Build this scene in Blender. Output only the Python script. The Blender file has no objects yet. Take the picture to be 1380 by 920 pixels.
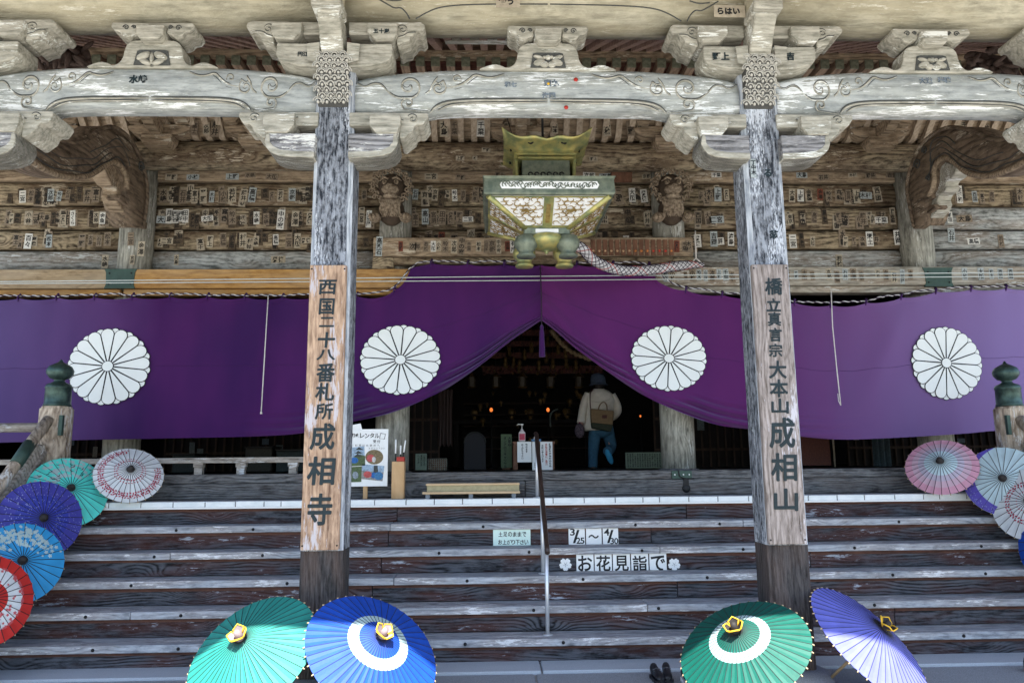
import bpy, bmesh, math, random
from mathutils import Vector, Matrix
R = math.radians
PI = math.pi
random.seed(7)
C = bpy.context.scene.collection
sc = bpy.context.scene

# ------------------------------------------------------------------ camera
FPX, CX, CY, EYE = 1000.0, 690.0, 460.0, Vector((0, 0, 1.6))
YAW, PITCH, ROLL = R(1.72), math.atan(0.161), R(0.53)
_f = Vector((math.sin(YAW)*math.cos(PITCH), math.cos(YAW)*math.cos(PITCH), math.sin(PITCH)))
_r = Vector((math.cos(YAW), -math.sin(YAW), 0)); _u = _r.cross(_f)
_cr, _sr = math.cos(ROLL), math.sin(ROLL)
RV, UV = _cr*_r - _sr*_u, _sr*_r + _cr*_u
cam_d = bpy.data.cameras.new('camera'); cam = bpy.data.objects.new('camera', cam_d); C.objects.link(cam)
cam.matrix_world = Matrix(((RV.x, UV.x, -_f.x, EYE.x), (RV.y, UV.y, -_f.y, EYE.y), (RV.z, UV.z, -_f.z, EYE.z), (0, 0, 0, 1)))
cam_d.sensor_width = 36; cam_d.lens = 36*FPX/1380; cam_d.clip_end = 2000; cam_d.clip_start = 0.05
sc.camera = cam

def ray(px, py): return RV*((px-CX)/FPX) + UV*((CY-py)/FPX) + _f
def P(px, py, Y):
    """world (x, z) of photograph point px, py on the plane y = Y"""
    d = ray(px, py); t = Y/d.y; return (t*d.x, EYE.z + t*d.z)
def PX(px, py, Y): return P(px, py, Y)[0]
def PZ(px, py, Y): return P(px, py, Y)[1]
def S(px, py, X):
    """world (y, z) on the plane x = X"""
    d = ray(px, py); t = X/d.x; return (t*d.y, EYE.z + t*d.z)
def PV(px, py, Y):
    a = P(px, py, Y); return Vector((a[0], Y, a[1]))

# ------------------------------------------------------------------ light
SUN_EL, SUN_AZ = 61.0, 8.0          # azimuth: degrees the sun stands to the right of straight behind the viewer
w = bpy.data.worlds.new('World'); sc.world = w; w.use_nodes = True
nt = w.node_tree; bg = nt.nodes['Background']
sky = nt.nodes.new('ShaderNodeTexSky'); sky.sky_type = 'NISHITA'; sky.sun_disc = False
sky.sun_elevation = R(SUN_EL); sky.sun_rotation = R(180-SUN_AZ); sky.altitude = 200
nt.links.new(sky.outputs[0], bg.inputs[0]); bg.inputs[1].default_value = 0.115
sd = bpy.data.lights.new('sun', 'SUN'); sun = bpy.data.objects.new('sun', sd); C.objects.link(sun)
sd.energy = 5.0; sd.angle = R(0.53); sd.color = (1, 0.95, 0.87)
tosun = Vector((math.sin(R(SUN_AZ))*math.cos(R(SUN_EL)), -math.cos(R(SUN_AZ))*math.cos(R(SUN_EL)), math.sin(R(SUN_EL))))
sun.rotation_euler = tosun.to_track_quat('Z', 'Y').to_euler()
sc.view_settings.view_transform = 'Standard'; sc.view_settings.look = 'None'
sc.view_settings.exposure = 1.82; sc.view_settings.gamma = 1
sc.cycles.max_bounces = 7; sc.cycles.diffuse_bounces = 5; sc.cycles.glossy_bounces = 3
sc.cycles.transparent_max_bounces = 6; sc.cycles.use_denoising = True; sc.cycles.caustics_reflective = False

# ------------------------------------------------------------------ helpers
def tag(o, label=None, cat=None, group=None, kind=None):
    if label: o['label'] = label
    if cat: o['category'] = cat
    if group: o['group'] = group
    if kind: o['kind'] = kind
    return o
def thing(name, label, cat, loc=(0, 0, 0), group=None):
    o = bpy.data.objects.new(name, None); C.objects.link(o); o.location = loc; o.empty_display_size = 0.1
    return tag(o, label, cat, group)
def wloc(o):
    v = Vector((0, 0, 0))
    while o is not None: v += Vector(o.location); o = o.parent
    return v
class MB:
    def __init__(s): s.v = []; s.f = []; s.m = []; s.sm = []
    def add(s, vs, fs, m=0, smooth=False):
        n = len(s.v); s.v += [tuple(v) for v in vs]
        for f in fs: s.f.append(tuple(i+n for i in f)); s.m.append(m); s.sm.append(smooth)
        return s
    def box(s, x0, x1, y0, y1, z0, z1, m=0):
        vs = [(x, y, z) for x in (x0, x1) for y in (y0, y1) for z in (z0, z1)]
        return s.add(vs, [(0, 1, 3, 2), (4, 6, 7, 5), (0, 4, 5, 1), (2, 3, 7, 6), (0, 2, 6, 4), (1, 5, 7, 3)], m)
    def prism(s, pts, axis, a, b, m=0, smooth=False):
        """pts 2D polygon; axis 'y': pts are (x,z) run from y=a to y=b; 'x': pts are (y,z); 'z': pts are (x,y)"""
        def mk(p, t): return {'y': (p[0], t, p[1]), 'x': (t, p[0], p[1]), 'z': (p[0], p[1], t)}[axis]
        n = len(pts); vs = [mk(p, a) for p in pts] + [mk(p, b) for p in pts]
        s.add(vs, [tuple(range(n)), tuple(range(2*n-1, n-1, -1))], m)
        return s.add(vs, [(i, i+n, (i+1) % n+n, (i+1) % n) for i in range(n)], m, smooth)
    def tube(s, pts, r, n=6, m=0, cap=True, smooth=True, flat=None):
        pts = [Vector(p) for p in pts]; k = len(pts); rr = list(r) if isinstance(r, (list, tuple)) else [r]*k
        while len(rr) < k: rr.append(rr[-1])
        vs = []; up0 = None
        for i, p in enumerate(pts):
            t = (pts[min(i+1, k-1)] - pts[max(i-1, 0)])
            t = t.normalized() if t.length > 1e-9 else Vector((0, 0, 1))
            if up0 is None: up0 = Vector((0, 0, 1)) if abs(t.z) < .9 else Vector((0, 1, 0))
            a = (up0 - t*up0.dot(t)); a = a.normalized() if a.length > 1e-6 else t.orthogonal().normalized()
            up0 = a; b = t.cross(a)
            for j in range(n):
                q = 2*PI*j/n; vs.append(p + (a*math.cos(q) + b*math.sin(q)*(flat or 1))*rr[i])
        fs = [(i*n+j, i*n+(j+1) % n, (i+1)*n+(j+1) % n, (i+1)*n+j) for i in range(k-1) for j in range(n)]
        s.add(vs, fs, m, smooth)
        if cap: s.add(vs, [tuple(range(n-1, -1, -1)), tuple(range((k-1)*n, k*n))], m)
        return s
    def lathe(s, prof, c=(0, 0, 0), n=20, m=0, ax=None, smooth=True, sx=1, sy=1):
        """prof: (radius, height) up the z axis (or ax)"""
        c = Vector(c); q = Vector(ax).normalized().to_track_quat('Z', 'Y') if ax is not None else None
        vs = []
        for r, h in prof:
            for j in range(n):
                v = Vector((r*math.cos(2*PI*j/n)*sx, r*math.sin(2*PI*j/n)*sy, h))
                if q is not None: v = q @ v
                vs.append(c+v)
        k = len(prof)
        s.add(vs, [(i*n+j, i*n+(j+1) % n, (i+1)*n+(j+1) % n, (i+1)*n+j) for i in range(k-1) for j in range(n)], m, smooth)
        return s.add(vs, [tuple(range(n-1, -1, -1)), tuple(range((k-1)*n, k*n))], m)
    def ball(s, c, r, m=0, n=12, k=8, rz=None, ry=None):
        ry = r if ry is None else ry; rz = r if rz is None else rz; vs = []
        for i in range(k+1):
            a = -PI/2 + PI*i/k
            for j in range(n): vs.append((c[0]+r*math.cos(a)*math.cos(2*PI*j/n), c[1]+ry*math.cos(a)*math.sin(2*PI*j/n), c[2]+rz*math.sin(a)))
        return s.add(vs, [(i*n+j, i*n+(j+1) % n, (i+1)*n+(j+1) % n, (i+1)*n+j) for i in range(k) for j in range(n)], m, True)
    def build(s, name, mats, parent=None, bevel=0, seg=1, local=False, label=None, kind=None, subsurf=0):
        me = bpy.data.meshes.new(name)
        off = Vector((0, 0, 0)) if (local or parent is None) else wloc(parent)
        me.from_pydata([(v[0]-off.x, v[1]-off.y, v[2]-off.z) for v in s.v], [], s.f)
        if not isinstance(mats, (list, tuple)): mats = [mats]
        for mt in mats: me.materials.append(mt)
        me.polygons.foreach_set('material_index', s.m); me.polygons.foreach_set('use_smooth', s.sm)
        bm = bmesh.new(); bm.from_mesh(me); bmesh.ops.remove_doubles(bm, verts=bm.verts, dist=1e-6)
        bmesh.ops.recalc_face_normals(bm, faces=bm.faces); bm.to_mesh(me); bm.free()
        o = bpy.data.objects.new(name, me); C.objects.link(o)
        if parent is not None: o.parent = parent
        if bevel:
            b = o.modifiers.new('bevel', 'BEVEL'); b.width = bevel; b.segments = seg; b.limit_method = 'ANGLE'; b.angle_limit = R(35)
        if subsurf:
            b = o.modifiers.new('sub', 'SUBSURF'); b.levels = b.render_levels = subsurf
        if label: o['label'] = label
        if kind: o['kind'] = kind
        return o
def lerp(a, b, t): return a + (b-a)*t
def pl(pts, x):
    """piecewise linear"""
    if x <= pts[0][0]:
        a, b = pts[0], pts[1]; return lerp(a[1], b[1], (x-a[0])/(b[0]-a[0]))
    for a, b in zip(pts, pts[1:]):
        if x <= b[0]: return lerp(a[1], b[1], (x-a[0])/(b[0]-a[0]))
    a, b = pts[-2], pts[-1]; return lerp(a[1], b[1], (x-a[0])/(b[0]-a[0]))
def smoothpl(pts, x):
    """monotone cubic-ish through points"""
    if x <= pts[0][0]: return pts[0][1]
    if x >= pts[-1][0]: return pts[-1][1]
    n = len(pts)
    for i in range(n-1):
        if x <= pts[i+1][0]:
            x0, y0 = pts[i]; x1, y1 = pts[i+1]; h = x1-x0
            m0 = (y1-pts[i-1][1])/(x1-pts[i-1][0]) if i > 0 else (y1-y0)/h
            m1 = (pts[i+2][1]-y0)/(pts[i+2][0]-x0) if i+2 < n else (y1-y0)/h
            t = (x-x0)/h; return (2*t**3-3*t*t+1)*y0 + (t**3-2*t*t+t)*h*m0 + (-2*t**3+3*t*t)*y1 + (t**3-t*t)*h*m1
def chaikin(pts, k=2, closed=False):
    pts = [tuple(p) for p in pts]
    for _ in range(k):
        o = [] if closed else [pts[0]]
        for i in range(len(pts) if closed else len(pts)-1):
            a, b = pts[i], pts[(i+1) % len(pts)]
            o.append(tuple(.75*p+.25*q for p, q in zip(a, b))); o.append(tuple(.25*p+.75*q for p, q in zip(a, b)))
        if not closed: o.append(pts[-1])
        pts = o
    return pts

# ------------------------------------------------------------------ materials
def newmat(name):
    m = bpy.data.materials.new(name); m.use_nodes = True; t = m.node_tree; b = t.nodes['Principled BSDF']; return m, t, b
class NT:
    def __init__(s, t): s.t = t
    def n(s, typ, ins=None, **kw):
        x = s.t.nodes.new('ShaderNode'+typ)
        for k, v in kw.items(): setattr(x, k, v)
        for k, v in (ins or {}).items():
            if hasattr(v, 'bl_idname') and hasattr(v, 'outputs'): v = v.outputs[0]
            if isinstance(v, bpy.types.NodeSocket): s.t.links.new(v, x.inputs[k])
            else: x.inputs[k].default_value = v
        return x
    def math(s, op, a, b=0.0, c=None, clamp=False):
        ins = {0: a, 1: b}
        if c is not None: ins[2] = c
        return s.n('Math', ins, operation=op, use_clamp=clamp).outputs[0]
    def mix(s, f, a, b):
        x = s.t.nodes.new('ShaderNodeMix'); x.data_type = 'RGBA'
        for k, v in ((0, f), (6, a), (7, b)):
            if isinstance(v, bpy.types.NodeSocket): s.t.links.new(v, x.inputs[k])
            else: x.inputs[k].default_value = v if k == 0 else (*v[:3], 1)
        return x.outputs[2]
    def ramp(s, f, stops):
        x = s.n('ValToRGB', {0: f}); e = x.color_ramp.elements
        while len(e) < len(stops): e.new(.5)
        for i, (p, c) in enumerate(stops): e[i].position = p; e[i].color = (c, c, c, 1) if isinstance(c, (int, float)) else (*c, 1)
        return x.outputs[0]
def wood(name, dark, light, axis='X', ring=7.0, streak=26.0, wear=None, wear_amt=0.0, tint=None, tint_amt=.4, knots=.5, rough=.8, bump=.5, contrast=1.0, wscale=(9, 55), rw=.45, lf=1.6):
    """weathered timber: growth rings round sparse knots, fine streaks along the grain, patches of worn or tinted surface"""
    m, t, b = newmat(name); N = NT(t)
    tc = N.n('TexCoord').outputs['Object']; oi = N.n('ObjectInfo').outputs['Random']
    off = N.n('CombineXYZ', {0: N.math('MULTIPLY', oi, 31.7), 1: N.math('MULTIPLY', oi, 17.3), 2: N.math('MULTIPLY', oi, 57.1)})
    co = N.n('VectorMath', {0: tc, 1: off}, operation='ADD').outputs[0]
    sep = N.n('SeparateXYZ', {0: co}); ia = 'XYZ'.index(axis); ic = [i for i in range(3) if i != ia]
    L, A, B = sep.outputs[ia], sep.outputs[ic[0]], sep.outputs[ic[1]]
    low = N.n('TexNoise', {'Vector': N.n('CombineXYZ', {0: N.math('MULTIPLY', L, .9), 1: N.math('MULTIPLY', A, 2.2), 2: N.math('MULTIPLY', B, 2.2)}), 'Scale': 1.0, 'Detail': 3.0}).outputs[0]
    kv = N.n('TexVoronoi' , {'Vector': N.n('CombineXYZ', {0: N.math('MULTIPLY', L, 1.35), 1: N.math('MULTIPLY', A, 2.6), 2: N.math('MULTIPLY', B, 2.6)}), 'Scale': 1.0})
    kd = kv.outputs['Distance']
    kf = N.math('POWER', 2.718, N.math('MULTIPLY', N.math('MULTIPLY', kd, kd), -22.0))
    s1 = N.math('ADD', A, B)
    ringc = N.math('ADD', N.math('MULTIPLY', s1, ring), N.math('ADD', N.math('MULTIPLY', low, 4.2+ring*.10), N.math('MULTIPLY', kf, 5.0*knots)))
    fine = N.n('TexNoise', {'Vector': N.n('CombineXYZ', {0: N.math('MULTIPLY', L, 2.2*lf), 1: N.math('MULTIPLY', A, streak), 2: N.math('MULTIPLY', B, streak)}), 'Scale': 1.0, 'Detail': 5.0, 'Roughness': .65}).outputs[0]
    saw = N.math('FRACT', N.math('ADD', ringc, N.math('MULTIPLY', fine, .7)))
    rg = N.ramp(saw, [(0, .0), (.28, .8), (.62, 1.0), (1, .0)])
    rmask = N.ramp(N.n('TexNoise', {'Vector': N.n('CombineXYZ', {0: N.math('MULTIPLY', L, .8), 1: N.math('MULTIPLY', A, 3.1), 2: N.math('MULTIPLY', B, 3.1)}), 'Scale': 1.7, 'Detail': 2.0}).outputs[0], [(.38, .15), (.62, 1.0)])
    rwt = N.math('MULTIPLY', rmask, rw)
    mid = N.n('TexNoise', {'Vector': N.n('CombineXYZ', {0: N.math('MULTIPLY', L, 4.5*lf), 1: N.math('MULTIPLY', A, streak*.5), 2: N.math('MULTIPLY', B, streak*.5)}), 'Scale': 1.0, 'Detail': 4.0, 'Roughness': .7, 'Distortion': .25}).outputs[0]
    fm = N.math('ADD', N.math('MULTIPLY', N.ramp(fine, [(.34, 0), (.64, 1)]), .5), N.math('MULTIPLY', N.ramp(mid, [(.36, 0), (.62, 1)]), .5))
    g = N.math('ADD', N.math('MULTIPLY', rg, rwt), N.math('MULTIPLY', fm, N.math('SUBTRACT', 1.0, rwt)))
    g = N.math('ADD', N.math('MULTIPLY', N.math('SUBTRACT', g, .5), contrast), .5, clamp=True)
    col = N.mix(g, dark, light)
    mott = N.n('TexNoise', {'Vector': N.n('CombineXYZ', {0: N.math('MULTIPLY', L, 1.3), 1: N.math('MULTIPLY', A, 5.0), 2: N.math('MULTIPLY', B, 5.0)}), 'Scale': 1.3, 'Detail': 4.0}).outputs[0]
    if tint is not None:
        col = N.mix(N.math('MULTIPLY', N.ramp(mott, [(.42, 0), (.62, 1)]), tint_amt), col, tint)
    hole = N.ramp(kd, [(.035*knots+.001, 1.0), (.09*knots+.01, 0.0)])
    col = N.mix(N.math('MULTIPLY', hole, .85 if knots > 0 else 0.0), col, tuple(c*.35 for c in dark))
    if wear is not None:
        wn = N.n('TexNoise', {'Vector': N.n('CombineXYZ', {0: N.math('MULTIPLY', L, wscale[0]), 1: N.math('MULTIPLY', A, wscale[1]), 2: N.math('MULTIPLY', B, wscale[1])}), 'Scale': 1.0, 'Detail': 6.0, 'Roughness': .75}).outputs[0]
        wm = N.math('ADD', wn, N.math('MULTIPLY', N.math('SUBTRACT', mott, .5), .9))
        th = .66 - wear_amt*.3
        col = N.mix(N.ramp(wm, [(th, 0), (th+.06, 1)]), col, wear)
    t.links.new(col, b.inputs['Base Color']); b.inputs['Roughness'].default_value = rough
    b.inputs['Specular IOR Level'].default_value = .3
    h = N.math('SUBTRACT', g, N.math('MULTIPLY', hole, .8))
    bp = N.n('Bump', {'Strength': bump, 'Distance': .006, 'Height': h}); t.links.new(bp.outputs[0], b.inputs['Normal'])
    return m
def plain(name, col, rough=.6, metal=0.0, noise=.15, scale=30.0, bump=.0, col2=None, emit=None, es=1.0, sheen=0.0, stretch=None):
    m, t, b = newmat(name); N = NT(t)
    v = N.n('TexCoord').outputs['Object']
    if stretch: v = N.n('Mapping', {'Vector': v, 'Scale': stretch}).outputs[0]
    nz = N.n('TexNoise', {'Vector': v, 'Scale': scale, 'Detail': 5.0, 'Roughness': .6}).outputs[0]
    c2 = col2 or tuple(max(0, c*(1-noise*2)) for c in col)
    c = N.mix(N.ramp(nz, [(.35, 0), (.65, 1)]), c2, col)
    t.links.new(c, b.inputs['Base Color']); b.inputs['Roughness'].default_value = rough; b.inputs['Metallic'].default_value = metal
    b.inputs['Specular IOR Level'].default_value = .35
    if bump: t.links.new(N.n('Bump', {'Strength': bump, 'Distance': .003, 'Height': nz}).outputs[0], b.inputs['Normal'])
    if emit: b.inputs['Emission Color'].default_value = (*emit, 1); b.inputs['Emission Strength'].default_value = es
    if sheen: b.inputs['Sheen Weight'].default_value = sheen
    return m
M = {}
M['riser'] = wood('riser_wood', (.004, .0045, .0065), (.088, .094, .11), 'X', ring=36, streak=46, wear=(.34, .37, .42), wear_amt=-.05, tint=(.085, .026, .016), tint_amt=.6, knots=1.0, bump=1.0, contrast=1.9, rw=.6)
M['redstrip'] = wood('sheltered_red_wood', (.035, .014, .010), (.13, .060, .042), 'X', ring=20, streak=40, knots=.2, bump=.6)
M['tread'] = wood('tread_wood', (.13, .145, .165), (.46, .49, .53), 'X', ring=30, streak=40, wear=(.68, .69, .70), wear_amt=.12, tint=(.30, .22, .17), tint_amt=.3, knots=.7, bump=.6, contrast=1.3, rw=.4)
M['sill'] = wood('sill_wood', (.013, .014, .017), (.17, .175, .18), 'X', ring=34, streak=44, tint=(.12, .10, .09), knots=.9, bump=.9, contrast=1.5)
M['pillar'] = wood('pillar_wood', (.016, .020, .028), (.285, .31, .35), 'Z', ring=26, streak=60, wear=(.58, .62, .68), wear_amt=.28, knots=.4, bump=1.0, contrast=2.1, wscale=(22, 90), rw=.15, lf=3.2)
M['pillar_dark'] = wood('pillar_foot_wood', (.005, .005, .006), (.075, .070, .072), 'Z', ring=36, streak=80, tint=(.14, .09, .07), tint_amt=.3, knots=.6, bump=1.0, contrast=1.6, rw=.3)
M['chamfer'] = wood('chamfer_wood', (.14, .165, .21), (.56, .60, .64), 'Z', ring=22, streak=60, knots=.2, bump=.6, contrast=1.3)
M['column'] = wood('column_wood', (.10, .10, .085), (.42, .42, .37), 'Z', ring=16, streak=44, wear=(.60, .62, .60), wear_amt=.0, knots=.5, bump=.7, contrast=1.3)
M['beam'] = wood('beam_wood', (.19, .21, .21), (.47, .50, .49), 'X', ring=14, streak=40, wear=(.80, .83, .83), wear_amt=.30, tint=(.36, .36, .29), tint_amt=.4, knots=.12, bump=.5, contrast=1.15, wscale=(7, 60), rw=.3)
M['topbeam'] = wood('top_beam_wood', (.27, .255, .19), (.53, .50, .385), 'X', ring=8, streak=30, tint=(.40, .36, .25), tint_amt=.6, knots=.05, bump=.9, contrast=1.3, rw=.3, wear=(.62, .60, .50), wear_amt=-.05)
M['bracket'] = wood('bracket_wood', (.15, .15, .12), (.50, .48, .41), 'X', ring=20, streak=44, wear=(.74, .76, .72), wear_amt=.12, knots=.2, bump=.3, contrast=1.15, wscale=(8, 60), rw=.25)
M['arm'] = wood('arm_wood', (.04, .04, .043), (.34, .34, .35), 'X', ring=26, streak=50, wear=(.68, .69, .66), wear_amt=.2, knots=.3, bump=.8, contrast=1.4, rw=.6)
M['carve'] = plain('carving_groove_wood', (.085, .09, .085), .9, noise=.2, scale=60)
M['plank'] = wood('wall_plank_wood', (.034, .025, .015), (.39, .32, .215), 'X', ring=20, streak=40, tint=(.075, .038, .020), tint_amt=.6, wear=(.50, .44, .34), wear_amt=-.05, knots=.8, bump=.7, contrast=1.8, lf=2.2)
M['plankgrey'] = wood('wall_plank_grey_wood', (.10, .11, .105), (.50, .53, .53), 'X', ring=20, streak=40, tint=(.22, .16, .11), tint_amt=.55, wear=(.62, .66, .67), wear_amt=.05, knots=.8, bump=.6, contrast=1.6, lf=2.2)
M['lintel'] = wood('lintel_wood', (.09, .062, .038), (.42, .33, .23), 'X', ring=18, streak=36, wear=(.52, .47, .38), wear_amt=.0, knots=.4, bump=.6, contrast=1.3)
M['dark'] = wood('eave_wood', (.035, .02, .013), (.20, .13, .085), 'X', ring=12, streak=30, knots=.3, bump=.4)
M['rafter'] = wood('rafter_wood', (.10, .06, .04), (.40, .30, .22), 'Y', ring=14, streak=30, knots=.2, bump=.3)
M['rafter_red'] = wood('porch_rafter_wood', (.15, .085, .065), (.46, .32, .26), 'Y', ring=14, streak=40, knots=.2, bump=.3)
M['rafter_end'] = plain('rafter_end_wood', (.20, .21, .15), .85, col2=(.09, .10, .07), scale=20)
M['roofboard'] = wood('roof_board_wood', (.04, .012, .010), (.17, .075, .055), 'X', ring=10, streak=24, knots=.2, bump=.3)
M['rib_cove'] = wood('cove_rib_wood', (.22, .17, .12), (.52, .43, .33), 'Z', ring=16, streak=40, knots=0, bump=.3)
M['newwood'] = wood('new_beam_wood', (.20, .09, .022), (.50, .29, .10), 'X', ring=14, streak=44, tint=(.42, .30, .17), tint_amt=.4, knots=.2, bump=.3, contrast=1.2)
M['newgrey'] = wood('tan_beam_wood', (.16, .11, .06), (.42, .32, .20), 'X', ring=14, streak=44, tint=(.40, .33, .24), tint_amt=.4, knots=.3, bump=.3, contrast=1.2)
M['oldbeam'] = wood('old_beam_wood', (.12, .11, .09), (.46, .44, .38), 'X', ring=20, streak=44, wear=(.60, .62, .60), wear_amt=.1, tint=(.24, .16, .10), tint_amt=.5, knots=.5, bump=.6, contrast=1.3)
M['board'] = wood('signboard_wood', (.13, .075, .048), (.50, .345, .235), 'Z', ring=26, streak=60, wear=(.46, .43, .45), wear_amt=.3, knots=.7, bump=.4, contrast=1.35, wscale=(6, 50), rw=.35)
M['boardgrey'] = wood('signboard_grey_wood', (.08, .062, .05), (.36, .315, .295), 'Z', ring=30, streak=70, wear=(.50, .49, .53), wear_amt=.06, knots=.5, bump=.4, contrast=1.4, wscale=(8, 60), rw=.35)
M['ebi'] = wood('curved_beam_wood', (.040, .028, .019), (.25, .19, .135), 'Y', ring=12, streak=26, wear=(.44, .39, .31), wear_amt=.05, knots=.3, bump=.8, contrast=1.2)
M['lion'] = plain('carved_lion_wood', (.36, .29, .21), .85, col2=(.10, .072, .048), scale=34, bump=.9)
M['liondark'] = plain('lion_groove_wood', (.07, .05, .035), .9, scale=30)
M['scale'] = plain('carved_scale_wood', (.56, .54, .48), .85, col2=(.36, .36, .33), scale=30, bump=.3)
M['scalebase'] = plain('scale_groove_wood', (.09, .09, .085), .9, noise=.2, scale=30)
M['flower'] = plain('carved_flower_wood', (.14, .10, .085), .85, col2=(.06, .04, .032), scale=14, bump=.3)
M['rail'] = wood('rail_wood', (.10, .085, .07), (.48, .44, .39), 'X', ring=16, streak=40, wear=(.58, .60, .62), wear_amt=.15, knots=.4, bump=.6, contrast=1.2)
M['post'] = wood('post_wood', (.08, .05, .03), (.52, .44, .35), 'Z', ring=14, streak=34, wear=(.58, .58, .57), wear_amt=.15, knots=.6, bump=.8, contrast=1.3)
M['lightwood'] = wood('light_pine_wood', (.52, .36, .20), (.66, .50, .32), 'X', ring=4, streak=30, knots=0, bump=.1)
M['lightwoodz'] = wood('light_upright_wood', (.46, .28, .13), (.60, .40, .22), 'Z', ring=5, streak=30, knots=0, bump=.1)
M['brownwood'] = wood('brown_frame_wood', (.08, .04, .025), (.22, .11, .07), 'Z', ring=5, streak=24, knots=.1, bump=.2)
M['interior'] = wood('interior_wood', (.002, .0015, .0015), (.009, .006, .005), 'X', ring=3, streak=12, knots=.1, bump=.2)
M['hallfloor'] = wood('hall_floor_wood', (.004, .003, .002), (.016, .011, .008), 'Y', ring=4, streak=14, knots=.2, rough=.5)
M['giboshi'] = plain('green_bronze', (.07, .12, .105), .42, metal=.6, col2=(.025, .045, .04), scale=16, bump=.2)
M['patina'] = plain('lantern_bronze', (.22, .25, .19), .5, metal=.4, col2=(.11, .14, .11), scale=14, bump=.25)
M['gilt'] = plain('lantern_brass', (.54, .47, .17), .42, metal=.5, col2=(.22, .27, .13), scale=10, bump=.35)
M['gold'] = plain('gold_tracery', (.50, .36, .13), .4, metal=.5, col2=(.30, .2, .07), scale=30)
M['paperlamp'] = plain('lantern_paper', (.90, .92, .93), .9, noise=.03)
M['iron'] = plain('black_iron', (.018, .019, .021), .5, metal=.4, noise=.2)
M['greenplate'] = plain('green_metal_plate', (.045, .085, .07), .5, metal=.3, scale=12)
M['ink'] = plain('black_ink', (.006, .009, .012), .6, noise=.05)
M['inkteal'] = plain('teal_black_ink', (.008, .022, .028), .6, noise=.2, scale=40)
M['slip_ink'] = plain('slip_ink', (.018, .016, .013), .8, noise=.2)
M['white'] = plain('white_paper', (.80, .82, .82), .75, noise=.02)
M['crest'] = plain('white_crest_cloth', (.76, .80, .80), .9, noise=.03, scale=5)
M['tile'] = plain('white_tile_glaze', (.80, .84, .85), .5, col2=(.66, .72, .74), scale=7, stretch=(1, 1, 2))
M['tilejoint'] = plain('tile_joint', (.10, .10, .11), .9)
M['stone'] = plain('pale_granite', (.50, .55, .60), .85, col2=(.30, .34, .38), scale=240, bump=.3)
M['stonegrey'] = plain('grey_granite', (.34, .37, .40), .9, col2=(.17, .185, .20), scale=200, bump=.3)
M['gravel'] = plain('forecourt_gravel', (.46, .44, .40), .95, col2=(.26, .25, .23), scale=90, bump=.6)
M['metal'] = plain('steel_tube', (.66, .69, .72), .38, metal=.55, noise=.05)
M['darkrail'] = plain('dark_varnished_rail', (.045, .028, .022), .35, noise=.2)
M['cord'] = plain('white_cord', (.68, .66, .64), .9, noise=.1)
M['ropew'] = plain('white_rope', (.62, .62, .64), .9, noise=.15)
M['ropek'] = plain('purple_black_rope', (.035, .02, .045), .9, noise=.15)
M['wire'] = plain('pale_wire', (.60, .66, .66), .5, noise=.05)
M['red'] = plain('red_lacquer', (.42, .03, .02), .4, noise=.1)
def cloth_mat(name, c0, c1, lit_end=None):
    m, t, b = newmat(name); N = NT(t)
    tcv = N.n('TexCoord').outputs['Object']
    nz = N.n('TexNoise', {'Vector': N.n('Mapping', {'Vector': tcv, 'Scale': (1.0, 1.0, .4)}).outputs[0], 'Scale': 1.6, 'Detail': 3.0}).outputs[0]
    cc = N.mix(N.ramp(nz, [(.35, 0), (.65, 1)]), c0, c1)
    if lit_end:  # paler outer end: light falling on the curtain, painted into the base colour
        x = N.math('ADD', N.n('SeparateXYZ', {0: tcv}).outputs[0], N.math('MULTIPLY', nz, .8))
        cc = N.mix(N.math('MULTIPLY', N.math('SUBTRACT', x, lit_end[0]), 1/(lit_end[1]-lit_end[0]), clamp=True), cc, lit_end[2])
    t.links.new(cc, b.inputs['Base Color'])
    wv = N.n('TexNoise', {'Vector': N.n('Mapping', {'Vector': tcv, 'Scale': (60, 60, 260)}).outputs[0], 'Scale': 4.0, 'Detail': 2.0}).outputs[0]
    cr = N.n('TexNoise', {'Vector': N.n('Mapping', {'Vector': tcv, 'Rotation': (0, .5, 0), 'Scale': (1.2, 1, .5)}).outputs[0], 'Scale': 2.2, 'Detail': 2.0}).outputs[0]
    b1 = N.n('Bump', {'Strength': .3, 'Distance': .03, 'Height': cr})
    t.links.new(N.n('Bump', {'Strength': .1, 'Distance': .001, 'Height': wv, 'Normal': b1.outputs[0]}).outputs[0], b.inputs['Normal'])
    b.inputs['Roughness'].default_value = .9; b.inputs['Sheen Weight'].default_value = .35; b.inputs['Sheen Tint'].default_value = (.6, .55, .95, 1); b.inputs['Specular IOR Level'].default_value = .1
    tl = t.nodes.new('ShaderNodeBsdfTranslucent'); tl.inputs[0].default_value = (*c0, 1)
    mx = t.nodes.new('ShaderNodeMixShader'); mx.inputs[0].default_value = .08
    out = t.nodes['Material Output']; t.links.new(b.outputs[0], mx.inputs[1]); t.links.new(tl.outputs[0], mx.inputs[2]); t.links.new(mx.outputs[0], out.inputs[0])
    return m
M['purple'] = cloth_mat('deep_purple_cloth', (.066, .012, .095), (.038, .009, .074))
M['purpleleft'] = cloth_mat('purple_cloth_lit_left', (.066, .012, .095), (.036, .009, .074), (.5, -2.0, (.12, .085, .23)))  # brighter light at the far left is painted into this cloth's colour
M['purplelit'] = cloth_mat('purple_cloth_lit_right', (.10, .018, .115), (.078, .015, .10), (-1.4, 2.4, (.24, .18, .40)))  # colour pales to the right to stand in for stronger light there
M['purpledark'] = plain('purple_tab_cloth', (.05, .015, .10), .9, noise=.1)

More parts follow.
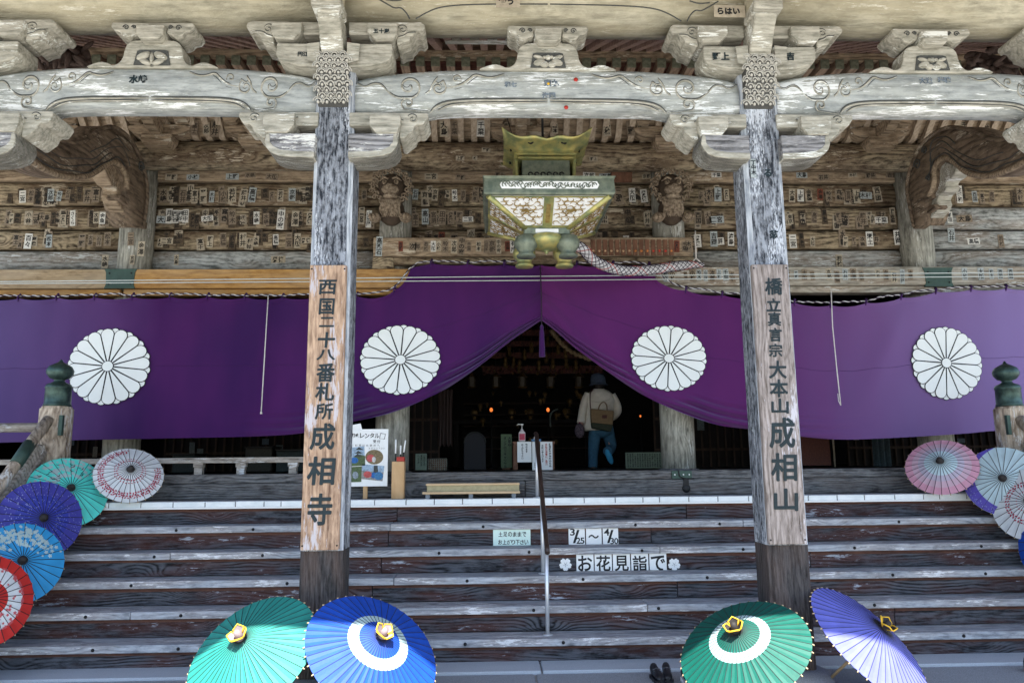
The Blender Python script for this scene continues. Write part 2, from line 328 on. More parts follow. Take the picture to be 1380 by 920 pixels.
# ------------------------------------------------------------------ glyphs (Blender's own built-in font)
_gl = {}
def glyph(ch, bold=0.0):
    k = (ch, bold)
    if k not in _gl:
        c = bpy.data.curves.new('g', 'FONT'); c.body = ch; c.resolution_u = 3; c.offset = bold; c.fill_mode = 'FRONT'
        o = bpy.data.objects.new('g', c); me = bpy.data.meshes.new_from_object(o)
        vs = [(v.co.x, v.co.y) for v in me.vertices]; fs = [tuple(p.vertices) for p in me.polygons]
        bpy.data.objects.remove(o); bpy.data.curves.remove(c); bpy.data.meshes.remove(me)
        if vs:
            xs = [v[0] for v in vs]; ys = [v[1] for v in vs]; bb = (min(xs), max(xs), min(ys), max(ys))
        else: bb = (0, 1, 0, 1)
        _gl[k] = (vs, fs, bb)
    return _gl[k]
def put_glyph(mb, ch, cx, cz, w_, h_, y, bold=0.02, m=0, fit=True, rot=0.0, shear=0.0, mapf=None):
    """glyph centred at (cx, cz), w_ x h_, on plane y facing the viewer side"""
    vs, fs, bb = glyph(ch, bold)
    if not vs: return
    if fit: ax, bx, ay, by = bb
    else: ax, bx, ay, by = -.02, 1.0, -.12, .88
    out = []
    for x, z in vs:
        u = ((x-ax)/(bx-ax) - .5)*w_; v = ((z-ay)/(by-ay) - .5)*h_
        u += v*shear
        u, v = u*math.cos(rot)-v*math.sin(rot), u*math.sin(rot)+v*math.cos(rot)
        out.append(mapf(cx+u, cz+v) if mapf else (cx+u, y, cz+v))
    mb.add(out, fs, m)
def put_text(mb, s, x, z, size, y, bold=0.015, m=0, vertical=False, mapf=None, gap=1.0):
    """em-square setting; x,z = centre of the first character"""
    for i, ch in enumerate(s):
        if ch == ' ': continue
        if ch in '/1234567890~': put_glyph(mb, ch, x, z, size*.6, size*.8, y, bold, m, True, mapf=mapf)
        else: put_glyph(mb, ch, x, z, size, size, y, bold, m, False, mapf=mapf)
        if vertical: z -= size*gap
        else: x += size*gap

# ================================================================== ground
g = MB(); g.add([(-400, -400, 0), (400, -400, 0), (400, 400, 0), (-400, 400, 0)], [(0, 1, 2, 3)])
tag(g.build('ground', M['gravel']), 'pale gravel forecourt in front of the temple steps', kind='structure')
A0, RI, TR, OV = 6.2, .207, .22, .015       # first riser plane, rise, going, nosing overhang
SX0, SX1 = -4.55, 5.6
pv = thing('pavement', 'grey granite slabs paving the foot of the wooden steps', None); pv['kind'] = 'structure'
xs = [-9, -6.7, -4.2, -2.1, .33, 2.35, 4.6, 6.9, 9]
for a, bb in zip(xs, xs[1:]):
    q = MB(); q.box(a+.006, bb-.006, 4.9, 5.93, -.05, .012); q.build('slab', M['stonegrey'], pv, bevel=.006)
for a, bb in zip(xs, xs[1:]):
    q = MB(); q.box(a+.06, bb+.048, 5.942, A0+.06, -.05, .03); q.build('kerb_stone', M['stone'], pv, bevel=.008)

# ================================================================== staircase
st = thing('wooden_staircase', 'wide flight of weathered dark wooden steps climbing to the temple hall', 'staircase', (.4, A0, 0))
joints = {1: [-2.3, 1.9], 2: [-1.05, 3.4], 3: [-1.02, 1.62], 4: [-.98, 2.9], 5: [-.95, 1.5], 6: [-.9, 1.9]}
for k in range(1, 7):
    yb = A0+(k-1)*TR; z0, z1 = (k-1)*RI+.002, k*RI-.062
    ed = [SX0]+joints[k]+[SX1]
    for a, c in zip(ed, ed[1:]):
        dy = random.uniform(0, .004)
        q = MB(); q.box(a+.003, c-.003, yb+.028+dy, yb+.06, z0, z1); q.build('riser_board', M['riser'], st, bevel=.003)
        q = MB(); q.box(a+.004, c-.004, yb+.018+dy, yb+.03, z1-.022-random.uniform(0, .008), z1+.0015); q.build('batten', M['redstrip'], st)
    if k < 6:
        jj = [random.uniform(-1.0, -.6) if k % 2 else random.uniform(-3, -2.4), random.uniform(2.2, 2.9) if k % 2 else random.uniform(.9, 1.6)]
        if k == 4: jj[1] = 1.52
        ed = [SX0]+jj+[SX1]
        for a, c in zip(ed, ed[1:]):
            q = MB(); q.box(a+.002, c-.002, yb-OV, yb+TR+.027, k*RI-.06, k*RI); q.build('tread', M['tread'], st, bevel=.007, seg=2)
        x = SX0+.4+random.uniform(0, .5)
        while x < SX1-.3:
            q = MB(); q.lathe([(.0, .012), (.008, .010), (.013, .004), (.014, 0)][::-1], (x, yb-OV, k*RI-.032), 10, ax=(0, -1, 0)); q.build('nail_cap', M['iron'], st)
            x += random.choice([.75, 1.05, 1.5])*random.uniform(.85, 1.15)
# top step: white tiles along its nose
yT = A0+5*TR; ZP = 6*RI; SY = 7.72
q = MB(); q.box(SX0, SX1, yT+.02, SY+.02, ZP-.06, ZP-.002); q.build('landing_boards', M['tread'], st)
x = SX0+.02
while x < SX1-.05:
    L = random.choice([.27, .30, .285, .16, .30]); L = min(L, SX1-x)
    q = MB(); q.box(x+.0035, x+L-.0035, yT-OV-.012+random.uniform(0, .003), yT+.05, ZP-.047, ZP+.004+random.uniform(-.001, .001)); q.build('tile', M['tile'], st, bevel=.004)
    x += L
q = MB(); q.box(SX0, SX1, yT-OV-.006, yT+.045, ZP-.046, ZP-.003); q.build('tile_bed', M['tilejoint'], st)
q = MB(); q.box(SX0, SX1, yT-OV-.014, yT+.04, ZP-.064, ZP-.0475); q.build('nosing_strip', M['white'], st, bevel=.002)

# ================================================================== hall: sill, floor, inside
FZ = 1.492
sill = thing('threshold_beam', 'two weathered timbers laid on edge below the hall floor behind the tiled step', 'beam', (.4, SY, ZP))
for a, c, k in ((SX0-3, -1.35, 0), (-1.345, 1.93, 1), (1.936, SX1+3, 2)):
    q = MB(); q.box(a, c, SY+random.uniform(0, .003), SY+.2, FZ-.088, FZ); q.build('beam_board', M['sill'], sill, bevel=.006)
for a, c in ((SX0-3, .35), (.355, SX1+3)):
    q = MB(); q.box(a, c, SY-.012, SY+.2, ZP+.002, FZ-.091); q.build('beam_board', M['sill'], sill, bevel=.01, seg=2)
ir = thing('iron_bracket', 'black iron strap with round boss fixed to the sill below the right middle column', 'iron fitting', (PX(922, 645, SY), SY, FZ-.1))
q = MB(); x0, x1 = PX(905, 640, SY), PX(932, 640, SY); q.box(x0, x1, SY-.014, SY+.01, FZ-.088, FZ-.006); stp = q.build('strap', M['greenplate'], ir, bevel=.003)
q = MB(); xc = PX(924, 650, SY); q.tube(chaikin([(x0+.07, SY-.02, FZ-.004), (x0+.075, SY-.022, FZ-.06), (xc-.03, SY-.022, FZ-.085), (x1+.02, SY-.02, FZ-.086)], 2), .006, 6); q.build('wire_loop', M['iron'], ir)
q = MB(); q.box(xc-.026, xc+.026, SY-.03, SY-.012, FZ-.17, FZ-.09); q.lathe([(.042, 0), (.042, .012), (.03, .022), (.012, .024)], (xc, SY-.012, FZ-.185), 14, ax=(0, -1, 0)); q.build('boss', M['iron'], ir)
for xx in (x0+.03, x0+.12, x0+.18):
    q = MB(); q.lathe([(.009, 0), (.006, .008)], (xx, SY-.014, FZ-.045), 8, ax=(0, -1, 0)); q.build('rivet', M['metal'], stp)

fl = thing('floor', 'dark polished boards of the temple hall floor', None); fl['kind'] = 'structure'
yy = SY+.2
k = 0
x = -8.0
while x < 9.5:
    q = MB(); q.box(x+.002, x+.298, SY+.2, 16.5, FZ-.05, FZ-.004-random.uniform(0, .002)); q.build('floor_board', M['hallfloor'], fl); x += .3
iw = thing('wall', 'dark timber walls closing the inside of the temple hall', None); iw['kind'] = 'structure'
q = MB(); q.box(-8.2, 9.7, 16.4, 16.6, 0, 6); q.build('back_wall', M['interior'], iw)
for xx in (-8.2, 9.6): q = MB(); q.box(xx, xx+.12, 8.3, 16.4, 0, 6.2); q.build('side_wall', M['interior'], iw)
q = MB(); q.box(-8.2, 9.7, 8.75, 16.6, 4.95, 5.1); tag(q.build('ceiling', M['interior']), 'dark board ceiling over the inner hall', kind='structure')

# ================================================================== hall columns
CYY = 8.45; CR = .19
COLX = [PX(184, 330, CYY), (PX(512, 600, CYY)+PX(545, 600, CYY))/2, (PX(892, 600, CYY)+PX(935, 600, CYY))/2, PX(1236, 340, CYY)]
cl = ['round hall column at the left bay rising behind the pasted wall boards', 'round hall column beside the umbrella rental poster', 'pale round hall column to the right of the walking visitor', 'round hall column at the right bay with a whitened worn shaft']
for X, lb in zip(COLX, cl):
    c = thing('hall_column', lb, 'column', (X, CYY, FZ-.01), 'round columns of the temple hall')
    q = MB(); q.lathe([(CR, FZ-.012), (CR, 2.5), (CR*.99, 4.0), (CR*.97, 5.2)], (X, CYY, 0), 28); q.build('shaft', M['column'], c)
    q = MB(); q.lathe([(CR+.035, FZ-.012), (CR+.035, FZ+.004), (CR+.004, FZ+.010)], (X, CYY, 0), 28); q.build('base_ring', M['sill'], c)

# ================================================================== wall of log boards over the openings
WY = 8.52
wl = thing('plank_wall', 'wall of stacked brown log boards over the hall opening, pasted with votive slips', 'wall', (.5, WY, 3.9))
rows = [(228.5, 247, .03, 'lintel'), (248, 278, -.02, 'plank'), (279, 309.5, .02, 'plank'), (311, 336.5, 0, 'plank'), (338, 364, .0, 'plank')]
bx = [-7.2]+COLX+[8.2]
ROWZ = []
def logprof(z0, z1, y, bulge, n=7):
    pts = []
    for i in range(n+1):
        a = PI*i/n; pts.append((y-bulge*math.sin(a)**.7 if 0 < i < n else y, lerp(z0, z1, (1-math.cos(a))/2)))
    return pts+[(y+.12, z1), (y+.12, z0)]
for i, (ya, yb_, dy, mt) in enumerate(rows):
    z1, z0 = PZ(690, ya, WY), PZ(690, yb_, WY); ROWZ.append((z0, z1))
    for j in range(5):
        a, c = bx[j], bx[j+1]
        mm = M[mt]
        if mt == 'plank' and (j == 4 and i >= 2): mm = M['plankgrey']
        if mt == 'plank' and i == 4: mm = M['plankgrey']
        q = MB()
        if i == 0: q.prism([(WY-.05, z0), (WY-.06, z0+.01), (WY-.06, z1), (WY+.1, z1), (WY+.1, z0)], 'x', a, c)
        else: q.prism(logprof(z0+.004, z1-.004, WY, .045), 'x', a+.002, c-.002, smooth=True)
        q.build('plank', mm, wl)
q = MB(); q.box(-7.2, 8.2, WY+.12, WY+.2, 3.7, 6.0); q.build('backing', M['interior'], wl)
# round purlins and dark boards above the wall
zt = ROWZ[0][1]
zpa, zpb = PZ(690, 187, 8.16), PZ(690, 224, 8.16); zpc, zpr = (zpa+zpb)/2, (zpa-zpb)/2
pu = thing('eave_purlin', 'dark round timber running above the pasted lintel board under the eaves', 'beam', (.5, 8.3, zt+.15))
pr = [(8.30+.16*math.cos(a), zpc+zpr*math.sin(a)) for a in [2*PI*i/16 for i in range(16)]]
q = MB(); q.prism(pr, 'x', -7.2, 8.2, smooth=True); q.build('log', M['plank'], pu)
q = MB(); q.box(-7.2, 8.2, 8.45, 8.55, zt-.02, 6.0); q.build('upper_board', M['lintel'], pu)
cv = thing('cove_ribs', 'row of pale curved cove ribs with pasted slips between them under the hall eaves', 'ribs', (.5, 8.1, zpa))
zc2 = PZ(690, 156, 7.95); x = -6.6; shared = None
prof_ = chaikin([(8.30, zpa-.01), (8.17, zpa+.0), (8.10, zpa+.06), (8.02, zc2-.03), (7.86, zc2+.06)], 2)
while x < 7.6:
    if shared is None:
        q = MB(); q.prism(prof_+[(y+.02, z+.05) for y, z in prof_[::-1]], 'x', x-.034, x+.034, smooth=False); shared = q.build('cove_rib', M['rib_cove'], cv, bevel=.004); x0_ = x
    else:
        o = bpy.data.objects.new('cove_rib', shared.data); C.objects.link(o); o.parent = cv; o.location = (x-x0_, 0, 0)
    x += .153
q = MB(); q.prism([(y+.025, z+.052) for y, z in prof_]+[(y+.05, z+.075) for y, z in prof_[::-1]], 'x', -7.2, 8.2); q.build('cove_board', M['lintel'], cv)

# ================================================================== nageshi rails the curtain hangs under
NY = 8.14
def rail(x0, x1, y0px, y1px, mat, name, label, cat, low=True, endcut=0, lowmat=None, NYY=NY):
    z1, z0 = PZ(690, y0px, NYY), PZ(690, y1px, NYY); t_ = thing(name, label, cat, ((x0+x1)/2, NYY, z0))
    q = MB()
    if endcut: pts = [(x0, z0), (x0, z1), (x1, z1), (x1, z0+.07), (x1-.05, z0)]
    else: pts = [(x0, z0), (x0, z1), (x1, z1), (x1, z0)]
    q.prism(pts, 'y', NYY, NYY+.12); q.build('rail_board', mat, t_, bevel=.006)
    if low:
        zl = z0-.075
        q = MB(); q.box(x0, x1-(.12 if endcut else 0), NYY+.05, NYY+.2, zl, z0-.004); q.build('lower_strip', lowmat or mat, t_, bevel=.004)
    return t_, z0, z1
X552 = PX(552, 375, NY); Xg = COLX[0]
nl, NZ0, NZ1 = rail(Xg+.02, X552, 362, 387, M['newwood'], 'curtain_rail', 'fresh orange-brown rail beam above the purple curtain, left of the opening', 'beam', endcut=1)
rail(-7.2, Xg-.02, 362, 387, M['newgrey'], 'curtain_rail', 'tan rail beam above the purple curtain at the far left bay', 'beam', lowmat=M['newwood'])
X884 = PX(884, 372, NY)
rail(X884, COLX[3]+.0, 360, 385, M['oldbeam'], 'curtain_rail', 'weathered grey-brown rail beam with faded slips, right of the lantern rope', 'beam')
rail(COLX[3]+.002, 8.2, 360, 385, M['oldbeam'], 'curtain_rail', 'weathered pale rail beam above the curtain at the far right bay', 'beam')
for X, lb in ((Xg, 'dark green metal plate joining the curtain rail over the left column'), (COLX[3]+.03, 'grey-green metal plate with nails over the right column')):
    z0, z1 = NZ0-.004, NZ1+.004
    pl_ = thing('joint_plate', lb, 'metal plate', (X, NY, z0))
    q = MB(); q.prism([(X-.17, z0), (X-.15, z0+.05), (X-.16, z1-.04), (X-.18, z1), (X+.18, z1), (X+.16, z1-.04), (X+.15, z0+.05), (X+.17, z0)], 'y', NY-.008, NY+.02); plo = q.build('plate', M['greenplate'], pl_, bevel=.002)
    for sx in (-.12, .12):
        for zz in (z0+.05, z1-.05): q = MB(); q.lathe([(.011, 0), (.007, .006)], (X+sx, NY-.008, zz), 8, ax=(0, -1, 0)); q.build('nail', M['iron'], plo)
# central board over the opening
cb, CZ0, CZ1 = rail(PX(503, 330, NY), PX(934, 330, NY), 320, 345, M['lintel'], 'centre_rail', 'long brown board with pasted slips hung over the curtain peak', 'beam', low=False)
q = MB(); q.box(PX(518, 350, NY), PX(912, 350, NY), NY+.03, NY+.2, CZ0-.085, CZ0-.004); q.build('lower_strip', M['plank'], cb, bevel=.01)
for px_ in (516, 922):
    q = MB(); X = PX(px_, 345, NY); q.box(X-.12, X+.12, NY+.02, NY+.3, CZ0-.20, CZ0-.005); q.build('block', M['plank'], cb, bevel=.008)
# ================================================================== porch pillars
PXC = [-4.03, -1.19, 2.125, 4.97]; PH = .15; PY0, PY1 = 5.40, 5.70
ZB = .13; ZCUT = PZ(435, 742, PY0); ZTOP = PZ(450, 74, PY0)
def chamf(h, c): return [(-h+c, -h), (h-c, -h), (h, -h+c), (h, h-c), (h-c, h), (-h+c, h), (-h, h-c), (-h, -h+c)]
plab = ['square porch pillar at the far left with carved scales', 'left weathered square porch pillar with the kanji board ending in temple name 寺', 'right weathered square porch pillar with the kanji board ending in 山', 'square porch pillar at the far right with carved scales']
def scale_mesh():
    q = MB()
    for r0, dz in ((.036, 0), (.021, .0)):
        pts = [(r0*math.cos(a), -.006-(.004 if r0 < .03 else 0), r0*.95*math.sin(a)+dz) for a in [PI*(-.08+1.16*i/10) for i in range(11)]]
        q.tube(pts, .0052, 5, cap=True)
    q.lathe([(.012, 0), (.009, .010)], (0, 0, -.006), 8, ax=(0, -1, 0))
    return q
scm = None
for i, X in enumerate(PXC):
    p = thing('porch_pillar', plab[i], 'pillar', (X, 5.55, 0), 'square pillars of the porch')
    q = MB()
    for (za, zb, ms) in ((ZB, ZCUT, 0), (ZCUT, ZTOP, 1)):
        pts = chamf(PH, .032); n = 8
        vs = [(X+a, 5.55+b2, za) for a, b2 in pts]+[(X+a, 5.55+b2, zb) for a, b2 in pts]
        for k in range(n):
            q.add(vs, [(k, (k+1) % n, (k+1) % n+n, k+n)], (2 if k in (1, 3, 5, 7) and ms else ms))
    q.add([(X+a, 5.55+b2, ZTOP) for a, b2 in chamf(PH, .032)], [tuple(range(8))], 1)
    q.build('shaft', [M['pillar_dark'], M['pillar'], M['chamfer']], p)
    q = MB(); q.lathe([(.30, 0), (.30, .05), (.27, .10), (.19, ZB+.002), (0.01, ZB+.002)], (X, 5.55, 0.012), 20); q.build('foundation_stone', M['stonegrey'], p)
    if i in (1, 2) or True:
        # carved scale collar: block leaning forward under the beam head
        z0, z1 = PZ(450, 142, PY0-.05), PZ(450, 70, PY0-.1)
        q = MB(); q.prism([(5.42, z0), (5.375, z0+.02), (5.34, z0+.15), (5.29, z1-.07), (5.31, z1), (5.42, z1+.02)], 'x', X-.125, X+.105)
        q.build('collar', M['scalebase'], p, bevel=.01, seg=2)
        nr = 9
        for r_ in range(nr):
            t = (r_+.5)/nr; z = lerp(z0+.02, z1-.01, t); y = smoothpl([(0, 5.375), (.4, 5.34), (.82, 5.29), (1, 5.305)], t)
            for c_ in range(4):
                x = X-.01+(c_-1.5)*.064+(.032 if r_ % 2 else 0)-.012
                if scm is None:
                    o = scale_mesh().build('carved_scale', M['scale'], None); scm = o.data; o.parent = p
                else:
                    o = bpy.data.objects.new('carved_scale', scm); C.objects.link(o); o.parent = p
                o.location = Vector((x, y, z))-Vector(p.location); o.rotation_euler = (0, random.uniform(-.35, .35), 0); o.scale = (random.uniform(.85, 1.1), 1, random.uniform(.9, 1.15))
        # beam head and small arms above the collar, stepping towards the viewer
        q = MB()
        q.prism([(5.30, z1-.01), (5.18, z1+.16), (5.10, z1+.26), (5.40, z1+.26), (5.46, z1-.01)], 'x', X-.095, X+.075)
        q.build('nose_arm', M['bracket'], p, bevel=.008)
        q = MB(); q.box(X-.125, X+.095, 5.05, 5.30, z1+.235, z1+.315); q.build('nose_block', M['bracket'], p, bevel=.01)
        q = MB(); q.box(X-.115, X+.08, 5.0, 5.30, z1+.317, z1+.45); q.build('nose_block', M['topbeam'], p, bevel=.01)

# ================================================================== tie beams between pillars
BY0, BY1 = 5.43, 5.67
beamtop = [(480, 105), (500, 100), (540, 94.5), (620, 91.5), (738, 91)]
XB = .4675; HB = 1.5075
def ub(px, py, Y=BY0): X, Z = P(px, py, Y); return ((X-XB)/HB, Z)
zt_mid = PZ(738, 91, BY0); zb_mid = PZ(738, 143, BY0); zb_end = PZ(520, 149.5, BY0)
topf = [(0, zt_mid), (.45, zt_mid-.004), (.72, zt_mid-.03), (.9, zt_mid-.065), (1.0, zt_mid-.10)]
botf = [(0, zb_mid), (.45, zb_mid-.004), (.60, zb_mid-.018), (.655, zb_mid-.045), (.68, zb_end), (1.0, zb_end)]
strokes = []
def spiral(cx, cy, r, turns, a0, d=1, n=26, rend=.15):
    return [(cx+r*(1-(1-rend)*i/n)*math.cos(a0+d*2*PI*turns*i/n), cy-r*(1-(1-rend)*i/n)*.9*math.sin(a0+d*2*PI*turns*i/n)) for i in range(n+1)]
strokes.append(([(481, 111), (492, 117), (503, 111), (514, 112), (522, 122), (535, 131), (548, 131)]+spiral(551, 116, 17, 1.35, -1.3, 1), .007))
strokes.append((spiral(550, 114, 11, .8, 1.0, 1), .004))
strokes.append(([(577, 150), (560, 148), (545, 146)]+spiral(550, 138, 10, 1.2, -2.2, -1), .006))
strokes.append(([(573, 126), (580, 121), (583, 112), (590, 103)], .006))
strokes.append(([(590, 103), (586, 110), (592, 112), (598, 107)]+spiral(591, 118, 11, 1.2, .8, -1), .006))
strokes.append((spiral(591, 118, 7, .9, 2.0, -1), .004))
strokes.append(([(602, 117), (612, 116), (622, 113), (632, 106), (640, 99), (652, 103), (664, 104), (680, 99)], .006))
strokes.append((spiral(615, 106, 7, 1.1, -.5, 1), .005))
strokes.append(([(612, 121), (625, 118), (636, 108), (644, 103)], .004))
strokes.append(([(580, 150), (586, 143), (598, 137), (620, 134), (660, 133), (738, 133)], .009))
strokes.append(([(590, 148), (604, 141), (625, 138), (660, 137.5), (738, 137)], .006))
bays = [(-2.61, 1.27, 'pale carved tie beam spanning the left bay, chalky white flakes on its face', 0), (.4675, 1.5075, 'pale blue-grey carved tie beam above the hanging bronze lantern', 1), (3.5475, 1.2725, 'pale carved tie beam spanning the right bay behind no lantern', 2)]
bays[2] = (3.5475, 1.2725, 'grey-green carved tie beam spanning the bay right of the right pillar', 2)
US = [-1+i/24 for i in range(49)]
for (xb, hb, lb, bi) in bays:
    t_ = thing('tie_beam', lb, 'beam', (xb, 5.55, zb_mid), 'carved tie beams between the porch pillars')
    q = MB(); n = len(US); rings = []
    for u in US:
        a = abs(u); zt_, zb_ = smoothpl(topf, a), smoothpl(botf, a); x = xb+u*hb; d = .035
        prof = [(BY0+.012, zb_), (BY0, zb_+.03), (BY0-.012, (zb_+zt_)/2), (BY0, zt_-.05), (BY0+.05, zt_), (BY1-.05, zt_), (BY1, zt_-.05), (BY1, zb_+.02), (BY1-.03, zb_)]
        rings += [(x, y, z) for y, z in prof]
    k = 9
    q.add(rings, [(i*k+j, i*k+(j+1) % k, (i+1)*k+(j+1) % k, (i+1)*k+j) for i in range(n-1) for j in range(k)], 0, True)
    q.add(rings, [tuple(range(k)), tuple(range((n-1)*k, n*k))], 0)
    q.build('beam_body', M['beam'], t_)
    for pts, r in strokes:
        for sg in (1, -1):
            q = MB(); vv = []
            for (px, py) in chaikin(pts, 2):
                u, z = ub(px, py, BY0-.008); vv.append((xb+sg*u*hb, BY0-.0095, z))
            q.tube(vv, [.8*r*(.35+.65*min(1, 4*min(i, len(vv)-1-i)/len(vv))) for i in range(len(vv))], 5, flat=.5); q.build('carved_scroll', M['carve'], t_)
            if r >= .005:
                q = MB(); q.tube([(x_, y_-.001, z_-r*1.7) for x_, y_, z_ in vv], [1.15*r*(.3+.7*min(1, 4*min(i, len(vv)-1-i)/len(vv))) for i in range(len(vv))], 5, flat=.7); q.build('carved_lip', M['bracket'], t_)

# ================================================================== bracket sets on the pillars
XL = PXC[1]
def rel(pts, Y): return [(P(a, b_, Y)[0]-XL, P(a, b_, Y)[1]) for a, b_ in pts]
FY = 5.36
low_cloud = [(470, 149.5), (576, 150.5), (577, 156), (573, 162), (570, 166), (565, 167), (562, 166), (558, 169), (556, 175), (551, 179), (543, 185), (538, 185), (538, 168), (470, 168)]
low_block = [(499, 157), (540.5, 158), (540.5, 170), (536, 182.5), (508, 182.5), (499, 172)]
low_arm = [(470, 182), (535, 182), (537, 194), (534, 202), (528, 208), (518, 212), (500, 214), (470, 215)]
low_edge = [(470, 207), (500, 206), (516, 204), (525, 200), (530, 194), (531, 184), (535, 182), (537, 194), (534, 202), (528, 208), (518, 212), (500, 214), (470, 215)]
up_cloud = [(470, 30), (567, 30), (572, 33), (573, 38), (568, 43), (564, 41), (560, 42), (557, 47), (553, 50), (552, 55), (543, 57), (538, 60), (535, 60), (535, 47), (470, 47)]
up_block = [(496, 36), (536.5, 36.5), (536.5, 50), (530, 58), (507, 58), (496, 48)]
up_arm = [(470, 62), (529, 62), (529.5, 76), (526, 83), (518, 87), (500, 91), (470, 93)]
up_cap = [(470, 64), (487, 66), (485, 88), (470, 92)]
for i, X in enumerate(PXC):
    nm = ['far left', 'left', 'right', 'far right'][i]
    for sg in (1, -1):
        side = 'outer' if (sg < 0) == (i < 2) else 'inner'
        if (i == 0 and sg < 0) or (i == 3 and sg > 0): continue
        for grp, parts, hi in (('lower', (('cloud_arm', low_cloud, .02, .30, 'bracket', .012), ('bearing_block', low_block, -.045, .26, 'bracket', .010), ('boat_arm', low_arm, -.03, .27, 'arm', .014), ('arm_edge', low_edge, -.036, .27, 'bracket', .006)), 0),
                               ('upper', (('cloud_arm', up_cloud, .0, .3, 'bracket', .012), ('bearing_block', up_block, -.055, .3, 'bracket', .012), ('boat_arm', up_arm, -.03, .26, 'bracket', .012), ('end_block', up_cap, -.07, .0, 'bracket', .01)), 1)):
            nb = {0: 'far left', 1: 'kanji-board left', 2: 'kanji-board right', 3: 'far right'}[i]
            lb = ('cloud-carved wooden bracket %s the tie beam on the %s side of the %s pillar' % ('below' if not hi else 'above', 'right' if sg > 0 else 'left', nb))
            pr = {k: rel(v, FY) for k, v, *_ in parts}
            zc = min(p[1] for p in pr['cloud_arm'])
            t_ = thing('bracket', lb, 'bracket', (X+sg*.3, 5.5, zc), 'carved brackets on the porch pillars')
            for k, v, dy, th, mt, bv in parts:
                q = MB(); poly = [(X+sg*a, z) for a, z in pr[k]]; poly = chaikin(poly, 1, True) if k == 'cloud_arm' and False else poly
                q.prism(poly, 'y', FY+dy, FY+dy+th); po = q.build(k, M[mt], t_, bevel=bv*.7, seg=2)
                if k == 'cloud_arm': cloud = po
            # carved curl on the cloud face
            cx_, cy_ = (556, 158) if not hi else (543, 40)
            pts = spiral(cx_, cy_, 7, 1.2, 2.6, -1)+[]
            tail = [(497, cy_-1), (515, cy_+2), (530, cy_-2), (543, cy_+3)] if not hi else [(537, 50), (545, 48), (550, 44), (560, 44)]
            for pp in (pts, tail):
                q = MB(); vv = [(X+sg*(P(a, b_, FY)[0]-XL), FY+(.018 if not hi else -.002), P(a, b_, FY)[1]) for a, b_ in chaikin(pp, 1)]
                q.tube(vv, .005, 5, flat=.6); q.build('carved_curl', M['carve'], cloud)
                q = MB(); q.tube([(x_, y_-.001, z_-.009) for x_, y_, z_ in vv], .006, 5, flat=.7); q.build('carved_lip', M['bracket'], cloud)

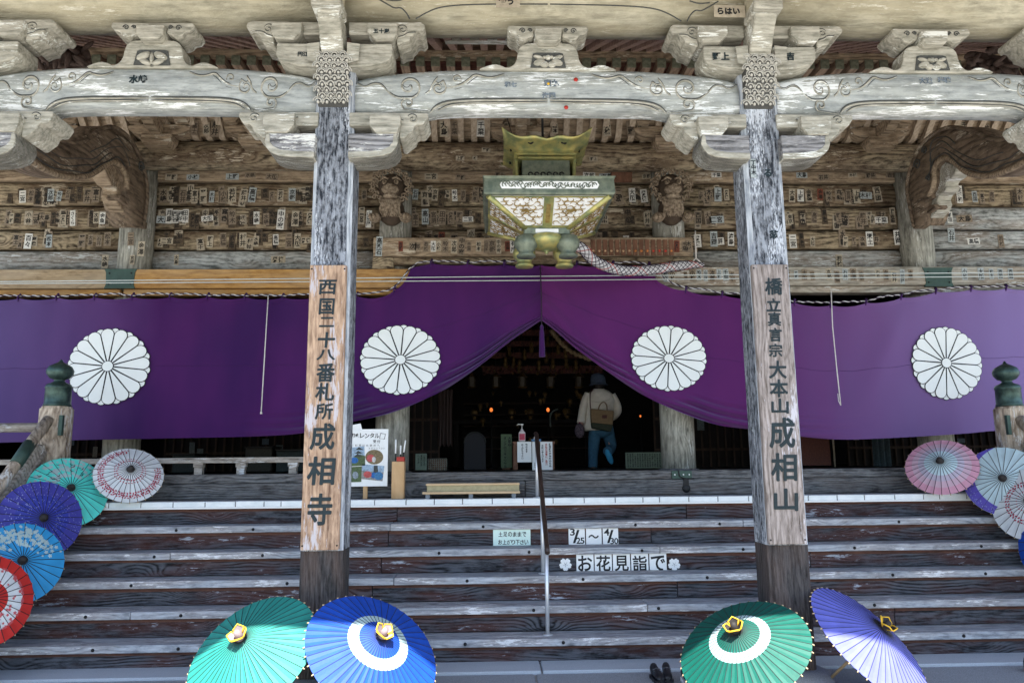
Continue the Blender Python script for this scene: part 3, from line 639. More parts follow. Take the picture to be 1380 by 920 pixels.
# ================================================================== frog-leg struts
XK = XB
right = [(757, 38), (757, 50), (755, 56), (768, 57), (776, 62), (779, 70), (780, 79), (785, 87), (794, 90.5), (801, 87), (811, 85), (822, 88.5), (834, 93.5)]
for bi, (xb, hb, _, _) in enumerate(bays):
    lb = ['frog-leg strut with a carved butterfly leaf on the left bay tie beam', 'frog-leg strut with a carved peony above the bronze lantern', 'frog-leg strut with a dark carved peony on the right bay tie beam'][bi]
    z93 = PZ(738, 93.5, 5.42)
    t_ = thing('frog_leg_strut', lb, 'strut', (xb, 5.5, z93), 'frog-leg struts standing on the tie beams')
    R_ = [(P(a, b_, 5.40)[0]-P(738, b_, 5.40)[0], P(a, b_, 5.40)[1]) for a, b_ in right]
    sc_ = 1 if bi == 1 else .93
    body = [(xb+a*sc_, z) for a, z in R_]+[(xb-a*sc_, z) for a, z in R_[::-1]]
    q = MB(); q.prism(chaikin(body, 1, True), 'y', 5.42, 5.60); q.build('body', M['bracket'], t_, bevel=.012, seg=2)
    # recessed panel with petals
    zc = PZ(738, 81, 5.40)
    q = MB(); q.prism([(xb-.14, z93+.01), (xb-.118, zc+.06), (xb-.09, zc+.068), (xb+.09, zc+.068), (xb+.118, zc+.06), (xb+.14, z93+.01)], 'y', 5.41, 5.43); rc = q.build('recess', M['carve'], t_)
    if bi == 0: pet = [(-.065, .02, .06, .03, .45), (.065, .02, .06, .03, -.45), (-.05, -.03, .05, .022, -.4), (.05, -.03, .05, .022, .4), (0, .0, .016, .05, 0)]
    else: pet = [(-.07, -.012, .048, .028, .3), (.07, -.012, .048, .028, -.3), (-.03, -.03, .035, .026, 0), (.03, -.03, .035, .026, 0), (0, .028, .025, .02, 0), (-.075, .03, .045, .016, -.3), (.075, .03, .045, .016, .3), (-.028, .03, .016, .014, 0), (.028, .03, .016, .014, 0)]
    for (dx, dz, a, b2, rt) in pet:
        q = MB(); q.ball((0, 0, 0), a, 0, 12, 6, rz=b2, ry=.02); q.v = [(xb+dx+x*math.cos(rt)-z*math.sin(rt), 5.408+y, zc-.005+dz+x*math.sin(rt)+z*math.cos(rt)) for x, y, z in q.v]
        q.build('petal', M['bracket'], rc)
    # carved bearer on top
    tp = [(757, 39), (757, 47), (764, 49), (769, 53), (777, 50), (781, 45), (788, 44), (793, 38), (791, 33), (738, 33)]
    T_ = [(P(a, b_, 5.36)[0]-P(738, b_, 5.36)[0], P(a, b_, 5.36)[1]) for a, b_ in tp]
    q = MB(); q.prism([(xb+a, z) for a, z in T_]+[(xb-a, z) for a, z in T_[::-1]], 'y', 5.38, 5.62); q.build('cloud_bearer', M['bracket'], t_, bevel=.008)
    za, zb2 = PZ(738, 54, 5.34), PZ(738, 37.5, 5.34)
    q = MB(); q.prism([(xb-.10, za+.02), (xb-.108, zb2), (xb+.108, zb2), (xb+.10, za+.02), (xb+.07, za-.012), (xb-.07, za-.012)], 'y', 5.335, 5.66); q.build('bearing_block', M['bracket'], t_, bevel=.008)
    for sg in (1, -1):
        for (ox, oz, r0) in ((.20, 0, .024), (.14, .003, .018)):
            q = MB(); zz = PZ(738, 41, 5.37)
            q.tube([(xb+sg*(ox+r0*(1-i/18)*math.cos(i*.55)), 5.376, zz+oz+r0*(1-i/18)*math.sin(i*.55)) for i in range(17)], .004, 5); q.build('carved_curl', M['carve'], t_)

# ================================================================== upper beam
z50, z27 = PZ(690, 46, 5.60), PZ(690, 26, 5.26)
ubm = thing('upper_beam', 'huge smooth cream timber beam running across the top over all the brackets', 'beam', (.5, 5.5, z50))
prof = [(5.60, z50-.0), (5.50, z50-.005), (5.40, z50+.012), (5.32, z50+.05), (5.27, z50+.11), (5.255, z50+.2), (5.25, z50+.62), (5.72, z50+.62), (5.72, z50+.03)]
for a, c in ((-7.2, PXC[1]-.03), (PXC[1]-.026, PXC[2]-.02), (PXC[2]-.016, 8.2)):
    q = MB(); q.prism(prof, 'x', a, c, smooth=True); o = q.build('beam_body', M['topbeam'], ubm)
for sg in (1, -1):
    for pts in ([(508, -2), (520, 5), (532, 12), (540, 10), (548, 18), (552, 26)], [(560, 26), (575, 17), (595, 9), (640, 6), (738, 6)], [(520, 0), (535, 2), (548, -2)]):
        q = MB(); vv = []
        for a, b_ in chaikin(pts, 2):
            x, z = P(a, b_, 5.25); vv.append((XB+sg*(x-XB), 5.249, z))
        q.tube(vv, .006, 5, flat=.5); q.build('carved_line', M['carve'], ubm)

# ================================================================== rafters and roof
rf = thing('porch_rafters', 'row of reddish porch rafters sloping back between the upper beam and the tie beams', 'rafters', (.5, 6.5, 5.4))
def rz(y): return z50-.02+(y-5.7)*.50
x = -6.4
shared = None
while x < 7.8:
    if shared is None:
        q = MB(); L0, L1 = 5.72, 7.06
        q.prism([(L0, rz(L0)+.05), (L0, rz(L0)+.13), (L1, rz(L1)+.13), (L1, rz(L1)+.05)], 'x', x-.035, x+.035)
        shared = q.build('rafter', M['rafter_red'], rf); x0_ = x
    else:
        o = bpy.data.objects.new('rafter', shared.data); C.objects.link(o); o.parent = rf; o.location = (x-x0_, 0, 0)
    x += .155
q = MB(); k = 0; y = 5.72
while y < 6.9:
    q = MB(); q.prism([(y+.003, rz(y)+.135), (y+.003, rz(y)+.155), (y+.247, rz(y+.25)+.155), (y+.247, rz(y+.25)+.135)], 'x', -7.2, 8.2); q.build('roof_board', M['roofboard'], rf); y += .25
hr = thing('hall_rafters', 'close row of square brown hall rafters with green-grey ends seen past the tie beams', 'rafters', (.5, 7.7, 5.3))
HZ = PZ(690, 90, 7.05)
x = -6.9; shared = None
def hz(y): return HZ+(y-7.05)*.02
while x < 8.0:
    if shared is None:
        q = MB(); q.prism([(7.05, HZ), (7.05, HZ+.095), (8.75, hz(8.75)+.095), (8.75, hz(8.75))], 'x', x-.042, x+.042)
        v0 = q
        q.box(x-.044, x+.044, 7.04, 7.052, HZ-.002, HZ+.097, 1)
        shared = q.build('rafter', [M['rafter'], M['rafter_end']], hr); x0_ = x
    else:
        o = bpy.data.objects.new('rafter', shared.data); C.objects.link(o); o.parent = hr; o.location = (x-x0_, 0, 0)
    x += .155
q = MB(); q.box(-7.2, 8.2, 7.14, 8.75, HZ+.10, HZ+.12); q.build('soffit_board', M['roofboard'], hr)
q = MB(); q.box(-7.2, 8.2, 7.05, 7.13, HZ+.10, HZ+.175); q.build('eave_lath', M['lintel'], hr)
rof = thing('porch_roof', 'deep projecting porch roof shading the steps', 'roof', (.5, 5, 6))
EY, EZ = 2.30, 5.42
q = MB(); rp = [(EY, EZ), (EY, EZ+.22), (4.6, 6.62), (7.4, 8.4), (9.6, 10.2), (9.6, 9.9), (7.4, 8.1), (5.4, 6.55), (4.0, 5.98)]
q.prism(rp, 'x', -8.2, 9.4); q.build('roof_slab', M['roofboard'], rof)
q = MB(); q.box(-7.0, -6.9, 5.7, 9.6, 4.9, 9.8); q.box(8.15, 8.25, 5.7, 9.6, 4.9, 9.8); q.build('gable_board', M['dark'], rof)
q = MB(); q.box(-8.0, 9.5, 8.75, 8.85, 5.0, 9.0); q.build('end_boarding', M['dark'], rof)
fb = MB(); zz = PZ(738, 54, 6.0); fb.box(PX(600, 54, 6.0), PX(695, 54, 6.0), 5.98, 6.03, zz-.03, zz+.03)
tag(fb.build('hanging_batten', M['bracket']), 'pale batten with painted corners fixed across the rafters left of the centre strut', 'batten')

# ================================================================== brackets and slips zone below the eaves, on top of the lintel
def wall_bracket(px, big, lb):
    Yb = 8.06; X = PX(px, 205, Yb); zb = ROWZ[0][1]
    t_ = thing('wall_bracket', lb, 'bracket', (X, Yb, zb), 'wooden brackets standing on the wall lintel')
    s = 1.25 if big else 1
    q = MB(); q.prism([(X-.13*s, zb+.06), (X-.17*s, zb+.12), (X-.17*s, zb+.20), (X+.17*s, zb+.20), (X+.17*s, zb+.12), (X+.13*s, zb+.06)], 'y', Yb-.08, Yb+.2); q.build('base_block', M['lintel'], t_, bevel=.008)
    q = MB(); q.prism(chaikin([(X-.20*s, zb+.21), (X-.34*s, zb+.26), (X-.36*s, zb+.34), (X+.36*s, zb+.34), (X+.34*s, zb+.26), (X+.20*s, zb+.21)], 1, True), 'y', Yb-.02, Yb+.16); q.build('arm', M['lintel'], t_, bevel=.008)
    for dx in (-.27, 0, .27):
        q = MB(); a = X+dx*s; q.prism([(a-.06, zb+.345), (a-.09, zb+.39), (a-.09, zb+.45), (a+.09, zb+.45), (a+.09, zb+.39), (a+.06, zb+.345)], 'y', Yb-.07, Yb+.18); q.build('bearing_block', M['lintel'], t_, bevel=.006)
    q = MB(); q.prism([(Yb-.40, zb+.27), (Yb-.44, zb+.34), (Yb-.02, zb+.34), (Yb-.02, zb+.19), (Yb-.22, zb+.20)], 'x', X-.06*s, X+.06*s); q.build('forward_arm', M['lintel'], t_, bevel=.01)
for px, big, lb in ((213, 0, 'small wooden bracket above the lintel beside the left curved beam'), (343, 0, 'wooden bracket above the lintel in the left bay'), (528, 1, 'large wooden bracket above the left lion carving'), (702, 0, 'small cross-shaped wooden bracket left of the hanging lantern'),
                    (906, 1, 'large wooden bracket above the right lion carving'), (1188, 0, 'wooden bracket above the lintel beside the right curved beam'), (60, 0, 'wooden bracket above the lintel at the far left edge')):
    wall_bracket(px, big, lb)

# ================================================================== curved "shrimp" beams
def ebi(Xin, Xout, up, lo, lb, cap):
    U_ = [S(a, b_, Xin) for a, b_ in up]; Lw = [S(a, b_, Xin) for a, b_ in lo]
    yv = sum(p[0] for p in U_)/len(U_)
    t_ = thing('curved_beam', lb, 'beam', ((Xin+Xout)/2, yv, min(p[1] for p in Lw)), 'curved beams tying porch to hall')
    U_ = chaikin(U_, 2); Lw = chaikin(Lw, 2)
    def resamp(pp, n=56):
        L_ = [0]
        for a_, b_ in zip(pp, pp[1:]): L_.append(L_[-1]+math.hypot(b_[0]-a_[0], b_[1]-a_[1]))
        return [(pl(list(zip(L_, [p[0] for p in pp])), L_[-1]*i/n), pl(list(zip(L_, [p[1] for p in pp])), L_[-1]*i/n)) for i in range(n+1)]
    UU, LL = resamp(U_), resamp(Lw); q = MB(); vs = []; sg0 = 1 if Xin > Xout else -1
    for (yu, zu), (yl, zl2) in zip(UU, LL):
        for k_ in range(7):
            f = k_/6; bul = .035*math.sin(PI*f); vs.append((Xin+sg0*bul, lerp(yu, yl, f), lerp(zu, zl2, f)))
        for k_ in range(7):
            f = 1-k_/6; vs.append((Xout-sg0*.035*math.sin(PI*f), lerp(yu, yl, f), lerp(zu, zl2, f)))
    nn = len(UU); q.add(vs, [(i*14+k_, i*14+(k_+1) % 14, (i+1)*14+(k_+1) % 14, (i+1)*14+k_) for i in range(nn-1) for k_ in range(14)], 0, True)
    q.add(vs, [tuple(range(14)), tuple(range((nn-1)*14, nn*14))]); q.build('beam_body', M['ebi'], t_)
    sg = 1 if Xin > Xout else -1
    q = MB(); q.tube([(Xin+sg*.012, y, z+.012) for y, z in Lw[:int(len(Lw)*.84)]], .030, 8); q.build('lower_lip', M['lintel'], t_)
    q = MB(); q.tube([(Xin+sg*.012, y, z-.008) for y, z in U_], .022, 8); q.build('upper_lip', M['ebi'], t_)
    for off, n0, n1 in ((.060, .05, .72), (.12, .1, .6), (.19, .22, .8), (.26, .45, .75)):
        a, c = int(len(Lw)*n0), int(len(Lw)*n1)
        q = MB(); q.tube([(Xin+sg*.032, y, z+off+.012*math.sin(i*.7)) for i, (y, z) in enumerate(Lw[a:c])], .006, 5); q.build('carved_line', M['carve'], t_)
    # carved nose and fins against the column
    for (cx_, cy_, r0) in cap:
        y, z = S(cx_, cy_, Xin)
        q = MB(); q.tube([(Xin+sg*.036, y+r0*(1-i/22)*math.cos(i*.5), z+r0*(1-i/22)*math.sin(i*.5)) for i in range(20)], .008, 5); q.build('carved_curl', M['carve'], t_)
    return t_
upL = [(-60, 120), (-20, 135), (18, 153), (47, 168), (63, 179), (81, 189), (99, 192), (112, 190), (123, 182), (136, 172), (149, 169), (162, 175), (175, 187), (185, 205), (193, 229), (197, 247), (197, 275), (191, 305)]
loL = [(-60, 175), (-20, 190), (13, 203), (26, 209), (52, 227), (78, 239), (104, 241), (120, 238), (133, 229), (146, 220), (156, 220), (165, 231), (170, 244), (168, 263), (173, 285), (183, 307)]
eL = ebi(-3.93, -4.18, upL, loL, 'dark S-curved beam swooping from the left edge down to the left round column', [(186, 225, .07), (30, 172, .05), (48, 186, .035)])
upR = [(1450, 140), (1410, 160), (1380, 175), (1363, 184), (1350, 188), (1336, 187), (1326, 181), (1310, 174), (1292, 171), (1276, 171), (1261, 178), (1245, 191), (1235, 208), (1227, 229), (1223, 250), (1226, 270), (1233, 304)]
loR = [(1450, 195), (1410, 210), (1380, 221), (1363, 230), (1342, 238), (1321, 239), (1303, 234), (1290, 221), (1277, 213), (1267, 217), (1260, 228), (1261, 244), (1258, 257), (1249, 270), (1250, 289), (1243, 304)]
eR = ebi(4.90, 5.15, upR, loR, 'carved brown S-curved beam swooping from the right edge down to the right round column', [(1240, 222, .07), (1250, 203, .05), (1255, 240, .04)])
for e, pts, X in ((eL, [(140, 222), (156, 222), (168, 235), (166, 250), (176, 264), (172, 276), (182, 300), (170, 290), (155, 268), (160, 256), (148, 248)], -3.98), (eR, [(1268, 218), (1290, 222), (1286, 238), (1272, 246), (1276, 256), (1262, 266), (1266, 280), (1248, 300), (1246, 276), (1256, 262), (1260, 246)], 4.95)):
    q = MB(); q.prism(chaikin([S(a, b_, X) for a, b_ in pts], 1, True), 'x', X, X+(-.16 if X < 0 else .16)); q.build('carved_corbel', M['bracket'] if X > 0 else M['lintel'], e, bevel=.01)
    for i in range(3):
        base = pts[6+i] if X < 0 else pts[5+i]
        y, z = S(*base, X); q = MB(); q.prism([(y, z), (y+.18, z-.02), (y+.19, z+.06), (y+.02, z+.05)], 'x', X+(.05 if X < 0 else -.05), X+(-.1 if X < 0 else .1)); q.build('fin', M['ebi'], e, bevel=.006)

# ================================================================== openwork flower carvings in the top corners
def flower_carving(cx_, cy_, wpx, hpx, Yc, lb, seed):
    rnd = random.Random(seed); X, Z = P(cx_, cy_, Yc)
    t_ = thing('flower_carving', lb, 'carving', (X, Yc, Z), 'openwork flower carvings under the eaves')
    sw, sh = wpx*Yc/1060, hpx*Yc/1060
    q = MB(); q.prism([(X-sw*.5, Z-sh*.5), (X+sw*.5, Z-sh*.5), (X+sw*.35, Z+sh*.3), (X-sw*.2, Z+sh*.5)], 'y', Yc+.10, Yc+.16); q.build('backing', M['flower'], t_)
    for i in range(46):
        u, v = rnd.uniform(-.5, .5), rnd.uniform(-.5, .5)
        if v > .45-.5*abs(u): continue
        a, b2 = rnd.uniform(.05, .10), rnd.uniform(.018, .035); rt = rnd.uniform(0, PI); tl_ = rnd.uniform(-.5, .5)
        q = MB(); q.ball((0, 0, 0), a, 0, 8, 5, rz=b2, ry=.022)
        q.v = [(X+u*sw+x*math.cos(rt)-z*math.sin(rt), Yc+rnd.uniform(-.0, .0)+y+x*tl_*.5+.04*math.cos(i), Z+v*sh+x*math.sin(rt)+z*math.cos(rt)) for x, y, z in q.v]
        q.build('petal', M['flower'], t_)
flower_carving(83, 68, 75, 50, 6.2, 'dark openwork flower carving in the upper left corner', 3)
flower_carving(1345, 85, 110, 60, 6.2, 'dark openwork flower carving in the upper right corner', 4)
# ================================================================== lion carvings
def lion(px, lb, flip):
    Y = 8.02; X, Z = P(px, 262, Y); s = .0082
    t_ = thing('lion_carving', lb, 'carving', (X, Y, Z-.3), 'carved lion heads on the column tops')
    def L(dx, dy, dz): return (X+dx*flip, Y+dy, Z+dz)
    q = MB(); q.ball(L(0, .10, .08), .17, 0, 16, 10, rz=.19, ry=.20); q.build('head', M['liondark'], t_)
    q = MB(); q.ball(L(0, -.07, .03), .10, 0, 14, 8, rz=.06, ry=.09); q.ball(L(0, -.05, -.04), .085, 0, 12, 8, rz=.035, ry=.07)
    q.ball(L(0, -.14, .055), .035, 0, 10, 6, rz=.025); q.build('muzzle', M['lion'], t_)
    for sg in (-1, 1):
        q = MB(); q.ball(L(sg*.065, -.08, .115), .03, 0, 10, 6); q.build('eye', M['lion'], t_)
        q = MB(); q.ball(L(sg*.065, -.106, .113), .010, 0, 8, 5); q.build('pupil', M['liondark'], t_)
        q = MB(); q.tube([L(sg*.02, -.09, .15), L(sg*.07, -.10, .165), L(sg*.12, -.05, .14)], [.012, .018, .008], 6); q.build('brow', M['lion'], t_)
        q = MB(); q.ball(L(sg*.16, .03, .17), .04, 0, 8, 6, rz=.055); q.build('ear', M['lion'], t_)
        q = MB(); q.ball(L(sg*.17, -.02, -.28), .07, 0, 10, 7, rz=.055, ry=.10)
        for k in (-1, 0, 1): q.ball(L(sg*.17+k*.04, -.11, -.29), .024, 0, 8, 5, rz=.03)
        q.build('paw', M['lion'], t_)
    rnd = random.Random(px)
    for i in range(26):
        a = -.35*PI+i/25*1.7*PI; rr = .19+.03*(i % 2); cx_, cz_ = rr*math.cos(a), .08+.9*rr*math.sin(a)
        r0 = rnd.uniform(.03, .045)
        q = MB(); q.tube([L(cx_+r0*(1-k/14)*math.cos(k*.6), -.01-.004*k, cz_+r0*(1-k/14)*math.sin(k*.6)) for k in range(13)], [.014*(1-k/18) for k in range(13)], 5); q.build('mane_curl', M['lion'], t_)
    for i in range(15):
        u = (i-7)/7; pts = [L(u*.10+.01*math.sin(j*1.3+i), -.06+.03*abs(u)-.015*math.sin(j*.5), -.07-j*.035) for j in range(7)]
        q = MB(); q.tube(pts, [.02, .021, .02, .018, .015, .011, .005], 5); q.build('beard_lock', M['lion'], t_)
    q = MB(); q.ball(L(0, .06, -.18), .15, 0, 12, 8, rz=.17, ry=.12); q.build('chest', M['liondark'], t_)
lion(527, 'carved lion head on the column right of the left porch pillar', 1)
lion(905, 'carved lion head on the column left of the right porch pillar', -1)

# ================================================================== bronze lantern
LYC = 7.0; HS = .585; YF = LYC-HS
LX = PX(740.5, 250, YF); zr1, zr0 = PZ(740, 238, YF), PZ(740, 262, YF)
zbm = PZ(740, 308, LYC-.19); HB_ = .20
lt = thing('hanging_lantern', 'large square green-gold bronze lantern with white tracery panels hanging below the centre tie beam', 'lantern', (LX, LYC, zbm))
def face_pt(side, u, v, off=0.0):
    """side 0 front,1 right,2 back,3 left; u -1..1, v 0 top..1 bottom, off outwards"""
    h = lerp(HS-.03, HB_, v); z = lerp(zr0, zbm, v); x, y = u*h, -h
    n = Vector((0, -1, -(HS-.03-HB_)/(zr0-zbm))).normalized(); y += n.y*off; z += n.z*off
    for _ in range(side): x, y = -y, x
    return (LX+x, LYC+y, z)
q = MB()
for s_ in range(4):
    vs = [(LX+a*HS*(1 if s_ % 2 == 0 else 1), 0, 0) for a in (0,)]
q.prism([(-HS, zr0), (-HS-.012, zr0+.01), (-HS-.012, zr1-.02), (-HS-.03, zr1), (-HS+.06, zr1), (-HS+.06, zr0)], 'x', 0, 1)
rimprof = [(HS-.04, zr0), (HS, zr0), (HS+.012, zr0+.015), (HS+.004, zr1-.02), (HS+.02, zr1), (HS-.10, zr1+.03)]
q = MB(); vs = []
for r_, z in rimprof:
    for sx, sy in ((-1, -1), (1, -1), (1, 1), (-1, 1)): vs.append((LX+sx*r_, LYC+sy*r_, z))
q.add(vs, [(i*4+j, i*4+(j+1) % 4, (i+1)*4+(j+1) % 4, (i+1)*4+j) for i in range(5) for j in range(4)]); q.add(vs, [(20, 21, 22, 23)])
q.build('rim', M['patina'], lt)
# pierced frieze on the rim
rnd = random.Random(5)
for s_ in (0, 1, 3):
    q = MB(); ph = zr1-zr0; zm = (zr0+zr1)/2
    def rp_(u, z, off):
        x, y = u, -(HS+.012+off)
        for _ in range(s_): x, y = -y, x
        return (LX+x, LYC+y, z)
    hw = HS*.74
    q.add([rp_(-hw, zm-.035, .002), rp_(hw, zm-.035, .002), rp_(hw+.02, zm, .002), rp_(hw, zm+.035, .002), rp_(-hw, zm+.035, .002), rp_(-hw-.02, zm, .002)], [(0, 1, 2, 3, 4, 5)]); q.build('pierced_slot', M['paperlamp'], lt)
    q = MB(); x = -hw
    while x < hw:
        r0 = rnd.uniform(.018, .026); c0 = zm+rnd.uniform(-.008, .008); d = rnd.choice((1, -1))
        q.tube([rp_(x+r0*math.cos(a*d), c0+r0*1.1*math.sin(a*d), .006) for a in [k*.5 for k in range(9)]], .0045, 4); x += .028
    q.build('slot_tracery', M['patina'], lt, kind='stuff')
# paper bodies, corner ribs, middle straps, tracery
for s_ in range(4):
    q = MB(); q.add([face_pt(s_, -1, 0), face_pt(s_, 1, 0), face_pt(s_, 1, 1), face_pt(s_, -1, 1)], [(0, 1, 2, 3)]); ppn = q.build('paper_panel', M['paperlamp'], lt)
    q = MB()
    for (u0, u1, v0, v1) in ((-1, 1, 0, .05), (-1, 1, .9, 1.0), (-1, -.93, 0, 1), (.93, 1, 0, 1)):
        q.add([face_pt(s_, u0, v0, .006), face_pt(s_, u1, v0, .006), face_pt(s_, u1, v1, .006), face_pt(s_, u0, v1, .006)], [(0, 1, 2, 3)])
    q.build('panel_frame', M['gilt'], lt)
    q = MB(); w0 = .045
    vs = [face_pt(s_, (w0/lerp(HS-.03, HB_, v))*sg, v, .012) for v in (0, 1) for sg in (-1, 1)]+[face_pt(s_, (w0/lerp(HS-.03, HB_, v))*sg, v, 0) for v in (0, 1) for sg in (-1, 1)]
    q.add(vs, [(0, 1, 3, 2), (0, 2, 6, 4), (1, 3, 7, 5)]); mst = q.build('middle_strap', M['gilt'], lt)
    if s_ != 2:
        q = MB()
        vs = [face_pt(s_, (.02/lerp(HS-.03, HB_, v))*sg, v, .014) for v in (.22, .8) for sg in (-1, 1)]; q.add(vs, [(0, 1, 3, 2)]); q.build('name_plate', M['gold'], mst)
    q = MB(); q.tube([face_pt(s_, 1, v, .004) for v in (0, 1)], .026, 8); q.build('corner_rib', M['gilt'], lt)
    if s_ == 2: continue
    q = MB()
    for half in (-1, 1):
        # leaf scroll tracery: rows of C curls with little leaves, kept inside the panel
        for row in range(7):
            v0 = .11+row*.118; h = lerp(HS-.03, HB_, v0); n = int((h-.09)/.062)
            for k in range(max(n, 1)):
                xm = .078+.062*k+(.031 if row % 2 else 0); d = 1 if (row+k) % 2 else -1; r0 = .035
                a0 = rnd.uniform(0, 2*PI)
                pts = []
                for j in range(10):
                    a = a0+d*j*.5; rr = r0*(1-.045*j)
                    xx, vv = xm+rr*math.cos(a), v0+rr*math.sin(a)/.5
                    hh = lerp(HS-.03, HB_, vv)
                    if .05 < xx < hh-.022 and .03 < vv < .92: pts.append(face_pt(s_, half*xx/hh, vv, .006))
                if len(pts) > 3: q.tube(pts, [.0018+.0036*math.sin(PI*i/(len(pts)-1)) for i in range(len(pts))], 4, flat=1)
    q.build('leaf_tracery', M['gold'], ppn, kind='stuff')
    for half in (-1, 1):
        v0 = .42; h = lerp(HS-.03, HB_, v0); c0 = half*.21
        q = MB(); pts = []
        for j in range(20):
            a = 2*PI*j/20; rr = .042*(1+.28*math.cos(5*a)); pts.append(face_pt(s_, (c0+rr*math.cos(a)*1.2)/h, v0+rr*math.sin(a)/.55*.75, .014))
        q.add(pts, [tuple(range(20))]); q.build('flower_boss', M['gold'], ppn)
# base tray
q = MB(); q.box(LX-HB_-.02, LX+HB_+.02, LYC-HB_-.02, LYC+HB_+.02, zbm-.065, zbm+.004); q.build('base_tray', M['patina'], lt, bevel=.008)
q = MB(); q.box(LX-.11, LX+.11, LYC-HB_-.024, LYC-HB_-.015, zbm-.05, zbm-.012); q.build('name_slot', M['paperlamp'], lt, bevel=.004)
# feet: bowls and centre boss
for sx, sy in ((-1, -1), (1, -1), (1, 1), (-1, 1)):
    c = (LX+sx*.20, LYC+sy*.18, zbm-.165)
    q = MB(); q.lathe([(.03, .10), (.09, .085), (.115, .035), (.11, -.01), (.075, -.055), (.068, -.075), (.092, -.10), (.088, -.115), (.0, -.118)][::-1], c, 20); q.build('bowl_foot', M['patina'] if sy < 0 else M['gilt'], lt)
q = MB(); q.lathe([(.14, .10), (.19, .06), (.17, .01), (.10, -.03), (.05, -.045), (.015, -.055), (.02, -.07), (.0, -.08)][::-1], (LX, LYC-.12, zbm-.155), 22); q.build('centre_boss', M['gilt'], lt)
# neck and flared crown
zn0 = zr1+.02; YN = LYC-.26; zn1 = PZ(740, 214, YN)
q = MB(); q.box(LX-.23, LX+.23, LYC-.23, LYC+.23, zn0-.01, zn1); q.build('neck', M['patina'], lt, bevel=.006)
q = MB(); zz = (zn0+zn1)/2
for k in range(6): q.tube([(LX-.15+.06*k+.02*math.cos(a), LYC-.236, zz+.018*math.sin(a)) for a in [j*.6 for j in range(8)]], .006, 4)
q.build('neck_scroll', M['iron'], lt)
for dz, r_ in ((0, .27), (.03, .29), (.055, .27)):
    q = MB(); q.box(LX-r_, LX+r_, LYC-r_, LYC+r_, zn1+dz, zn1+dz+.022); q.build('moulding', M['gilt'], lt, bevel=.006)
zc0 = zn1+.075
for sg in (-1, 1):
    q = MB(); q.prism([(LX+sg*.255, zn0-.005), (LX+sg*.285, zn0-.005), (LX+sg*.31, zc0+.10), (LX+sg*.27, zc0+.10)], 'y', LYC-.16, LYC+.26); q.build('side_wall', M['gilt'], lt, bevel=.006)
zc1 = PZ(740, 186, LYC-.36); zcp = PZ(690, 173, LYC-.39)
q = MB()
for s_ in range(4):
    rings = []; nu, nv = 17, 7
    for i in range(nv):
        v = i/(nv-1)
        for j in range(nu):
            u = -1+2*j/(nu-1); h = .25+.06*v+.09*v*v; top = zc1+(zcp-zc1)*abs(u)**6-.02*math.cos(u*PI*3)*(1-abs(u)); z = lerp(zc0, top, v); off = 1+.06*v*v*abs(u)**4
            x, y = u*h*off, -h*off
            for _ in range(s_): x, y = -y, x
            rings.append((LX+x, LYC+y, z))
    q.add(rings, [(i*nu+j, i*nu+j+1, (i+1)*nu+j+1, (i+1)*nu+j) for i in range(nv-1) for j in range(nu-1)], 0, True)
o = q.build('crown', M['crown'] if 'crown' in M else M['gilt'], lt); sm_ = o.modifiers.new('s', 'SOLIDIFY'); sm_.thickness = .012
for s_ in (0, 1, 3):
    for k, (u, v) in enumerate(((-.5, .62), (.5, .62))):
        h = .25+.06*v+.09*v*v; z = lerp(zc0, zc1, v); pts = []
        for j in range(9):
            uu = u*h+(-.05+.0125*j); zz = z+.012*math.sin(j*1.0); x, y = uu, -(h+.012)
            for _ in range(s_): x, y = -y, x
            pts.append((LX+x, LYC+y, zz))
        q = MB(); q.tube(pts, [.003, .007, .010, .011, .007, .010, .010, .007, .003], 6); q.build('pierced_cloud', M['iron'], lt)
q = MB(); q.ball((LX, LYC, zc1+.02), .05, 0, 12, 8); q.tube([(LX, LYC, zc0), (LX, LYC, zc1+.1)], .02, 8); q.build('finial', M['gilt'], lt)
q = MB(); q.tube([(LX-.01, LYC, zc1), (LX-.01, LYC, 6.4)], .012, 8); q.build('hanging_rod', M['iron'], lt)
gw = MB(); gw.tube([PV(683, 158, 7.2), PV(697, 205, 7.1), PV(706, 240, 7.05)], .004, 5); tag(gw.build('guy_wire', M['iron']), 'thin slack wire hanging down left of the bronze lantern crown', 'wire')

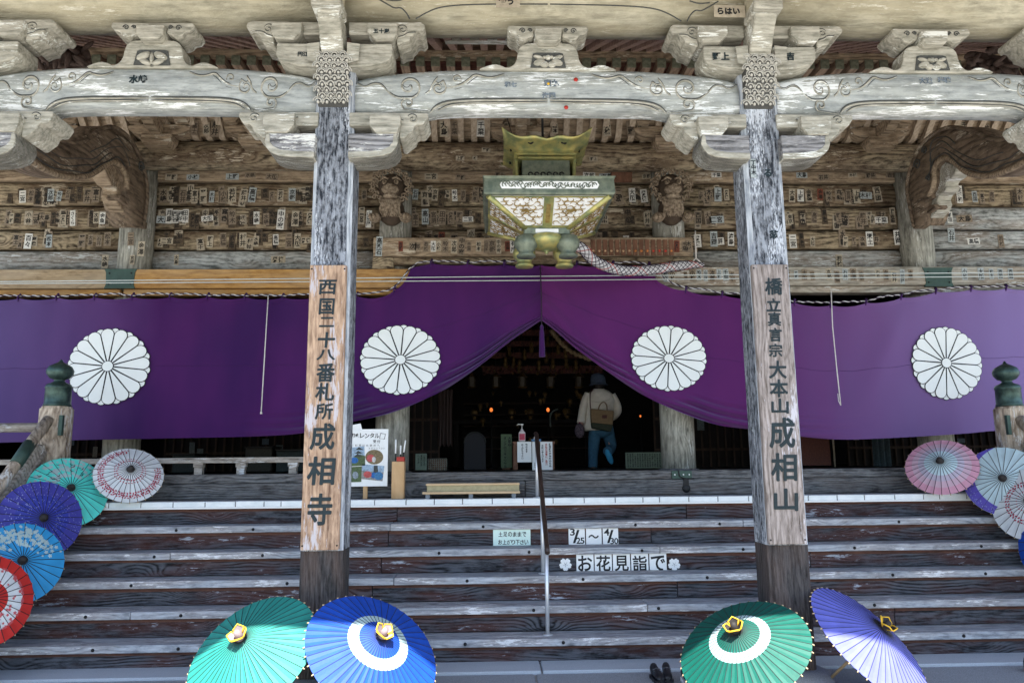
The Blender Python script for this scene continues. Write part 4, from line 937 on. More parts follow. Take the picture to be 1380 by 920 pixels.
# braided bell rope pulled aside
def braid(pts, r, name, label):
    pts = [Vector(p) for p in chaikin(pts, 3)]
    t_ = thing(name, label, 'rope', pts[-1]); q = MB(); n = len(pts)
    rr = [r*(1-.75*max(0, (i/n-.80))/.20) for i in range(n)]
    q.tube(pts, rr, 10); q.build('core', M['ropew'], t_)
    fr = []; d = 0; up = Vector((0, 0, 1))
    for i, p in enumerate(pts):
        tt = (pts[min(i+1, n-1)]-pts[max(i-1, 0)]).normalized(); a = (up-tt*up.dot(tt)).normalized(); up = a; fr.append((p, a, tt.cross(a), d, rr[i]))
        if i < n-1: d += (pts[i+1]-p).length
    def at_(s):
        for (p, a, b2, d0, r0), (p1, a1, b1, d1, r1) in zip(fr, fr[1:]):
            if s <= d1: f = (s-d0)/max(d1-d0, 1e-6); return p.lerp(p1, f), a.lerp(a1, f), b2.lerp(b1, f), lerp(r0, r1, f)
        return fr[-1][0], fr[-1][1], fr[-1][2], fr[-1][4]
    T = fr[-1][3]; N_ = int(T/.012)
    for k in range(6):
        for dr in (1, -1):
            vv = []
            for i in range(N_+1):
                p, a, b2, r0 = at_(T*i/N_); ang = 2*PI*k/6+dr*(T*i/N_)/.20*2*PI*.5
                vv.append(p+(a*math.cos(ang)+b2*math.sin(ang))*(r0+.002))
            q = MB(); q.tube(vv, .0034, 4, cap=False); q.build('strand', M['red'] if (k == 3 and dr == 1) or (k == 5 and dr == -1) else M['ropek'], t_)
    return t_
braid([(LX+.2, LYC+.1, zbm-.06), PV(785, 333, 7.15), PV(797, 350, 7.3), PV(822, 362, 7.5), PV(850, 366, 7.65), PV(885, 363, 7.8), PV(918, 357, 7.95), PV(948, 357, 8.1)], .052, 'bell_rope', 'thick white red and black braided rope pulled aside from the lantern to the right rail')
hk = MB(); hk.tube([PV(937, 311, 8.1), PV(938, 348, 8.1)], .008, 6); hk.tube([PV(930, 356, 8.08), PV(938, 348, 8.08), PV(947, 356, 8.08)], .009, 6)
tag(hk.build('rope_hook', M['cord']), 'pale forked stick holding the end of the braided rope', 'hook')

# ================================================================== purple curtains
YCU = 8.03
def px2c(pts): return [P(a, b_, YCU) for a, b_ in pts]
Ltop = px2c([(-330, 402), (0, 402), (100, 401), (250, 400), (400, 401), (470, 399), (508, 399), (530, 392), (546, 377), (556, 358), (640, 356), (729, 357)])
Lbot = px2c([(-330, 604), (0, 596), (100, 593), (200, 591), (330, 588), (415, 583), (475, 568), (530, 556), (590, 530), (640, 498), (690, 458), (712, 443), (729, 432)])
Rtop = px2c([(729, 357), (820, 357), (874, 358), (886, 377), (930, 392), (1000, 400), (1060, 407), (1130, 411), (1200, 403), (1260, 393), (1300, 390), (1380, 388), (1700, 388)])
Rbot = px2c([(729, 432), (748, 446), (775, 470), (830, 510), (890, 545), (960, 570), (1010, 578), (1070, 587), (1130, 592), (1200, 590), (1300, 584), (1345, 580), (1500, 576), (1700, 572)])
XPK = Ltop[-1][0]
LOOP = .405
def ctop(side, x):
    z = smoothpl(Ltop if side == 0 else Rtop, x); k = abs(math.sin(PI*(x-XPK)/LOOP)); return z-.030*k**.7
def cbot(side, x): return smoothpl(Lbot if side == 0 else Rbot, x)
CRS = {0: [(*P(148, 494, YCU), .46), (*P(540, 485, YCU), .45)], 1: [(*P(901, 483, YCU), .43), (*P(1275, 489, YCU), .43)]}
def cD(side, x, t):
    d = abs(x-XPK); g_ = math.exp(-d/1.15); e = max(0, min(1, (t-.30)/.7)); e = e*e*(3-2*e)
    H = ctop(side, x)-cbot(side, x); h = (1-t)*H; w_ = .07+.22*min(1, d/1.3); s_ = h/w_
    fold = (abs(math.sin(PI*(s_*2.6+.25*math.sin(d*3))))**1.1-.45)*-.135*max(0, 1-s_)**.6*min(1, .35+d/.5)*max(0, 1-max(0, d-1.6)/1.9) if s_ < 1 else 0
    fold += .009*math.cos(2*PI*(x-XPK)/LOOP)*math.exp(-(H-h)/.22)
    fold += .034*math.sin(h*21+3*math.sin(d*1.5))*math.exp(-h/.45)*math.exp(-d/.9)
    for (kx, kz, kr) in CRS[side]:
        rr_ = math.hypot(x-kx, lerp(ctop(side, x), cbot(side, x), t)-kz)/kr; fold *= max(.0, min(1, (rr_-.95)/.35))
    swag = .03*math.sin(9*t+2.2*d)*math.exp(-((d-1.1)/.8)**2)*e+.05*math.sin(x*2.3+1.2+side)*t*.5+.018*math.sin(x*5.1+2*t)*t
    diag = 0
    if side == 1: xx = (x-3.9)-(1-t)*.75; diag = -.05*math.exp(-(xx/.16)**2)*math.sin(PI*min(1, t*1.2))
    if side == 0: xx = (x+1.9)+(1-t)*.1; diag = -.02*math.exp(-(xx/.25)**2)
    hem = -.025*max(0, (t-.93)/.07)*math.exp(-d/2.5)
    return YCU-.02*(t < .02)+fold+swag+diag+hem
def cpt(side, x, t): zt_, zb_ = ctop(side, x), cbot(side, x); return (x, cD(side, x, t), lerp(zt_, zb_, t))
def cpz(side, x, z, off=0.0):
    zt_, zb_ = ctop(side, x), cbot(side, x); t = max(0, min(1, (zt_-z)/(zt_-zb_))); return (x, cD(side, x, t)-off, z)
cur = []
for side in (0, 1):
    xa, xb_ = (Ltop[0][0], XPK-.002) if side == 0 else (XPK+.002, Rtop[-1][0])
    lb = ['dark purple temple curtain left of the peaked opening with two white chrysanthemum crests', 'purple temple curtain right of the peaked opening, paler towards the right edge'][side]
    c_ = thing('purple_curtain', lb, 'curtain', ((xa+xb_)/2, YCU, 2.5), 'pair of purple crested curtains'); cur.append(c_)
    nx = 300; nt_ = 110; q = MB(); vs = []
    for i in range(nx+1):
        f = i/nx; x = lerp(xa, xb_, f)
        for j in range(nt_+1): vs.append(cpt(side, x, j/nt_))
    q.add(vs, [(i*(nt_+1)+j, (i+1)*(nt_+1)+j, (i+1)*(nt_+1)+j+1, i*(nt_+1)+j+1) for i in range(nx) for j in range(nt_)], 0, True)
    q.build('cloth', M['purplelit' if side else 'purpleleft'], c_)
    # seams
    for t in (.49,):
        q = MB(); q.tube([(p[0], p[1]-.002, p[2]) for p in [cpt(side, lerp(xa, xb_, i/160), t) for i in range(161)]], .0016, 4); q.build('seam', M['purpledark'], c_)
    # tabs and rope
    k = math.ceil((xa-XPK)/LOOP); xs = []
    while XPK+k*LOOP <= xb_: xs.append(XPK+k*LOOP); k += 1
    rp = []
    for x in xs:
        z = smoothpl(Ltop if side == 0 else Rtop, x)
        q = MB(); q.tube([(x-.012, YCU-.004, z-.03), (x-.010, YCU-.028, z+.012), (x, YCU-.005, z+.045), (x+.008, YCU+.018, z+.012)], .016, 6, flat=.5); q.build('tab', M['purpledark'], c_)
        rp.append((x, YCU-.006, z+.018+.008*math.sin(x*7)))
        rp.append((x+LOOP/2, YCU-.01, smoothpl(Ltop if side == 0 else Rtop, x+LOOP/2)+.036+.012*math.sin(x*3+1)))
    rp = [r_ for r_ in rp if xa-.3 < r_[0] < xb_+.05]
    pts = [Vector(p) for p in chaikin(rp, 1)]
    # twisted rope as two strands
    dense = []
    for a, c in zip(pts, pts[1:]):
        n = max(2, int((c-a).length/.008)); dense += [a.lerp(c, i/n) for i in range(n)]
    for ph, mt in ((0, 'ropew'), (PI, 'ropek')):
        q = MB(); q.tube([p+Vector((0, math.cos(i*.52+ph)*.0055, math.sin(i*.52+ph)*.0055)) for i, p in enumerate(dense)], .0068, 4, cap=False); q.build('rope_strand', M[mt], c_)

# chrysanthemum crests
def crest(cx, cy, rx, rz_, side, rot):
    X, Z = P(cx, cy, YCU); s = YCU/1013; Rx, Rz = rx*s, rz_*s; c_ = cur[side]
    def pt(r, a, lat, off):
        u = r*math.cos(a)-lat*math.sin(a); v = r*math.sin(a)+lat*math.cos(a); return cpz(side, X+u*Rx, Z+v*Rz, off)
    def petal(q, a, r0, r1, hw0, hw1, off, grow=0.0):
        n, mm = 12, 6; vs = []
        r0 -= grow*.3; r1 += grow
        for i in range(n+1):
            t = i/n; r = r0+(r1-r0)*(1-(1-t)**1.6)
            rc = r1-hw1; hw = lerp(hw0, hw1, max(0, min(1, (r-r0)/(rc-r0))))
            if r > rc: hw = math.sqrt(max(0, hw1**2-(r-rc)**2))
            hw += grow if i < n else 0
            for j in range(mm+1): vs.append(pt(r, a, hw*(2*j/mm-1), off))
        q.add(vs, [(i*(mm+1)+j, i*(mm+1)+j+1, (i+1)*(mm+1)+j+1, (i+1)*(mm+1)+j) for i in range(n) for j in range(mm)], 0)
    g_ = .0135
    qb, qw, qb2, qw2, qd, qc = MB(), MB(), MB(), MB(), MB(), MB()
    for k in range(16):
        a = rot+2*PI*k/16
        petal(qb, a+PI/16, .5, .985, .055, .105, .012); petal(qw, a+PI/16, .5, .968, .047, .094, .016)
        petal(qb2, a, .13, .968, .024, .166, .020); petal(qw2, a, .14, .952, .010, .146, .025)
    for q, r0, off in ((qd, .14, .028), (qc, .124, .031)):
        q.add([pt(0, 0, 0, off)]+[pt(r0, 2*PI*i/24, 0, off) for i in range(24)], [(0, i+1, (i+1) % 24+1) for i in range(24)])
    for q, mt, nm in ((qb, 'ink', 'back_outline'), (qw, 'crest', 'back_petals'), (qb2, 'ink', 'petal_outline'), (qw2, 'crest', 'front_petals'), (qd, 'ink', 'centre_outline'), (qc, 'crest', 'crest_centre')):
        q.build(nm, M[mt], c_)
crest(148, 494, 57, 54, 0, .09); crest(540, 485, 57, 50, 0, .12); crest(901, 483, 55, 47.5, 1, .1); crest(1275, 489, 52, 53, 1, .12)

# pull cords and tassel
def cordobj(pts, r, name, lb, m='cord', knob=None):
    q = MB(); q.tube(pts, r, 6)
    if knob: q.lathe([(.004, .02), (.010, .005), (.013, -.012), (0, -.014)][::-1], knob, 8)
    tag(q.build(name, M[m]), lb, 'cord')
a, c = PV(361.5, 398, YCU-.06), PV(352, 556, YCU-.07)
cordobj([a, (a+c)/2+Vector((0, 0, 0)), c], .006, 'hanging_string', 'thin white cord hanging down the left purple curtain', knob=c)
cordobj([PV(1120, 392, YCU-.1), PV(1122, 440, YCU-.12), PV(1128, 500, YCU-.12), PV(1133, 546, YCU-.12)], .006, 'hanging_string', 'thin pale cord hanging down the right purple curtain')
cordobj([PV(1133, 546, YCU-.12), PV(1130, 540, YCU-.12), PV(1129, 530, YCU-.12)], .004, 'frayed_string', 'loose frayed end of the cord on the right purple curtain')
tz = thing('tassel', 'purple tassel hanging from a cord at the peak of the curtain opening', 'tassel', PV(729, 430, YCU-.06))
q = MB(); q.tube([PV(728, 358, YCU-.05), PV(729.5, 395, YCU-.06), PV(730, 440, YCU-.06)], .007, 6); q.build('cord', M['ropek'], tz)
q = MB(); tp = PV(730, 438, YCU-.06); q.lathe([(.008, 0), (.022, -.02), (.016, -.05), (.024, -.07), (.034, -.35), (.0, -.352)][::-1], tp, 14); q.build('skirt', M['purple'], tz)
# telephone-like wires
for (y0, ym, y1, lb) in ((381, 372.5, 366, 'upper pale wire strung across the front of the curtain rails'), (383, 378, 371, 'lower pale wire strung across the front of the curtain rails')):
    Yw = 8.0
    q = MB(); q.tube([PV(lerp(-150, 1530, i/24), (y0*(1-i/12)+ym*(i/12)) if i < 12 else (ym*(1-(i-12)/12)+y1*((i-12)/12)), Yw) for i in range(25)], .0055, 5)
    tag(q.build('wire', M['wire']), lb, 'wire')
# ================================================================== kanji boards on the pillars
def put_bold(q, ch, cx, cz, w_, h_, y, k):
    for i in range(10):
        a = 2*PI*i/9; r_ = .5*k*min(w_, h_) if i < 9 else 0
        put_glyph(q, ch, cx+r_*math.cos(a)*.9, cz+r_*math.sin(a), w_*(1-k), h_*(1-k), y-.00025*i, 0.0, shear=.05)
def board(X0, X1, z0, z1, chars, mat, lb, yf):
    t_ = thing('kanji_board', lb, 'signboard', ((X0+X1)/2, yf, z0), 'tall wooden name boards nailed to the porch pillars')
    q = MB(); q.box(X0, X1, yf, 5.398, z0, z1); pan = q.build('panel', mat, t_, bevel=.004)
    for (ch, px, py, w_, h_) in chars:
        x, z = P(px, py, yf); s = yf/1013
        q = MB(); put_bold(q, ch, x, z, w_*s, h_*s, yf-.003, .075 if ch in '二十八立言山' else .055); q.build('character', M['inkteal'], pan)
    for dx in (.05, .95):
        for zz in (z1-.03, z0+.03):
            q = MB(); q.lathe([(.007, 0), (.004, .004)], (lerp(X0, X1, dx), yf, zz), 8, ax=(0, -1, 0)); q.build('nail', M['iron'], pan)
YB = 5.355
board(PX(404.5, 738, YB), PX(456.5, 738, YB), PZ(430, 741, YB), PZ(445, 357, YB),
      [('西', 441.5, 387, 25, 21), ('国', 440.5, 413, 21, 23), ('二', 440.5, 434, 21, 14), ('十', 440, 458, 24, 22), ('八', 439.5, 478, 26, 15), ('番', 439, 502, 25, 26), ('札', 438, 528, 26, 25), ('所', 437, 554, 24, 22), ('成', 435, 588, 33, 36), ('相', 433, 634, 37, 38), ('寺', 431, 686, 33, 42)], M['board'],
      'tall orange-grey wooden board with black kanji ending in 成相寺, on the left porch pillar', YB)
board(PX(1036.5, 732, YB), PX(1088, 732, YB), PZ(1060, 733, YB), PZ(1040, 356, YB),
      [('橋', 1042.5, 386, 25, 25), ('立', 1042.5, 411, 21, 19), ('真', 1043.5, 430, 19, 20), ('言', 1045, 451, 18, 20), ('宗', 1045, 472, 19, 19), ('大', 1048, 498, 25, 25), ('本', 1049.5, 523, 26, 25), ('山', 1051, 547, 25, 21), ('成', 1054, 583, 36, 42), ('相', 1056.5, 629, 36, 38), ('山', 1059, 673, 34, 30)], M['boardgrey'],
      'tall grey-brown wooden board with black kanji ending in 成相山, on the right porch pillar', YB)

# ================================================================== notices on the risers
def ry(k): return A0+(k-1)*TR+.018
def card(px0, px1, py0, py1, k, name, lb, cat, texts, mat='white', group=None, ink='ink'):
    Y = ry(k)
    x0, z1 = P(px0, py0, Y); x1, z0 = P(px1, py1, Y); z0 = max(z0, (k-1)*RI+.001)
    t_ = thing(name, lb, cat, ((x0+x1)/2, Y, z0), group)
    q = MB(); q.box(x0, x1, Y-.004, Y+.004, z0, z1); q.build('sheet', M[mat], t_)
    q = MB()
    for (ch, px, py, w_, h_) in texts:
        x, z = P(px, py, Y-.006); s = Y/1010; put_glyph(q, ch, x, z, w_*s, h_*s, Y-.0055, .02)
    q.build('lettering', M[ink], t_)
t1 = [(c, 674.5+i*6.4, 719.5, 5.4, 6.2) for i, c in enumerate('土足のままで')]+[(c, 674+i*5.9, 730, 5.2, 6) for i, c in enumerate('お上がり下さい')]
M['mint'] = plain('pale_mint_sheet', (.66, .84, .78), .5, noise=.02)
card(664.5, 715, 711, 736, 5, 'notice', 'pale mint notice reading 土足のままで お上がり下さい on a riser left of the handrail', 'notice', t1, 'mint')
def datecard(a, c, txt, lb): card(a, c, 710.5, 734.5, 5, 'date_card', lb, 'card', txt, group='white date cards on the steps')
datecard(766, 788.5, [('3', 771.5, 716.5, 6.5, 9), ('/', 776.5, 722.5, 9, 17), ('2', 779.5, 728, 5.5, 8), ('5', 785, 728, 5.5, 8)], 'white card reading 3/25, left end of the date row beside the handrail')
datecard(789.5, 811, [('～', 800, 722.5, 14, 5)], 'white card with a wave dash between the two date cards')
datecard(812, 833.5, [('4', 817.5, 716.5, 7.5, 9), ('/', 822.5, 722.5, 9, 17), ('3', 825, 728.5, 5, 8), ('0', 830.5, 728.5, 5.5, 8)], 'white card reading 4/30, right end of the date row above 詣')
for i, ch in enumerate('お花見詣で'):
    a = 776.5+i*24.6
    card(a, a+23.8, 745.5, 771, 4, 'letter_card', '%s card of the large-letter row on the steps, bearing the character %s' % (['leftmost white', 'second white', 'middle white', 'fourth white', 'rightmost white'][i], ch), 'card', [(ch, a+12, 758.5, 19, 20)], group='white letter cards spelling the blossom visit')
for px, lb in ((762, 'white paper cherry blossom left of the お card'), (908.5, 'white paper cherry blossom right of the で card')):
    Y = ry(4)-.004; X, Z = P(px, 760, Y); pts = []
    for j in range(50):
        a = 2*PI*j/50; k5 = (a*5/(2*PI)) % 1; r_ = .058*(.62+.38*math.sin(PI*k5)**.6-.12*math.exp(-((k5-.5)/.07)**2)); pts.append((X+r_*math.sin(a), Z+r_*math.cos(a)))
    t_ = thing('paper_blossom', lb, 'paper flower', (X, Y, Z-.05), 'white paper blossoms on the steps')
    q = MB(); q.prism(pts, 'y', Y-.004, Y); q.build('petals', M['white'], t_)
    q = MB()
    for j in range(5):
        a = 2*PI*(j+.5)/5; q.tube([(X, Y-.006, Z), (X+.022*math.sin(a), Y-.006, Z+.022*math.cos(a))], .0015, 4)
    q.build('stamens', M['stonegrey'], t_)

# ================================================================== handrail
hx = PX(739, 857, A0+.1)
hr_ = thing('handrail', 'dark wooden handrail on three steel posts running down the middle of the steps', 'handrail', (hx, 6.8, 0))
Ya, Yb2, Yc = A0+.10, A0+2.5*TR+.02, 7.5
za, zc_ = PZ(739, 737, Ya), PZ(728, 585, Yc)
def railz(y): return lerp(za, zc_, (y-Ya)/(Yc-Ya))
for y, zb_ in ((Ya, RI), (A0+2*TR+.11, 3*RI), (Yc-.08, ZP)):
    q = MB(); q.tube([(hx-.005, y, zb_), (hx-.005, y, railz(y)-.012)], .0165, 12); q.lathe([(.04, 0), (.04, .008), (.02, .012)], (hx-.005, y, zb_), 14); q.build('post', M['metal'], hr_)
q = MB(); q.tube([(hx, Ya-.05, railz(Ya-.05)), (hx, Ya, railz(Ya)+.004), (hx, 6.8, railz(6.8)+.003), (hx, Yc, zc_), (hx, Yc+.12, zc_+.012)], .021, 12); q.build('rail', M['darkrail'], hr_)

# ================================================================== bench step
bz0 = ZP; Yb_ = 7.46
bx0, bx1 = PX(571, 660, Yb_), PX(700.5, 660, Yb_); bz1 = PZ(636, 651, Yb_)
bn = thing('low_bench', 'long low two-tier pale wooden step bench on black feet in front of the sill', 'bench', ((bx0+bx1)/2, Yb_, bz0))
zl = PZ(636, 665, Yb_)
q = MB(); q.box(bx0-.01, bx1, Yb_-.04, Yb_+.02, zl-.0, zl+.022); q.build('lower_tread', M['lightwood'], bn, bevel=.003)
q = MB(); q.box(bx0+.03, bx1-.005, Yb_+.02, Yb_+.035, zl+.01, bz1-.018); M['khaki'] = plain('khaki_board', (.40, .36, .22), .8, noise=.1); q.build('face_board', M['khaki'], bn)
q = MB(); q.box(bx0+.02, bx1+.0, Yb_+.0, Yb_+.22, bz1-.018, bz1); q.build('top_plank', M['lightwood'], bn, bevel=.003)
for xx in (bx0+.02, (bx0+bx1)/2-.03, bx1-.08):
    q = MB(); q.box(xx, xx+.04, Yb_-.02, Yb_+.2, bz0, zl); q.build('foot', M['stonegrey'], bn)

# ================================================================== rental poster board
Yp = 7.58
pb = thing('poster_board', 'white umbrella rental poster 和傘レンタル with four photographs on a wooden leg beside the left pillar', 'poster', (PX(495, 670, Yp), Yp, ZP))
x0, x1 = PX(459, 620, Yp), PX(522.5, 620, Yp); z1, z0 = PZ(500, 578, Yp), PZ(500, 655, Yp)
q = MB(); q.box(x0, x1, Yp, Yp+.012, z0, z1); ppan = q.build('panel', M['white'], pb)
q = MB(); xa, xb_ = PX(489, 660, Yp), PX(494.5, 660, Yp); q.box(xa, xb_, Yp+.014, Yp+.05, ZP, z1-.1); q.box(xa-.09, xa-.05, Yp+.2, Yp+.24, ZP, ZP+.3); q.build('leg', M['lightwoodz'], pb)
q = MB(); q.add([PV(462, 575, Yp+.02), PV(486, 570.5, Yp+.02), PV(491, 590, Yp+.02), PV(462, 592, Yp+.02)], [(0, 1, 2, 3)]); q.add([PV(462, 574.8, Yp+.024), PV(486, 570.3, Yp+.024), PV(491, 590, Yp+.024), PV(462, 592, Yp+.024)], [(3, 2, 1, 0)]); q.build('note_sheet', M['white'], pb)
q = MB()
for i, ch in enumerate('和傘レンタル'): put_glyph(q, ch, *P(475+i*6.6, 586.5+(i % 2)*.4, Yp), 6.0*Yp/1013, 6.4*Yp/1013, Yp-.002, .02)
for i, ch in enumerate('受付'): put_glyph(q, ch, *P(505+i*5.4, 594.5, Yp), 4.2*Yp/1013, 4.2*Yp/1013, Yp-.002, .015)
for i, ch in enumerate('ご利用は社務所へ'): put_glyph(q, ch, *P(475+i*5.0, 600, Yp), 3.0*Yp/1013, 3.0*Yp/1013, Yp-.002, .0)
for i, ch in enumerate('お声かけ下さい'): put_glyph(q, ch, *P(498+i*3.3, 603.8, Yp), 2.2*Yp/1013, 2.2*Yp/1013, Yp-.002, .0)
q.build('lettering', M['ink'], pb)
q = MB(); q.tube([PV(a, b_, Yp-.002) for a, b_ in ((513, 583.5), (519.5, 584.5), (518, 591.5), (511.5, 590.5), (513, 583.5))], .003, 4); q.build('square_mark', M['ink'], pb)
def pmat(n, c): 
    if n not in M: M[n] = plain(n, c, .6, noise=.25, scale=60)
    return M[n]
def patch(pts, c, n='photo', dy=.0):
    q = MB(); q.prism([P(a, b_, Yp) for a, b_ in pts], 'y', Yp-.004-dy, Yp); q.build(n, pmat('print_'+c[0], c[1]), ppan)
G1, SKY1, GR, BL, RD, DK, AU = ('green', (.09, .14, .06)), ('sky', (.35, .48, .62)), ('path', (.30, .30, .29)), ('blue', (.02, .14, .45)), ('red', (.55, .10, .10)), ('dark', (.05, .06, .06)), ('autumn', (.22, .17, .09))
patch([(472, 603), (491, 601), (492, 626), (472, 628)], SKY1); patch([(472, 618), (485, 612), (492, 614), (492, 627), (472, 628)], G1, dy=.001)
for (cx_, cy_) in ((484, 604), (483, 609), (482, 613)): patch([(cx_-5, cy_+2), (cx_, cy_-2), (cx_+6, cy_+2)], DK, 'pagoda_roof', .0015)
def disc(cx_, cy_, a, b2, c, n='print_disc', dy=.002): patch([(cx_+a*math.cos(i*PI/10), cy_+b2*math.sin(i*PI/10)) for i in range(20)], c, n, dy)
disc(477.5, 620, 5.5, 4, BL, 'printed_umbrella'); disc(504.5, 615.5, 12, 10, AU, 'round_photo', 0); disc(499.5, 617, 5.5, 5, RD, 'printed_umbrella'); disc(504, 619, 2.5, 4, ('paper', (.6, .6, .6)), 'printed_figure', .003)
patch([(471, 629), (487.5, 628), (487, 649), (471, 649.5)], G1); disc(479, 640, 4, 5, ('greyblue', (.3, .36, .42)), 'printed_figure')
patch([(488, 625), (518, 627.5), (515.5, 648), (487, 645)], GR); patch([(488, 625), (518, 627.5), (517, 636), (488, 634)], SKY1, dy=.001); patch([(504, 627), (509, 627), (510, 640), (503, 640)], DK, 'printed_pagoda', .002)
disc(495.5, 639, 5.5, 4.5, RD, 'printed_umbrella', .003); disc(503.5, 640, 3.5, 4, BL, 'printed_umbrella', .0025); disc(510.5, 641, 6, 5.5, ('blue2', (.05, .20, .42)), 'printed_umbrella', .0035)

# ================================================================== pen stand
Ys = 7.5
ps = thing('pen_stand', 'slim square honey-coloured wooden stand holding a red box of pens', 'stand', (PX(534, 671, Ys), Ys, ZP))
xa, xb_, xc, xd = PX(526, 672, Ys), PX(543, 672, Ys), PX(528, 621.5, Ys), PX(545, 621.5, Ys); z1 = PZ(535, 621.5, Ys)
q = MB(); q.box(xc, xd-.002, Ys, Ys+.12, ZP, z1); q.build('box_body', M['lightwoodz'], ps, bevel=.004)
q = MB(); q.box(PX(534, 620, Ys), PX(544.5, 620, Ys), Ys+.02, Ys+.1, z1, z1+.045); q.build('red_box', M['red'], ps, bevel=.003)
for a, b_, c2, d2 in ((533, 621, 533.5, 592), (539.5, 618, 540, 600), (543, 618, 546.5, 593)):
    q = MB(); p0, p1 = PV(a, b_, Ys+.05), PV(c2, d2, Ys+.05); q.tube([p0, p0.lerp(p1, .35)], .006, 6, 0); q.tube([p0.lerp(p1, .35), p1], .008, 8, 1); q.build('pen', [M['iron'], M['white']], ps)

# ================================================================== newel posts and sloping rails
def newel(px_, Y, lb, sg):
    X = PX(px_, 560, Y); zb = .9; t_ = thing('newel_post', lb, 'post', (X, Y, ZP-.3), 'newel posts with onion-shaped bronze caps')
    zt_ = PZ(px_, 548, Y); h = .135
    q = MB(); q.prism(chaikin([(-h+X, Y-h), (h+X, Y-h), (h+X, Y+h), (-h+X, Y+h)], 2, True), 'z', ZP-.3, zt_-.02); q.prism(chaikin([(-h*.9+X, Y-h*.9), (h*.9+X, Y-h*.9), (h*.9+X, Y+h*.9), (-h*.9+X, Y+h*.9)], 2, True), 'z', zt_-.02, zt_); q.build('shaft', M['post'], t_)
    k = .0072
    q = MB(); q.lathe([(.118, 0), (.122, .02), (.115, .03), (.112, .17), (.118, .175), (.118, .19), (.105, .215), (.06, .235), (.045, .25), (.05, .262), (.085, .275), (.115, .315), (.12, .35), (.10, .39), (.05, .42), (.02, .435), (.014, .45), (.0, .465)], (X, Y, zt_), 24); q.build('onion_cap', M['giboshi'], t_)
    q = MB(); q.box(X+sg*(h-.03), X+sg*(h+.004), Y-h-.004, Y-h+.03, zt_-.28, zt_-.09); q.build('iron_plate', M['greenplate'], t_)
    return X, zt_
xl, zl_ = newel(76, 7.3, 'newel post with green bronze onion cap left of the leftmost crest', 1)
xr, zr_ = newel(1362, 7.3, 'newel post with green bronze onion cap at the right edge beside the pink parasol', -1)
for X, zt_, sg, lb in ((xl, zl_, -1, 'sloping wooden stair rail descending left from the left newel post'), (xr, zr_, 1, 'sloping wooden stair rail descending from the right newel post')):
    t_ = thing('stair_rail', lb, 'railing', (X, 6.6, .3))
    q = MB(); pts = [(X-.03*sg*0, 7.18, zt_-.13), (X+sg*.02, 6.9, zt_-.42), (X+sg*.05, 6.4, zt_-.98), (X+sg*.07, 5.9, zt_-1.5)]; q.tube(pts, .052, 12); q.build('top_rail', M['post'], t_)
    q = MB(); q.tube([Vector(pts[1])+Vector((0, .06, .06)), Vector(pts[1])+Vector((0, -.12, -.13))], .056, 12); q.build('iron_sleeve', M['greenplate'], t_)
    q = MB(); q.tube([(X+sg*.02, 7.2, zt_-.42), (X+sg*.03, 6.9, zt_-.72), (X+sg*.05, 6.2, zt_-1.5)], .042, 10); q.build('middle_rail', M['rail'], t_)
    q = MB(); q.prism([(7.26, ZP-.05), (7.2, zt_-.36), (7.05, zt_-.37), (6.9, zt_-.55), (5.8, zt_-1.72), (5.8, 0.02), (6.2, 0.02)], 'x', X+sg*.0, X+sg*.10); q.build('string_board', M['rail'], t_, bevel=.01)
    q = MB(); y = 6.55; zz = zt_-.85; q.tube([(X+sg*.05, y, zz-.35), (X+sg*.05, y, zz-.08)], .05, 10); q.tube([(X+sg*.05, y, zz-.08), (X+sg*.05, y, zz+.02)], .02, 8); q.build('strut', M['rail'], t_)
vr = thing('veranda_rail', 'weathered wooden veranda railing running left behind the newel post and under the curtain', 'railing', (-3.3, 7.9, FZ))
q = MB(); q.tube([(-7, 7.34, PZ(30, 576, 7.34)), (xl-.1, 7.34, PZ(30, 576, 7.34))], .045, 10); q.build('top_rail', M['rail'], vr)
zz = PZ(300, 620, 7.95)
q = MB(); q.box(-7, PX(424, 620, 7.95), 7.92, 8.0, zz-.028, zz+.028); q.build('lower_rail', M['rail'], vr, bevel=.005)
for px_ in (268, 325, 150, 60, 395):
    q = MB(); X = PX(px_, 630, 7.95); q.box(X-.04, X+.04, 7.93, 7.99, FZ, zz-.028); q.box(X-.05, X+.05, 7.925, 7.995, zz-.07, zz-.03); q.build('stub_post', M['rail'], vr)

